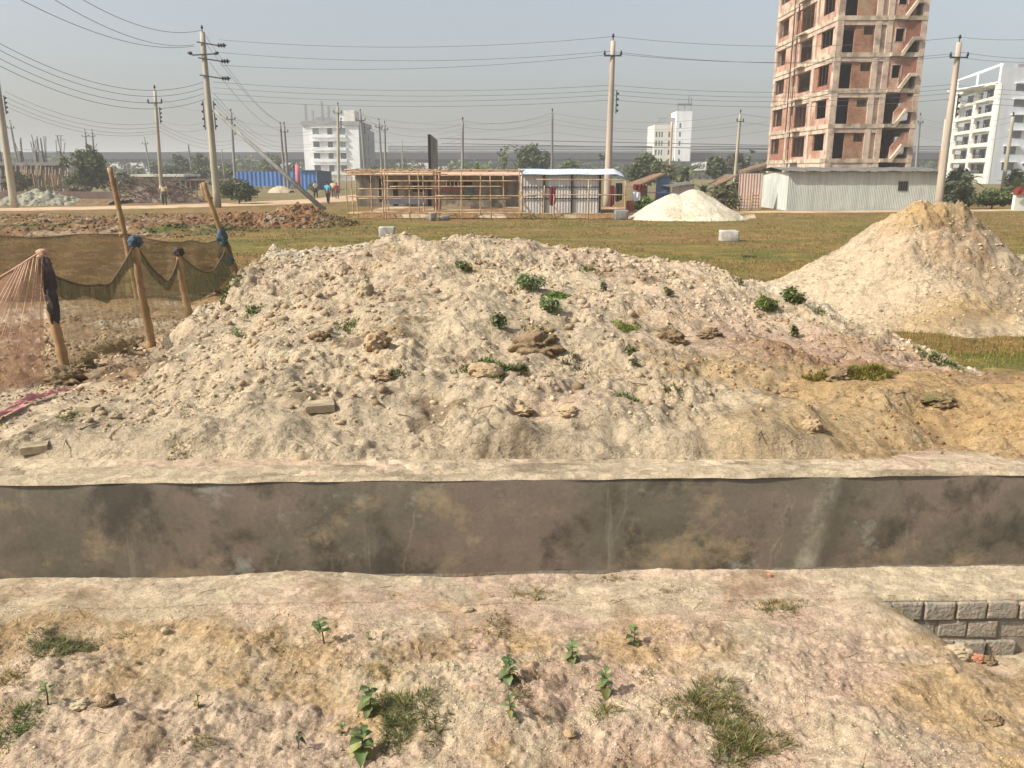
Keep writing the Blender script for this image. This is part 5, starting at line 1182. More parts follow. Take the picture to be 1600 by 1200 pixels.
xa, xb = X_(1168, 88), X_(1194, 88); m = MB(); m.prism([(xa, at(0, 266, 88).z), (xb+2, at(0, 248, 88).z), (xb+2, at(0, 252, 88).z), (xa, at(0, 270, 88).z)], 88, 92); m.build('roof', M_thatch, h4); MB().box(xa+.5, xb+2, 88.3, 92, G, at(0, 269, 88).z).build('wall', M_shk, h4)
M_pink = M_streak('pinkish_tin', srgb(184, 158, 144), srgb(160, 138, 126), srgb(150, 142, 132), (3, 3, .3), .7, .4, .65, .1)
pk = thing('pink_tin_fence', (X_(1174, 57), 57, G), 'faded pink corrugated tin fence joining the left side of the tin shed', 'fence')
corr(MB(), (X_(1156, 57), 57.4), (X_(1190, 57), 57), G, at(1170, 271, 57).z, .18, .025).build('sheet', M_pink, pk)
MB().box(X_(1158, 57), X_(1162, 57), 57.5, 57.6, G, at(0, 272, 57).z).build('post', M_bambo, pk)
gt = thing('bamboo_gate', (X_(1172, 54), 54, G), 'light bamboo hurdle gate left of the tin shed corner', 'gate')
for py in (306, 311, 316, 321, 326): MB().tube([(X_(1156, 54), 54, at(0, py, 54).z), (X_(1189, 54), 54, at(0, py-.6, 54).z)], .03, 6).build('rail', M_bamb, gt, True)
for px in (1157, 1175, 1188): MB().tube([(X_(px, 54), 53.95, G-.05), (X_(px, 54), 53.95, at(0, 300 if px == 1175 else 304, 54).z)], .035, 6).build('post', M_bamb, gt, True)
# number board
nbd = thing('number_board', (X_(1090, 86), 86, G), 'white board with dark handwritten numerals among the dark trees', 'sign')
xa, xb = X_(1078, 86), X_(1101, 86); za, zb = at(0, 266, 86).z, at(0, 253.5, 86).z
m = MB(); m.add([(xa, 86, za-.05), (xb, 86, za+.02), (xb+.05, 86, zb+.12), (xa+.05, 86, zb-.12), (xa, 86.06, za-.05), (xb, 86.06, za+.02), (xb+.05, 86.06, zb+.12), (xa+.05, 86.06, zb-.12)], [(0, 1, 2, 3), (7, 6, 5, 4), (0, 4, 5, 1), (3, 2, 6, 7), (1, 5, 6, 2), (0, 3, 7, 4)])
m.build('panel', M_wht, nbd)
for k in (.2, .8): MB().box(xa+(xb-xa)*k-.04, xa+(xb-xa)*k+.04, 86.07, 86.15, G, za+.2).build('leg', M_bambo, nbd)
fc = bpy.data.curves.new('numerals', 'FONT'); fc.body = 'H23'; fc.size = .62; fc.extrude = .004; fc.shear = .3; fc.align_x = 'CENTER'; fo = bpy.data.objects.new('numerals', fc); COL.objects.link(fo)
dg = bpy.context.evaluated_depsgraph_get(); dg.update(); me = bpy.data.meshes.new_from_object(fo.evaluated_get(dg)); bpy.data.objects.remove(fo)
me.materials.clear(); me.materials.append(M_blk); fo = bpy.data.objects.new('numerals', me); COL.objects.link(fo); fo.parent = nbd
fo.location = Vector(((xa+xb)/2, 85.97, (za+zb)/2-.2))-nbd.location; fo.rotation_euler = (math.pi/2, 0, 0)
# odds and ends left of the huts
M_or = M_plain('orange_brown_drum', srgb(176, 102, 66), srgb(150, 84, 56), 3, .7, .1)
P = at(985, 312, 50); P.z = G; o = MB().tube([P, P+Vector((0, 0, .05)), P+Vector((0, 0, .8)), P+Vector((0, 0, .84))], [.2, .24, .24, .2], 14).build('drum', M_or, None, True); tag(o, 'orange brown drum standing right of the hanging black cloth', 'drum')
cloth('hanging_cloth', 988, 1000, 300, 314, 50.5, M_wht, 'white cloth hung beside the orange brown drum')
cloth('hanging_cloth', 990, 1004, 288, 297, 52, M_red, 'reddish cloth spread on the edge of the brown hut roof')
# ---------------------------------------------------------------- right edge
bwl = thing('end_wall', (X_(1596, 55), 55, G), 'short pale plastered wall cut by the right edge', 'wall')
MB().box(X_(1588, 55), X_(1660, 55), 55, 55.3, G-.1, at(0, 303, 55).z).build('wall_panel', M_cream, bwl); MB().box(X_(1588, 55)-.1, X_(1660, 55), 54.9, 55.4, at(0, 303, 55).z+.003, at(0, 301.5, 55).z).build('coping', M_blkc, bwl)
cloth('draped_cloth', 1585, 1612, 292, 303, 54.7, M_plain('bright_red_cloth', srgb(160, 70, 62), srgb(132, 54, 50), 4, .8, .2), 'bright red cloth draped over the wall at the right edge')
bpost = MB().box(X_(1464, 57), X_(1469, 57), 57, 57.3, G, at(0, 236, 57).z).build('brick_pillar', M_brick('orange_brick', srgb(196, 138, 100), srgb(170, 116, 84), srgb(180, 160, 140))); tag(bpost, 'slim orange pillar standing behind the right pole at the shed end', 'pillar')
# ---------------------------------------------------------------- blue fence, container
M_blue = M_streak('blue_sheet', srgb(78, 120, 178), srgb(62, 100, 156), None, (.8, .8, .3), .55, .4, .65, .1); M_blued = M_plain('shaded_blue_sheet', srgb(66, 96, 122), srgb(52, 78, 104), 1, .6, .1)
FY = 122
bfz = at(0, 268, FY).z
bfn = thing('blue_fence', (X_(420, FY), FY, G), 'bright blue corrugated sheet fence far behind the slanting prop pole', 'fence')
corr(MB(), (X_(366, FY), FY), (X_(466, FY), FY), G+.1, bfz, .6, .05).build('sheet', M_blue, bfn)
MB().box(X_(366, FY), X_(466, FY), FY-.1, FY+.1, G, G+.12).build('base_kerb', M_shk, bfn)
bc = thing('blue_cabin', (X_(485, 112), 112, G), 'blue site cabin with a darker side and flat roof before the white block', 'cabin')
cz = at(0, 266, 112).z
corr(MB(), (X_(471, 112), 112), (X_(496, 112), 112), G, cz, .5, .04).build('front_wall', M_blue, bc)
corr(MB(), (X_(496, 112), 112), (X_(519, 116), 116), G, (cz, cz-.3), .5, .04).build('side_wall', M_blued, bc)  # darker copy of the blue paints the shade onto this side
m = MB(); m.add([(X_(470, 112), 111.8, cz+.05), (X_(497, 112), 111.8, cz+.05), (X_(520, 116), 116, cz-.15), (X_(490, 118), 119, cz)], [(0, 1, 2, 3)]); m.add([(X_(470, 112), 111.8, cz-.1), (X_(497, 112), 111.8, cz-.1), (X_(497, 112), 111.8, cz+.05), (X_(470, 112), 111.8, cz+.05)], [(0, 1, 2, 3)]); m.add([(X_(497, 112), 111.8, cz-.1), (X_(520, 116), 116, cz-.3), (X_(520, 116), 116, cz-.15), (X_(497, 112), 111.8, cz+.05)], [(0, 1, 2, 3)])
m.build('roof', M_plain('teal_roof', srgb(70, 128, 140), srgb(56, 104, 118), 1, .6, 0), bc)
pkp = MB().tube([(X_(467, 118), 118, G), (X_(467, 118), 118, at(0, 257, 118).z)], .32, 8).build('pink_post', M_plain('pink_paint', srgb(206, 116, 120), srgb(188, 96, 92), 1, .8, 0), None, True); tag(pkp, 'pink and orange banded post between blue fence and blue cabin', 'post')
lw = MB().box(X_(360, 118), X_(520, 118), 117, 117.4, G, at(0, 291, 117).z).build('low_wall', M_shk); tag(lw, 'low brown wall running below the blue fence', 'wall')
ph = earth('sand_pile', X_(424, 100), X_(456, 100), 96, 104, lambda X, Y: at(0, 290.5, 100).z+.25-np.sqrt(((X-X_(438, 100))*.55)**2+((Y-100)*.5)**2+.05)+.1*fbm(X, Y, 3, 3), lambda X, Y: full(PALE*.95, X.shape), .15, 'small pale sand pile in front of the blue fence by the paired poles', 'sand pile')
# ---------------------------------------------------------------- left background
M_shed = M_plain('grey_shed_wall', srgb(150, 146, 136), srgb(128, 124, 114), 1, .9, .1); M_shedr = M_plain('pale_shed_roof', srgb(206, 204, 192), srgb(186, 184, 172), 1, .7, 0)
gs = thing('low_shed', (X_(245, 112), 112, G), 'low grey shed with a thin pale roof behind the brushwood pile', 'shed')
z1 = at(0, 276, 112).z
MB().wall('y', 112, X_(210, 112), X_(292, 112), G, z1, .2, [(X_(272, 112), X_(281, 112), G+.1, z1-.5), (X_(284, 112), X_(290, 112), G+.1, z1-.5)]).build('wall', M_shed, gs); MB().box(X_(210, 112), X_(292, 112), 116, 116.2, G, z1).build('back_wall', M_void, gs)
MB().box(X_(206, 112), X_(294, 112), 111, 117, z1+.003, z1+.3).build('roof', M_shedr, gs)
sr = thing('stall_roof', (X_(320, 80), 80, G), 'flat brown stall roof on thin posts behind the tall propped pole', 'stall')
z1 = at(0, 282, 80).z; MB().box(X_(300, 80), X_(368, 80), 79, 82, z1, z1+.12).build('roof', M_thatch, sr)
for px in (303, 311, 337, 366): MB().box(X_(px, 80)-.06, X_(px, 80)+.06, 79.3, 79.42, G, z1-.003).build('post', M_bambo, sr)
# unfinished wall with rebar
M_adobe = M_plain('brown_wall', srgb(128, 108, 96), srgb(104, 86, 78), .6, .95, .2)
uw = thing('unfinished_house', (X_(40, 98), 98, G), 'unfinished low house with bare rods sticking up behind leaning planks at left', 'building')
zt = at(0, 253, 98).z
MB().box(X_(-90, 98), X_(104, 98), 98.4, 98.7, G, zt-.4).build('wall', M_adobe, uw)
MB().box(X_(-90, 98), X_(98, 98), 98.0, 98.35, zt-.39, zt).build('beam', M_grc, uw)
for px in (2, 24, 40, 64): MB().box(X_(px, 98)-.2, X_(px, 98)+.2, 97.8, 98.34, G, zt-.395).build('column', M_grc, uw)
rs = random.Random(8)
for cx, tp in ((4, 222), (36, 214), (60, 212), (70, 214), (98, 212)):
    for j in range(5):
        x = X_(cx+rs.uniform(-5, 5), 98); MB().tube([(x, 98.2+rs.uniform(0, 1), zt-.2), (x+rs.uniform(-.25, .25), 98.2+rs.uniform(0, 1), at(0, tp+rs.uniform(-2, 10), 98).z)], .045, 5).build('steel_rod', M_cfar, uw)
    MB().box(X_(cx-2, 98), X_(cx+2, 98), 98.2, 98.6, zt+.003, zt+1.2).build('column_stub', M_grc, uw)
for px0, px1, py in ((96, 108, 212), (96, 110, 219)): MB().box(X_(px0, 98), X_(px1, 98), 98.2, 98.3, at(0, py, 98).z, at(0, py-.8, 98).z).build('lintel', M_cfar, uw)
lp = thing('plank_fence', (X_(75, 88), 88, G), 'fence of upright grey planks left of the round bush', 'fence')
for k in range(30):
    px = 42+k*1.85; x = X_(px, 88); h = at(0, 272+rs.uniform(-2.5, 2.5), 88).z
    MB().bar((x, 88, G), (x+rs.uniform(-.15, .15), 88+rs.uniform(-.1, .1), h), .16, .05).build('plank', M_bambo, lp)
pp = thing('leaning_planks', (X_(20, 94), 94, G), 'row of brown poles leaning against the unfinished house at the left edge', 'planks')
for k in range(26):
    px = -20+k*4.2; x = X_(px, 94); MB().bar((x, 96.3+rs.uniform(-.3, .3), G), (x+rs.uniform(-.35, .05), 97.5, at(0, 258+rs.uniform(-1, 9), 97).z), .13, .06).build('plank', M_bambo if k % 4 else M_grc, pp)
lbw = MB().box(X_(-60, 78), X_(186, 78), 78, 78.3, G-.1, at(0, 299.5, 78).z).build('garden_wall', M_adobe); tag(lbw, 'low brown brick wall behind the grey sheets at the left', 'wall')
for px0, px1, tp, lab in ((40, 100, 284, 'dry grass tussock in front of the plank fence'), (100, 140, 288, 'dry brown weeds under the round bush'), (150, 200, 284, 'dry brown weeds right of the round bush')):
    tree('bush', px0, px1, tp, 301, 82, lab, 'bush', BG, 900, .16, 6, px0, False)
M_gsh = M_plain('grey_plastic', srgb(156, 152, 130), srgb(116, 114, 96), 1.6, .8, .8, 4, .1, c3=srgb(84, 84, 72), s3=1.3)
def zsh(X, Y):
    d = np.sqrt(((X-X_(62, 66))*.32)**2+((Y-66)*.4)**2+.03); z = .28-d; return z+.45*np.abs(fbm(X*.9, Y*.9, 5, 901, .65))+.25*np.abs(vn(X*2.2+Y, Y*2-X, 903))-.25
xs = np.arange(X_(10, 66), X_(140, 66), .07); ys = np.arange(62, 71, .09); X, Y = np.meshgrid(xs, ys); Z = zsh(X, Y)
o = grid('plastic_sheet_heap', X, Y, Z, M_gsh, None, Z > G-.05); tag(o, 'crumpled heap of pale grey sheets right of the left edge pole', 'sheet heap')
rw = grid_ = earth('rubble_row', X_(100, 68), X_(200, 68), 64, 71, lambda X, Y: -1.1+.35*sst(64, 65.5, Y)*sst(71, 69, Y)+cl2(X, Y, .6)*sst(64, 65.5, Y)*sst(71, 69, Y), lambda X, Y: lerpc(full(BROWN*.8, X.shape), GREYB, sst(-.2, .3, fbm(X*.6, Y*.6, 3, 2))), .09, 'low rubble and soil between the grey sheets and the brushwood', 'rubble')
# brushwood pile
bp = thing('brushwood_pile', (X_(250, 70), 70, G), 'wide pile of tangled dry branches behind the dirt road', 'brushwood')
m = MB()
for k in range(420):
    px = rs.triangular(190, 312, 250); x = X_(px, 70); ww = 1-abs(px-250)/66; hh = max(.1, 1.75*max(0, ww)**.6); z = G+rs.random()*hh; y = 70+rs.uniform(-1.6, 1.6)
    a = rs.uniform(0, 6.28); e = rs.uniform(-.5, .7); L = rs.uniform(.8, 2.0); d = Vector((math.cos(a)*math.cos(e), math.sin(a)*math.cos(e), math.sin(e)))
    p = Vector((x, y, z)); q = p+d*L*.5+Vector((rs.uniform(-.15, .15), 0, rs.uniform(-.1, .1))); q2 = p+d*L
    q2.z = max(q2.z, G+.05); r = rs.uniform(.018, .045); m.tube([p, q, q2], [r, r*.8, r*.4], 4, False)
m.build('branches', M_stick, bp)
xs = np.arange(X_(188, 70), X_(314, 70), .15); ys = np.arange(68, 72.5, .15); X, Y = np.meshgrid(xs, ys); Z = G-.1+1.25*np.clip(1-np.abs(X-X_(250, 70))/3.4, 0, 1)**.6*np.clip(1-np.abs(Y-70.3)/1.9, 0, 1)**.5+.1*fbm(X*2, Y*2, 3, 5)
grid('litter', X, Y, Z, M_adobe, None, Z > G-.02, bp)
# ---------------------------------------------------------------- people
M_skin = M_plain('brown_skin', srgb(122, 84, 64), srgb(112, 76, 58), 6, .6, 0); M_hair = M_plain('black_hair', srgb(24, 20, 20), srgb(18, 16, 16), 6, .7, 0)
def skin(name, V, E, R, mat, par, root=0):
    me = bpy.data.meshes.new(name); me.from_pydata([tuple(v) for v in V], E, []); me.update()
    o = bpy.data.objects.new(name, me); COL.objects.link(o); o.parent = par
    md = o.modifiers.new('skin', 'SKIN'); md.use_smooth_shade = True
    for i, sv in enumerate(me.skin_vertices[0].data): sv.radius = R[i] if isinstance(R[i], tuple) else (R[i], R[i]); sv.use_root = (i == root)
    o.modifiers.new('sub', 'SUBSURF').levels = 1; o.modifiers['sub'].render_levels = 1
    me.materials.append(mat); return o
def person(P, h, face, top, bottom, label, walk=.12, arms=(.1, -.1), longb=True, shirt_long=.02):
    """face: heading of the body's front (radians, 0 = +X)"""
    t = thing('person', P, label, 'person', 'people by the road'); t.rotation_euler = (0, 0, face-math.pi/2); s = h/1.7
    K = lambda x, y, z: Vector((x*s, y*s, z*s))
    V = [K(0, 0, .92), K(0, 0, 1.12), K(0, .01, 1.38), K(0, .01, 1.47), K(0, .03, 1.56), K(0, .03, 1.66)]
    R = [.12*s, .11*s, .10*s, .05*s, .085*s, .07*s]; E = [(0, 1), (1, 2), (2, 3), (3, 4), (4, 5)]
    def chain(start, pts, rs):
        p = start
        for q, r in zip(pts, rs): V.append(K(*q)); R.append(r*s); E.append((p, len(V)-1)); p = len(V)-1
        return p
    for sd, w_ in ((-1, walk), (1, -walk)):
        chain(0, [(sd*.1, 0, .84), (sd*.1, w_*.6+.02, .48), (sd*.1, w_, .08), (sd*.11, w_+.14, .03)], [.085, .06, .042, .035])
    for sd, a in ((-1, arms[0]), (1, arms[1])):
        e = chain(2, [(sd*.19, 0, 1.38), (sd*.25, a*.4, 1.10), (sd*.25, a+.06, .86), (sd*.25, a+.09, .80)], [.055, .042, .032, .028])
        for f_ in range(4): chain(e, [(sd*.25+.006*(f_-1.5), a+.075+.02*f_, .745), (sd*.25+.006*(f_-1.5)-sd*.008, a+.08+.02*f_, .71)], [.009, .008])
        chain(e, [(sd*.225, a+.12, .79), (sd*.22, a+.135, .765)], [.010, .009])
    V.append(K(0, .125, 1.575)); R.append(.014*s); E.append((4, len(V)-1))
    skin('body', V, E, R, M_skin, t)
    Vs = [K(0, 0, .88-shirt_long), K(0, 0, 1.12), K(0, .01, 1.36), K(0, .01, 1.44)]; Es = [(0, 1), (1, 2), (2, 3)]; Rs = [(.15*s, .12*s), (.145*s, .115*s), (.14*s, .11*s), (.07*s, .07*s)]
    for sd, a in ((-1, arms[0]), (1, arms[1])):
        n = len(Vs); Vs += [K(sd*.19, 0, 1.37), K(sd*.25, a*.35, 1.15)]; Rs += [.072*s, .06*s]; Es += [(2, n), (n, n+1)]
    skin('shirt', Vs, Es, Rs, top, t)
    Vb = [K(0, 0, .92)]; Rb = [(.145*s, .115*s)]; Eb = []
    for sd, w_ in ((-1, walk), (1, -walk)):
        n = len(Vb); Vb += [K(sd*.095, 0, .80), K(sd*.1, w_*.6+.02, .48), K(sd*.1, w_, .12)]; Rb += [.10*s, .082*s, .065*s]; Eb += [(0, n), (n, n+1), (n+1, n+2)]
    skin('trousers', Vb, Eb, Rb, bottom, t)
    skin('hair', [K(0, .0, 1.60), K(0, .0, 1.66), K(0, .04, 1.70)], [(0, 1), (1, 2)], [.088*s, .084*s, .06*s], M_hair, t)
    for sd in (-1, 1): skin('ear', [K(sd*.085, .03, 1.575), K(sd*.09, .025, 1.60)], [(0, 1)], [.012*s, .012*s], M_skin, t)
    fc_ = MB(); 
    for sd in (-1, 1): fc_.tube([K(sd*.032, .112, 1.60), K(sd*.032, .122, 1.60)], .01*s, 6)
    fc_.build('eyes', M_hair, None).parent = t
    m_ = MB().tube([K(-.022, .112, 1.525), K(.022, .112, 1.525)], .006*s, 5).build('mouth', M_red, None); m_.parent = t
    return t
def clo(n, c): return M_plain(n, c, mul(c, .8), 6, .9, .1)
def foot(px, py, Y):
    p = at(px, py, Y); p.z = float(z_base(np.array([p.x]), np.array([Y]))[0]); return p
T_blue, T_wht, T_rd, T_crm, B_blk, B_grn, B_gry = clo('turquoise_shirt', srgb(92, 168, 190)), clo('white_shirt', srgb(214, 208, 200)), clo('red_shirt', srgb(158, 48, 46)), clo('cream_shirt', srgb(214, 204, 168)), clo('black_trousers', srgb(40, 40, 44)), clo('dark_green_lungi', srgb(52, 66, 52)), clo('grey_trousers', srgb(88, 84, 84))
P = foot(513, 318, 66.5); person(P, 1.68, 1.3, T_blue, B_blk, 'person in a turquoise shirt and black trousers walking by the bamboo frame', .10)
P = foot(527, 311, 76); person(P, 1.45, 1.9, T_rd, B_gry, 'person in a red shirt walking just right of the turquoise shirt', .12)
P = foot(521, 309, 80); person(P, 1.62, 1.6, T_crm, B_gry, 'person in cream clothes between the turquoise and red shirts', .08)
P = foot(494, 308, 80); person(P, 1.6, 2.6, T_wht, B_blk, 'person in a white shirt left of the turquoise shirt, near the prop pole foot', .12)
P = foot(257.5, 319, 61.5); P.z = -.93; person(P, 1.7, -1.2, T_crm, B_grn, 'person in a cream shirt and dark green lungi by the brushwood', .16, (.2, -.1))
# ---------------------------------------------------------------- nets and their bamboo posts
M_post = M_plain('weathered_bamboo', srgb(172, 140, 100), srgb(136, 106, 74), 3, .75, .3, 30, .004, c3=srgb(96, 74, 54), s3=2.5)
M_nback = M_net('brown_net', srgb(132, 104, 82), srgb(112, 92, 68), .74, (1.2, 1.2, 6), .24)
M_npink = M_net('pinkish_net', srgb(188, 150, 126), srgb(164, 126, 104), .56, (8, 8, .6), .22)
M_ngr = M_net('olive_net', srgb(116, 104, 80), srgb(96, 88, 66), .46, (5, 5, 2), .22)
M_nband = M_net('olive_net_hem', srgb(84, 82, 58), srgb(66, 66, 48), .84, (5, 5, 3), .2)
M_nstr = M_plain('net_strand', srgb(196, 164, 138), srgb(172, 136, 112), 6, .8, 0); M_nhem = M_plain('net_hem_rope', srgb(104, 90, 72), srgb(84, 72, 58), 6, .8, .2)
M_rope = M_plain('teal_rag', srgb(78, 98, 106), srgb(44, 58, 68), 8, .85, .5, 40, .01)
M_ragd = M_plain('dark_rag', srgb(74, 68, 72), srgb(54, 52, 48), 5, .9, .5, 20, .02, c3=srgb(104, 84, 70), s3=3)
def bpost(name, base, top, r, label, cat='post', group='bamboo posts of the net fence', nodes=6):
    t = thing(name, base, label, cat, group); base = Vector(base); top = Vector(top); m = MB(); pts = []; rad = []
    for k in range(nodes*3+1):
        s = k/(nodes*3); pts.append(base.lerp(top, s)+Vector((.012*math.sin(s*5+base.x), .012*math.cos(s*4), 0))); rad.append(r*(1-.2*s)*(1.18 if k % 3 == 0 else 1))
    m.tube([base-(top-base).normalized()*.2]+pts, [r]+rad, 10).build('pole', M_post, t, True); return t
def rag(par, P, s, mat, seed, nm='tied_rag', h=1.):
    """knotted rag round a post"""
    r = np.random.default_rng(seed); th = np.linspace(0, 2*np.pi, 25)[:-1]; zz = np.linspace(-1, 1, 12); T_, Z_ = np.meshgrid(th, zz)
    rad = (.35+.65*np.sqrt(np.clip(1-Z_**2, 0, 1)))*(1+.55*fbm(np.cos(T_)*1.6+seed, Z_*3+np.sin(T_)*1.6, 5, seed, .65)+.16*np.sin(T_*5+Z_*4))
    V = np.stack([P.x+np.cos(T_)*rad*s, P.y+np.sin(T_)*rad*s, P.z+Z_*s*1.1*h], -1).reshape(-1, 3)
    n = 24; Fq = np.array([[j*n+i, j*n+(i+1) % n, (j+1)*n+(i+1) % n, (j+1)*n+i] for j in range(11) for i in range(n)])
    o = npmesh(nm, V, Fq, mat, None, None); o.parent = par; o.location = -Vector(par.location); return o
def ground(P): return Vector((P.x, P.y, float(z_top(np.array([P.x]), np.array([P.y]))[0])))
def onY(px, py, Y):
    P = at(px, py, Y); return P
b1 = onY(100, 582, 8.2); t1 = at(66, 392, b1.y+.1); b2 = onY(234, 535, 10.4); t2 = at(211, 374, b2.y); b3 = onY(297, 506, 11.6); t3 = at(279, 394, b3.y+.1)
p1 = bpost('net_post', b1, t1, .05, 'leaning bark-wrapped post with a rag near the left edge, holding the pinkish net')
rag(p1, t1.lerp(b1, .03), .055, M_nstr, 1, 'net_bundle', 1.)
rag(p1, t1.lerp(b1, .22)+Vector((.01, -.01, 0)), .062, M_ragd, 10, 'wrapped_rag', 3.2); rag(p1, t1.lerp(b1, .45)+Vector((.015, -.01, 0)), .055, M_ragd, 12, 'wrapped_rag', 3.4)
m = MB(); rs = random.Random(4)
p2 = bpost('net_post', b2, t2, .052, 'straight pale bamboo post with a blue rag tied to its top'); rag(p2, t2-Vector((0, 0, .03)), .075, M_rope, 20, 'blue_rag')
p3 = bpost('net_post', b3, t3, .05, 'shorter tilted bamboo post with a frayed top, left of the mound'); rag(p3, t3, .065, M_ragd, 23, 'frayed_rag')
P = hit(302, 500); rag(p3, Vector(b3)+Vector((.06, 0, .04)), .05, M_rope, 24, 'rag_at_foot')
YB_ = 16.9
bB = onz(216, 472, G); bB = at(216, 470, YB_); bB.z = G; tB = at(172, 262, YB_)
pB = bpost('net_post', bB, tB, .06, 'tallest bamboo pole, dark at its tip, holding the brown net behind', nodes=8); rag(pB, at(193, 366, YB_), .08, M_post, 25, 'rope_knot', .6)
b4 = at(380, 446, 17.6); b4.z = float(z_base(np.array([b4.x]), np.array([b4.y]))[0]); t4 = at(319, 285, 17.2)
p4 = bpost('net_post', b4, t4, .055, 'tall leaning bamboo pole with a forked tip and a bunched teal net', nodes=8)
P = at(332, 309, 17.25); m = MB().tube([P, P+Vector((-.16, 0, -.08)), P+Vector((-.22, 0, .28))], [.03, .025, .018], 7); fk = m.build('fork', M_post, p4, True)
for k, (px, py, s) in enumerate(((347, 372, .10), (351, 392, .12), (358, 408, .09), (345, 398, .08), (376, 441, .06))): rag(p4, at(px, py, 17.2), s, M_rope if k % 2 == 0 else M_ngr, 30+k, 'bunched_net', 1.7 if k < 2 else 1.)
def net(name, top, bot, mat, label, nx=60, nz=18, fold=.05, fk=9., hem=True, seed=0, cat='net', par=None, hemr=.012):
    """sheet between two polylines (equal parameter)"""
    us = np.linspace(0, 1, nx); vs_ = np.linspace(0, 1, nz)
    L = lambda pts: np.stack([np.interp(us, np.linspace(0, 1, len(pts)), [p[i] for p in pts]) for i in range(3)], -1)
    A, B = L(top), L(bot); S = A[None]*(1-vs_[:, None, None])+B[None]*vs_[:, None, None]
    U, V_ = np.meshgrid(us, vs_)
    f = fold*(np.sin(U*fk*6.28+1.5*V_+seed)*.6+fbm(U*fk, V_*2, 3, seed+7))*np.sin(np.pi*np.clip(V_*.9+.1, 0, 1))
    o = grid(name, S[..., 0], S[..., 1]+f, S[..., 2]+.3*f*0, mat, None, None, par)
    if par is None: tag(o, label, cat)
    if hem: MB().tube([tuple(p) for p in A[::2]], hemr, 6).build('hem', M_nhem if mat != M_npink else M_nstr, o, True)
    return o
def sag(a, b, d, n=14, d2=0): return [Vector((0, 0, .07*float(vn(np.array([k*.45+a.x*3]), np.array([b.x]), 5)[0])*math.sin(math.pi*k/n)))+a.lerp(b, k/n)-Vector((0, 0, d*4*(k/n)*(1-k/n)*(1+d2*(k/n-.5)))) for k in range(n+1)]
def gline(a, b, n=14, off=0): return [ground(a.lerp(b, k/n))+Vector((0, 0, off)) for k in range(n+1)]
# the brown net behind
tb0 = at(-330, 364, YB_); tb1 = at(196, 366, YB_); tb2 = at(346, 374, 17.2); 
nb_ = net('brown_net', sag(tb0, tb1, .05), [at(-330+526*k/14, 466+2*math.sin(k), YB_) for k in range(15)], M_nback, 'long taut brown net stretched behind the posts to the left edge', 90, 16, .03, 6, True, 3)
nb2 = net('brown_net', sag(tb1+Vector((0, .02, 0)), tb2, .12), [at(206+(366-206)*k/14, 472-1.5*k, YB_+.5*k/14) for k in range(15)], M_nback, 'shorter brown net piece between the tallest pole and the forked pole', 50, 16, .04, 4, True, 5)
# front nets
s1 = sag(t1+Vector((.03, .02, -.22)), t2-Vector((.02, 0, .06)), .30, 14, .2); g1 = gline(b1, b2, 14, .01)
n1 = net('olive_net', s1, [s1[k].lerp(g1[k], .93) for k in range(15)], M_ngr, 'thin olive net sagging between the rag-wrapped post and the straight post', 70, 18, .05, 3, True, 1)
net('hem_band', [p+Vector((0, -.012, 0)) for p in s1], [p-Vector((0, .012, .16+.05*math.sin(k))) for k, p in enumerate(s1)], M_nband, None, 50, 6, .02, 5, False, 2, par=n1)
s2 = sag(t2-Vector((0, 0, .05)), t3-Vector((0, 0, .04)), .36, 14, .5); g2 = gline(b2, b3, 14, .01)
n2 = net('olive_net', s2, [s2[k].lerp(g2[k], .9) for k in range(15)], M_ngr, 'thin olive net hanging between the straight post and the shorter tilted post', 60, 18, .05, 3, True, 4)
net('hem_band', [p+Vector((0, -.012, 0)) for p in s2], [p-Vector((0, .012, .12)) for p in s2], M_nband, None, 50, 6, .02, 5, False, 2, par=n2)
e4 = at(352, 388, 17.0); g4 = at(372, 436, 17.0)
s3 = sag(t3-Vector((0, 0, .03)), e4, .32, 14, .3)
n3 = net('olive_net', s3, [s3[k].lerp(b3.lerp(g4, k/14), .72) for k in range(15)], M_nband, 'dark olive net dipping from the shorter tilted post to the forked pole', 60, 16, .05, 3, True, 6)
# pinkish fan net at the left edge
e0 = at(-120, 486, b1.y-.7); top = [t1.lerp(e0, k/14)-Vector((0, 0, .05*math.sin(k/14*3.14))) for k in range(15)]
gb0 = hit(70, 600); gb1 = hit(-200, 660); bot = [ground(gb0.lerp(gb1, k/14))+Vector((0, 0, .02)) for k in range(15)]
us = np.linspace(0, 1, 90); vs_ = np.linspace(0, 1, 26); U, V_ = np.meshgrid(us, vs_)
Lp = lambda pts, u: np.stack([np.interp(u, np.linspace(0, 1, len(pts)), [p[i] for p in pts]) for i in range(3)], -1)
S = Lp(top, (U*(.18+.82*V_)).ravel()).reshape(*U.shape, 3)*0
A = Lp(top, U); B = Lp(bot, U)
S = A*(1-V_[..., None])+B*V_[..., None]
f = .022*np.sin(U*47+3*np.sin(U*7))*(.25+V_)+.10*fbm(U*6, V_*1.5, 4, 9)*(.2+V_)
pn = tag(grid('pinkish_net', S[..., 0], S[..., 1]+f, S[..., 2], M_npink), 'pinkish see-through net fanning down in pleats at the left edge', 'net')
rs = random.Random(12)
for k in range(10):
    u = .01+.075*k+rs.uniform(-.03, .03); q = Vector(Lp(bot, np.array([min(1, u*1.05+.02)]))[0]); a_ = t1-Vector((.01*k, 0, .015)); a_ = Vector(Lp(top, np.array([u*.35]))[0])
    e = a_.lerp(q, rs.uniform(.35, .95)); MB().tube([a_, a_.lerp(e, .5)-Vector((0, .02, .02)), e], [.005, .004, .002], 5).build('pleat_strand', M_nstr, pn, True)
MB().tube([tuple(p) for p in top], .012, 6).build('hem', M_nstr, pn, True)
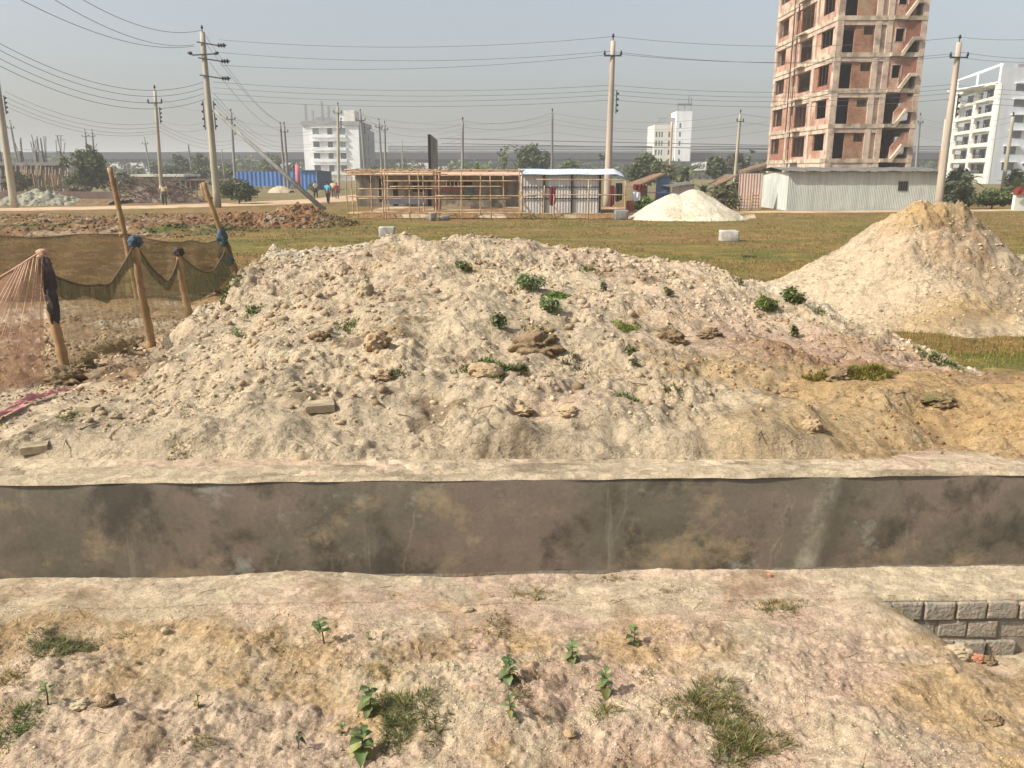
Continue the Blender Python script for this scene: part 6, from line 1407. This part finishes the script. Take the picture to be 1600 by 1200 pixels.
# pink net crumpled on the ground
M_pkn = M_plain('pink_plastic_net', srgb(214, 150, 144), srgb(190, 116, 116), 9, .7, .8, 40, .02, c3=srgb(190, 150, 132), s3=5)
A = hit(112, 612); B = hit(-40, 676); Nn = 60; us = np.linspace(0, 1, Nn); vs_ = np.linspace(-1, 1, 12); U, V_ = np.meshgrid(us, vs_)
Xn = A.x+(B.x-A.x)*U; Yn = A.y+(B.y-A.y)*U+V_*(.10+.38*U)*1.0; Zn = z_top(Xn, Yn)+.012+.05*np.abs(fbm(U*14, V_*2.2, 3, 33))*(1-V_**2)+.02
o = grid('pink_net', Xn, Yn, Zn, M_pkn); tag(o, 'faded pink net lying crumpled on the ground at the left edge', 'net')
# ---------------------------------------------------------------- stones and clods
M_stone = M_plain('dusty_stone', srgb(178, 162, 132), srgb(150, 134, 108), 9, .95, .7, 60, .006, c3=srgb(110, 94, 74), s3=4)
M_clodd = M_plain('dark_clod', srgb(150, 128, 98), srgb(120, 100, 74), 14, .95, 1., 70, .02, c3=srgb(112, 104, 66), s3=5); M_clods = M_plain('sandy_clod', srgb(176, 154, 122), srgb(150, 126, 96), 9, .95, .9, 60, .008)
M_clodp = M_plain('pink_brick_bit', srgb(186, 134, 104), srgb(164, 112, 86), 20, .9, .5, 60, .004)
def ico(sub):
    bm = bmesh.new(); bmesh.ops.create_icosphere(bm, subdivisions=sub, radius=1); v = np.array([x.co[:] for x in bm.verts]); bm.verts.index_update(); f = np.array([[y.index for y in x.verts] for x in bm.faces]); bm.free(); return v, f
I1, I2, I3 = ico(1), ico(2), ico(5)
def lump(name, px, py, w_, d_, h_, mat, label, cat, seed, sink=.35, rough=.35, ang=0, flat=False):
    P = hit(px, py); v, f = I3; n = 1+rough*fbm(v[:, 0]*1.4+seed, v[:, 1]*1.4+v[:, 2]*1.9, 4, seed)+(0 if flat else 1)*(rough*.6*fbm(v[:, 0]*4+seed, v[:, 1]*4+v[:, 2]*5, 4, seed+3)+.5*rough*clod(v[:, 0]*5+seed, v[:, 1]*5+v[:, 2]*4, seed+5, .1, .5, .7)-.25*rough*np.abs(fbm(v[:, 0]*3, v[:, 2]*3+v[:, 1]*3, 3, seed+9)))
    q = v*n[:, None]
    if flat: q = np.sign(q)*np.minimum(np.abs(q), .62)/.62*np.array([1, 1, 1])
    q = q*np.array([w_/2, d_/2, h_/2]); c, s = math.cos(ang), math.sin(ang)
    V = np.stack([q[:, 0]*c-q[:, 1]*s+P.x, q[:, 0]*s+q[:, 1]*c+P.y, q[:, 2]+P.z+h_*(.5-sink)], -1)
    return tag(npmesh(name, V, f, mat, None, None, not flat), label, cat)
lump('stone', 55, 704, .14, .11, .045, M_stone, 'tilted flat stone lying near the left edge above the drain', 'stone', 1, .2, .25, .4, True)
lump('stone', 138, 640, .12, .09, .035, M_stone, 'flat pale stone right of the crumpled pink net', 'stone', 2, .2, .25, -.2, True)
lump('stone', 180, 653, .09, .08, .05, M_stone, 'small rounded stone just right of the flat pale stone', 'stone', 3, .3, .3)
lump('stone', 500, 638, .18, .14, .045, M_stone, 'large flat stone slab with a dark right side on the lower mound', 'stone', 4, .25, .18, .25, True)
lump('stone', 598, 592, .15, .12, .10, M_clods, 'yellowish broken lump beside a dark green sprout on the mound', 'stone', 5, .3, .4)
lump('stone', 570, 458, .16, .16, .17, M_stone, 'grey round stone high on the left half of the mound', 'stone', 6, .35, .3)
lump('stone', 757, 583, .24, .18, .12, M_clods, 'pale yellow lump in front of the largest grass tuft of the mound', 'stone', 7, .4, .3)
lump('soil_clod', 840, 545, .38, .36, .24, M_clodd, 'biggest dark clod, grass-topped, in the middle of the mound', 'soil clod', 8, .45, .45)
lump('soil_clod', 1049, 536, .27, .24, .18, M_clodd, 'dark mossy clod right of centre on the mound', 'soil clod', 9, .35, .45)
lump('soil_clod', 1108, 524, .2, .16, .10, M_clodd, 'brown clod above the pinkish scarp of the mound', 'soil clod', 10, .4, .45)
lump('soil_clod', 1466, 630, .19, .16, .09, M_clodd, 'dark hollow-sided clod on the ochre slope at the right', 'soil clod', 11, .35, .45)
lump('soil_clod', 890, 648, .12, .1, .07, M_clods, 'tan clod with a small shadow on the lower middle slope', 'soil clod', 12, .3, .4)
lump('soil_clod', 812, 646, .17, .13, .08, M_clods, 'tan crumbly clod left of the tan clod on the lower middle slope', 'soil clod', 13, .35, .45)
lump('soil_clod', 1270, 672, .12, .11, .1, M_clods, 'rounded ochre clod low on the right slope', 'soil clod', 14, .3, .35)
lump('soil_clod', 1310, 592, .2, .16, .12, M_clodd, 'dark clod at the edge of the green hollow on the right', 'soil clod', 15, .35, .45)
lump('soil_clod', 500, 530, .14, .12, .1, M_clodd, 'dark clod on the left slope of the mound below the grey stone', 'soil clod', 16, .35, .45)
lump('soil_clod', 590, 545, .2, .2, .2, M_clods, 'tall sandy clod left of the big dark clod', 'soil clod', 17, .35, .45)
for k, (px, py, s) in enumerate(((106, 598, .34), (126, 575, .28), (138, 562, .22), (163, 548, .2), (180, 545, .26), (202, 541, .18), (216, 533, .14))):
    lump('soil_clod', px, py, s, s*.8, s*.7, M_clodd, ['dark mossy clod right at the foot of the rag-wrapped post', 'dark clod next up the line from the rag-wrapped post', 'brown clod in the middle of the line of dark clods', 'small clod left of the grassy clod in the dark line', 'grassy dark clod near the straight post', 'black clod beside the straight post foot', 'small dark clod touching the straight post'][k], 'soil clod', 30+k, .35, .45)
lump('soil_clod', 332, 462, .42, .36, .3, M_clodd, 'brown overhanging clod at the upper left flank of the mound', 'soil clod', 40, .4, .45)
lump('brick_bit', 1202, 901, .022, .02, .018, M_clodp, 'tiny orange brick bit lying on the near drain wall', 'brick bit', 41, .2, .35)
lump('brick_bit', 1527, 1033, .055, .045, .04, M_clodp, 'orange broken brick in the hollow under the exposed bricks', 'brick bit', 42, .25, .3)
lump('soil_clod', 1545, 1036, .05, .045, .045, M_clodd, 'dark clod beside the orange broken brick', 'soil clod', 43, .3, .4)
lump('soil_clod', 1553, 1130, .05, .045, .05, M_clodd, 'grey brown clod in the pale hollow at the bottom right', 'soil clod', 44, .35, .4)
lump('stone', 1495, 1022, .10, .07, .05, M_stone, 'grey mortar lump under the exposed bricks', 'stone', 45, .3, .4)
lump('soil_clod', 168, 1098, .055, .05, .04, M_clodd, 'rounded brown clod near the left seedling at the bottom', 'soil clod', 46, .35, .4)
lump('stone', 125, 1105, .07, .05, .035, M_stone, 'dark flat stone beside the left seedling', 'stone', 47, .4, .3)
lump('stone', 730, 955, .05, .035, .03, M_stone, 'pale stone in the sandy patch below the drain', 'stone', 48, .4, .3)
lump('stone', 258, 988, .03, .028, .025, M_stone, 'small white stone on the ochre soil at the lower left', 'stone', 49, .3, .3)
lump('soil_clod', 890, 1148, .04, .035, .025, M_clods, 'yellow clod low between the seedlings', 'soil clod', 50, .35, .3)
# loose crumbs nobody could count
def crumbs(name, n, xr, yr, smin, smax, mat, seed, colf, pw=2.5, keep=None, zf=None):
    r = np.random.default_rng(seed); u = r.random((n*3, 2)); x = xr[0]+(xr[1]-xr[0])*u[:, 0]; y = yr[0]+(yr[1]-yr[0])*u[:, 1]
    k = (np.abs(x/np.maximum(y, .1)) < .75) & (fbm(x*1.1, y*1.1, 3, seed) > -.35+.5*r.random(len(x)))
    if keep is not None: k &= keep(x, y)
    x, y = x[k][:n], y[k][:n]; n = len(x); z = (zf or z_top)(x, y)
    s = smin+(smax-smin)*r.random(n)**pw*np.clip(y/6., .5, 2); v, f = I1
    n1_ = 1+.5*(r.random((n, len(v)))-.5)
    sc_ = s[:, None]*(.6+.8*r.random((n, 3))); sc_[:, 2] *= .75
    Vv = v[None]*n1_[..., None]*sc_[:, None, :]+np.stack([x, y, z+s*.15], -1)[:, None]
    Fq = (f[None]+(np.arange(n)*len(v))[:, None, None]).reshape(-1, 3)
    c = colf(x, y)*(.72+.4*r.random((n, 1)))
    return tag(npmesh(name, Vv.reshape(-1, 3), Fq, mat, None, np.repeat(c, len(v), 0), False), kind='stuff')
M_crumb = M_soil('crumb_soil', 120, .3, .4, .004, 40)
cm = lambda x, y: lerpc(lerpc(lerpc(full(PALE, x.shape), BROWN, sst(-.2, .4, fbm(x*2, y*2, 3, 5))*.7), OCHRE, sst(.5, 2, x)*sst(8, 6, y)*.5), BROWN*1.05, sst(1.2, 2.4, x)*sst(8.4, 7.0, y)*.85)
crumbs('soil_crumbs', 14000, (-6, 6), (4.8, 12), .004, .024, M_crumb, 51, cm, 4.)
crumbs('soil_crumbs', 14000, (-2.2, 2.2), (1.3, 2.84),   .0014, .007, M_crumb, 53, lambda x, y: soilcol_near(x, y)*.92, 3.5)
crumbs('soil_crumbs', 2600, (3, 13), (12.5, 18), .005, .020, M_crumb, 55, lambda x, y: full(PALE*.9, x.shape), 3., lambda x, y: z_heap(x, y) > z_base(x, y))
crumbs('soil_crumbs', 3000, (-9, -3.2), (5, 15), .005, .024, M_crumb, 57, lambda x, y: lerpc(full(BROWN, x.shape), PALE, .5+.5*fbm(x*2, y*2, 2, 3)), 3.)
crumbs('soil_clods', 420, (-3.2, 1.2), (4.9, 8.6), .014, .042, M_crumb, 63, lambda x, y: lerpc(full(PALE*.86, x.shape), BROWN, .35+.4*fbm(x*3, y*3, 2, 6)), 1.6)
crumbs('earth_crumbs', 9000, (-34, -11), (33, 48), .012, .055, M_crumb, 59, lambda x, y: crow(x, y)*.9, 2.5, None, lambda x, y: np.maximum(zrow(x, y), z_base(x, y)))
crumbs('earth_crumbs', 4000, (-16, -6), (37, 44), .012, .05, M_crumb, 61, lambda x, y: cred(x, y)*.95, 2.5, lambda x, y: zred(x, y) > G, zred)
# ---------------------------------------------------------------- grass
CG = [srgb(112, 118, 66), srgb(98, 106, 58), srgb(132, 132, 82), srgb(92, 98, 56)]; CD = [srgb(150, 128, 76), srgb(128, 108, 64), srgb(112, 104, 58), srgb(164, 142, 92)]; CM = CG+CD; CV = [srgb(84, 112, 44), srgb(100, 124, 54), srgb(70, 94, 38)]; CDK = [srgb(80, 88, 50), srgb(100, 98, 60), srgb(68, 78, 44), srgb(124, 112, 74)]
TN = [0]
def tuft(px, py, wpx, hpx, n, cols, hm, label, seed, spread=.6):
    n = n*2 if TN[0] in (28, 37) else n; TN[0] += 1
    P = hit(px, py); k = pxm(P); e = max(.25, abs((HC-P.z)/math.hypot(P.y, HC-P.z)))
    near = P.y < 3.2
    grassclump('grass_tuft', P, wpx/2/k, min(.6, hpx/2/k/e), hm*(.62 if near else .8), int(n*(1.5 if near else 1.4)), cols, label, 'grass tuft', None, (.0013 if near else .0022*P.y/3.2), 1.3 if near else .9, seed)
for a in ((92, 1012, 130, 50, 900, CDK+CG, .055, 'dark green grass patch at the lower left edge of the sand'), (18, 1062, 80, 40, 200, CD, .05, 'dry grass patch at the left edge below the drain'), (22, 1140, 80, 90, 380, CG+CV, .06, 'fresh green grass at the bottom left corner'),
          (628, 1120, 110, 90, 900, CDK+CG, .075, 'dense dark grass beside the broad-leaved seedling at lower centre'), (680, 1140, 60, 50, 240, CDK, .05, 'small dark grass patch right of the dense grass at lower centre'), (1110, 1110, 180, 80, 900, CM+CDK, .08, 'wide wiry grass patch at the lower right of centre'),
          (1160, 1165, 150, 70, 800, CM+CDK, .08, 'wiry grass spreading along the bottom edge right of centre'), (1210, 950, 140, 36, 420, CD+CDK, .045, 'dry olive grass in front of the drain right of centre'), (830, 930, 120, 40, 420, CD, .035, 'straw yellow grass just under the drain at centre'),
          (780, 980, 90, 60, 300, CD+CDK, .04, 'brownish dry grass patch left of the light green seedling'), (620, 935, 70, 24, 150, CD, .03, 'thin dry grass under the drain left of centre'), (590, 1045, 110, 30, 220, CD+CG, .03, 'low dry grass above the broad-leaved seedling'),
          (945, 1112, 60, 30, 130, CM, .05, 'sparse grass below the four-leaved seedling'), (1010, 1060, 50, 30, 80, CM, .05, 'few grass blades right of the four-leaved seedling'), (960, 905, 80, 16, 90, CD+CDK, .04, 'creeping dry stems along the drain edge at centre right'), (1050, 925, 110, 16, 90, CD+CDK, .04, 'creeping stems on the sand below the drain edge right of centre'),
          (815, 1085, 60, 60, 200, CDK+CD, .04, 'dark and dry grass round the pair of seedlings at centre'), (315, 1160, 50, 30, 120, CG+CD, .04, 'small grass tuft at the bottom left of centre'), (200, 995, 100, 22, 130, CD+CG, .03, 'thin grass right of the dark green patch'), (1410, 960, 110, 16, 120, CD, .03, 'dry roots hanging over the first exposed bricks'), (440, 1020, 60, 30, 110, CD, .03, 'faint dry grass left of the tall thin seedling'),
          (760, 572, 110, 24, 700, CV+CDK, .09, 'largest green grass tuft on the lower middle of the mound'), (812, 578, 50, 16, 220, CDK, .08, 'dark grass at the right end of the largest tuft'), (975, 513, 46, 16, 260, [srgb(140, 144, 70), srgb(112, 124, 56)], .09, 'bright yellow green tuft on the right half of the mound'), (985, 624, 60, 12, 200, CV+CDK, .05, 'thin line of green grass low on the right of the mound'),
          (545, 512, 40, 16, 180, CG, .07, 'faint grey green tuft on the left of the mound'), (395, 487, 34, 12, 130, CV+CDK, .07, 'green tuft by the upper left flank of the mound'), (365, 517, 30, 12, 70, CG, .05, 'sparse tuft on the left flank of the mound'), (355, 452, 60, 14, 220, CDK+CG, .1, 'green tuft on top of the brown overhanging clod'), (870, 462, 60, 12, 240, CV, .08, 'long green grass strip on the upper middle of the mound'), (920, 422, 36, 8, 90, CG, .08, 'small tuft right of the leafy strip on the mound crest'),
          (890, 568, 60, 14, 160, CDK, .06, 'dark grass laid in for the cast shadow of the biggest clod'), (838, 522, 60, 12, 240, CD, .07, 'dry grass crowning the biggest dark clod'), (1048, 522, 40, 10, 170, CM, .07, 'grass crowning the dark mossy clod'), (1170, 402, 30, 5, 100, CDK, .15, 'dark grass tuft on the field right of the concrete block'), (620, 586, 44, 12, 110, CDK, .06, 'dark green sprout beside the yellowish broken lump'), (1050, 607, 50, 12, 90, CG, .05, 'pale grass wisps right of centre on the mound'),  # dark blades right of the biggest clod are its shadow, added as grass
          (1340, 585, 160, 18, 1200, [srgb(140, 130, 62), srgb(120, 112, 54)], .1, 'yellow olive grass along the upper edge of the ochre slope'), (1470, 565, 90, 16, 360, CG, .12, 'green grass at the right end of the pale sand tongue'), (1280, 488, 34, 10, 120, CG, .08, 'low grey green weeds right of the round leafy plant'), (280, 700, 60, 20, 100, CG+CD, .04, 'faint grass on the lower left slope'), (110, 650, 60, 16, 120, CG, .05, 'green patch below the crumpled pink net')):
    tuft(*a[:8], seed=int(a[0]*3+a[1]))
# straw and twig litter nobody could count
def litter(name, n, xr, yr, L, r_, cols, seed):
    r = np.random.default_rng(seed); m = MB()
    for k in range(n):
        x, y = r.uniform(*xr), r.uniform(*yr); a = r.uniform(0, 6.28); l = L*r.uniform(.3, 1.)
        xs_ = x+np.cos(a)*l*np.array([-.5, 0, .5])+np.array([0, r.normal()*l*.08, 0]); ys_ = y+np.sin(a)*l*np.array([-.5, 0, .5])
        zs_ = z_top(xs_, ys_)+r_*1.2; zs_ = np.maximum(zs_, zs_[[1, 0, 1]]-.004)
        m.tube([(xs_[i], ys_[i], zs_[i]) for i in range(3)], [r_, r_*.9, r_*.5], 4, False, cols[k % len(cols)])
    tag(m.build(name, M_gr, None, True), kind='stuff')
litter('straw_litter', 260, (-1.9, 1.9), (1.5, 2.95), .075, .0011, [srgb(196, 172, 118), srgb(150, 126, 84), srgb(120, 98, 70), srgb(176, 150, 104)], 5)
litter('twig_litter', 160, (-4.5, 4.5), (4.5, 9.5), .22, .0035, [srgb(150, 122, 88), srgb(112, 90, 66), srgb(184, 160, 120)], 6)
# field grass, nobody could count it
def fieldgrass(name, n, xr, yr, keep, cols, h, wd, seed):
    r = np.random.default_rng(seed); y = yr[0]*(yr[1]/yr[0])**r.random(n*2); x = (r.random(n*2)*1.5-.75)*(y+.5); k = (x > xr[0]) & (x < xr[1]) & keep(x, y) & (vn(x*.8, y*.8, seed) > -.5+.6*r.random(len(x)))
    x, y = x[k][:n], y[k][:n]; n = len(x); z = z_base(x, y)-.01; a = r.random(n)*6.28; hh = h*(.4+.8*r.random(n)); w_ = wd*np.maximum(1, y/14)*(.6+.8*r.random(n)); ln = .5*hh*r.random(n)
    c, s = np.cos(a), np.sin(a); b = r.random(n)*6.28
    V = np.stack([np.stack([x-c*w_, y-s*w_, z], -1), np.stack([x+c*w_, y+s*w_, z], -1), np.stack([x+np.cos(b)*ln, y+np.sin(b)*ln, z+hh], -1)], 1).reshape(-1, 3)
    cc = np.array(cols)[r.integers(0, len(cols), n)]*(.75+.5*r.random((n, 1)))
    g_ = vn(x*.25, y*.6, 5)[:, None]; cc = cc*(1+.2*g_)
    return tag(npmesh(name, V, np.arange(3*n).reshape(n, 3), M_gr, None, np.repeat(cc, 3, 0), False), kind='stuff')
okf = lambda x, y: (z_mound(x, y) < z_base(x, y)-.02) & (z_heap(x, y) < z_base(x, y)-.02) & (y > 11.6+3.2*(x < 1.5)+2.*(x < -3.4))
fieldgrass('field_grass', 90000, (-30, 40), (11., 52), okf, [srgb(124, 112, 58), srgb(140, 114, 66), srgb(106, 104, 50), srgb(150, 124, 78), srgb(128, 94, 62), srgb(92, 98, 46)], .07, .008, 3)
fieldgrass('hollow_grass', 16000, (3.2, 14), (9.6, 13.6), lambda x, y: (z_mound(x, y) < z_base(x, y)-.02) & (z_heap(x, y) < z_base(x, y)-.02) & (y > 10.6+.5*np.sin(x*2)-.8*(x > 7)), [srgb(116, 116, 52), srgb(134, 124, 62), srgb(96, 104, 46)], .07, .006, 4)
# ---------------------------------------------------------------- small plants
M_stem = M_plain('seedling_stem', srgb(104, 84, 58), srgb(78, 66, 48), 20, .8, .2)
SG = [srgb(122, 138, 88), srgb(106, 124, 76), srgb(138, 150, 102), srgb(92, 108, 66)]; SGP = [srgb(150, 158, 116), srgb(128, 140, 96), srgb(112, 126, 80)]
def leafmesh(P, d, L, wd, up, droop, c):
    d = Vector(d).normalized(); side = Vector((-d.y, d.x, 0)); N = 7; vs = []; fs = []
    for k in range(N+1):
        s = k/N; p = Vector(P)+d*L*s*(1-.25*droop*s)+Vector((0, 0, L*(up*s-droop*s*s))); ww = wd*(math.sin(math.pi*s**.75)**1.1 if 0 < s < 1 else .04)*(1+.22*(k % 2)); cup = Vector((0, 0, .35*ww))
        vs += [tuple(p+side*ww+cup), tuple(p+side*ww*.5+cup*.2), tuple(p), tuple(p-side*ww*.5+cup*.2), tuple(p-side*ww+cup)]
    for k in range(N):
        for j in range(4): fs.append((5*k+j, 5*k+j+1, 5*k+j+6, 5*k+j+5))
    m = MB(); m.add(vs, fs, c); return m
def seedling(px, py, hpx, label, n=6, cols=SG, lw=.3, seed=0, tall=False, lean=0, wilt=0., cat='seedling', lenk=.46):
    r = random.Random(seed); P = hit(px, py); h = hpx/pxm(P)*1.1; t = thing('seedling', P, label, cat, None)
    top = P+Vector((lean*h, 0, h*.8)); MB().tube([P-Vector((0, 0, .01)), P.lerp(top, .5)+Vector((.03*h, 0, 0)), top], [h*.032, h*.025, h*.015], 6).build('stem', M_stem, t, True)
    for i in range(n):
        f_ = (.55 if tall else .12)+(.45 if tall else .85)*i/max(1, n-1); p = P.lerp(top, f_); a = i*2.4+r.uniform(-.4, .4); L = h*lenk*(1.15-.45*f_)*r.uniform(.8, 1.15); old = f_ < .45
        c = [x*r.uniform(.8, 1.15) for x in cols[r.randrange(len(cols))]]
        if old: c = [c[0]*1.1, c[1]*.95, c[2]*.9]
        leafmesh(p, (math.cos(a), math.sin(a), 0), L, L*lw*.8, (.15 if old else .55)-wilt, (.75 if old else .45)+wilt, c).build('leaf', M_lfs, t, True)
    return t
seedling(507, 1006, 44, 'tall thin seedling with a bare stem and a small leafy crown', 9, SG, .34, 1, True, -.15)
seedling(578, 1112, 50, 'broad-leaved seedling beside the dense dark grass at lower centre', 13, SG, .36, 2)
seedling(566, 1182, 52, 'largest seedling at the bottom edge left of centre', 13, SG, .4, 3)
seedling(534, 1150, 26, 'tiny seedling just left above the largest bottom seedling', 6, SG, .4, 4)
seedling(465, 1170, 34, 'wilted seedling with drooping dark leaves at the bottom left of centre', 5, [srgb(84, 92, 66), srgb(104, 100, 74)], .35, 5, True, .1, .5)
seedling(795, 1064, 46, 'upright seedling with drooping lower leaves, upper one of the centre pair', 13, SG, .34, 6)
seedling(797, 1122, 40, 'spindly seedling, lower one of the centre pair', 9, SG, .3, 7, False, -.05)
seedling(893, 1034, 36, 'light green seedling with pale lower leaves at right of centre', 12, SGP+SG[:1], .42, 8)
seedling(945, 1084, 44, 'four-leaved seedling with a long shadow at right of centre', 12, SG, .4, 9)
seedling(990, 1010, 36, 'small seedling highest on the slope at right of centre', 10, SG, .36, 10)
seedling(75, 1102, 40, 'pale spiky seedling beside the flat stone at the lower left', 10, SGP, .2, 11, True)
seedling(310, 1108, 30, 'dry withered seedling on the pink soil at lower left', 5, [srgb(140, 124, 84), srgb(120, 116, 76)], .34, 12, False, 0, .3)
seedling(576, 1000, 16, 'very small sprout right of the tall thin seedling', 6, SG, .4, 13)
seedling(838, 938, 14, 'little rosette in the straw yellow grass under the drain', 9, SGP, .35, 14)
seedling(1447, 1095, 10, 'tiny star-shaped weed on the pink soil at lower right', 5, CD, .15, 15)
rq = random.Random(31)
for k, (px, py, lab) in enumerate(((180, 1040, 'two-leaf sprout on ochre sand left of the withered seedling'), (250, 1170, 'two-leaf sprout near the bottom edge at lower left'), (400, 1080, 'two-leaf sprout on pale soil left of the broad-leaved seedling'), (700, 1050, 'two-leaf sprout between the broad-leaved seedling and the centre pair'), (860, 1110, 'two-leaf sprout right of the spindly seedling'), (1030, 960, 'two-leaf sprout above the highest small seedling'), (1260, 1060, 'two-leaf sprout on pink soil right of the wiry grass'), (1330, 1140, 'two-leaf sprout on ochre soil at lower right'), (690, 935, 'two-leaf sprout below the drain edge at centre left'))):
    seedling(px, py, rq.uniform(9, 15), lab, rq.choice((3, 4, 5)), rq.choice((SG, SGP, [srgb(140, 126, 80), srgb(116, 112, 72)])), rq.uniform(.25, .42), 60+k, rq.random() < .5, rq.uniform(-.2, .2), rq.uniform(0, .3))
def plant(px, py, wpx, hpx, label, cols, n, seed, cat='weed', leaf=None):
    P = hit(px, py); k = pxm(P); w_, h = wpx/k/2, hpx/k; t = thing('weed_plant', P, label, cat)
    V, Fq, C = leaves([(P.x+w_*.4*math.cos(i*2.1), P.y+w_*.35*math.sin(i*2.1), P.z+h*(.35+.12*(i % 3)), w_*.6, w_*.5, h*.42) for i in range(5)], n, leaf or h*.16, cols, .8, seed, .4)
    o = npmesh('foliage', V, Fq, M_lfs, None, C, False); o.parent = t; o.location = -Vector(P)
    m = MB()
    for i in range(6): a = i*1.05; m.tube([P-Vector((0, 0, .02)), P+Vector((math.cos(a)*w_*.25, math.sin(a)*w_*.2, h*.35)), P+Vector((math.cos(a)*w_*.6, math.sin(a)*w_*.5, h*.75))], [h*.02, h*.015, h*.008], 5)
    m.build('stems', M_stem, t, True)
for a in ((1238, 474, 40, 28, 'round leafy green plant where the mound meets the tall heap', MG, 420), (1196, 487, 40, 26, 'yellow green plant left of the round leafy plant', YG+MG, 320), (1240, 527, 14, 24, 'small upright sprout on the pale tongue of sand', MG, 70), (724, 424, 32, 18, 'grey green plant near the crest of the mound', MG, 220), (824, 452, 56, 26, 'dusty pale leafy plant on the upper middle of the mound', SGP, 420), (858, 488, 40, 26, 'dusty pale leafy plant below the long green strip', SGP, 340), (778, 514, 28, 28, 'dark leafy plant in the middle of the mound', MG+SGP, 200), (879, 449, 18, 14, 'small dusty plant right of the upper pale leafy plant', SGP, 90), (943, 455, 12, 18, 'thin dark sprout right of the long green strip', DG, 60), (1044, 463, 22, 16, 'small green plant on the right crest of the mound', MG, 110), (1155, 446, 16, 14, 'little green plant near the right end of the crest', MG, 70), (984, 556, 22, 20, 'sprig of green under the yellow green tuft', MG, 90), (990, 574, 24, 18, 'dark sprig left of the dark mossy clod', DG, 90), (1040, 615, 14, 14, 'thin seedling low on the right of the mound', MG, 40), (372, 527, 26, 16, 'grey sprouting plant on the left flank of the mound', SGP, 120)):
    plant(*a[:5], a[5], a[6], int(a[0]+a[1]))
# ---------------------------------------------------------------- haze
hz = MB().box(-4300, 4300, -40, 4300, -3.2, 32)
t = NT('haze_air'); pv = t.n('ShaderNodeVolumePrincipled'); pv.inputs['Color'].default_value = (.74, .76, .78, 1); pv.inputs['Density'].default_value = .0012
pv.inputs['Anisotropy'].default_value = .2
t.l(pv.outputs[0], t.out.inputs['Volume'])
HAZE = tag(hz.build('haze', t.m), kind='stuff')
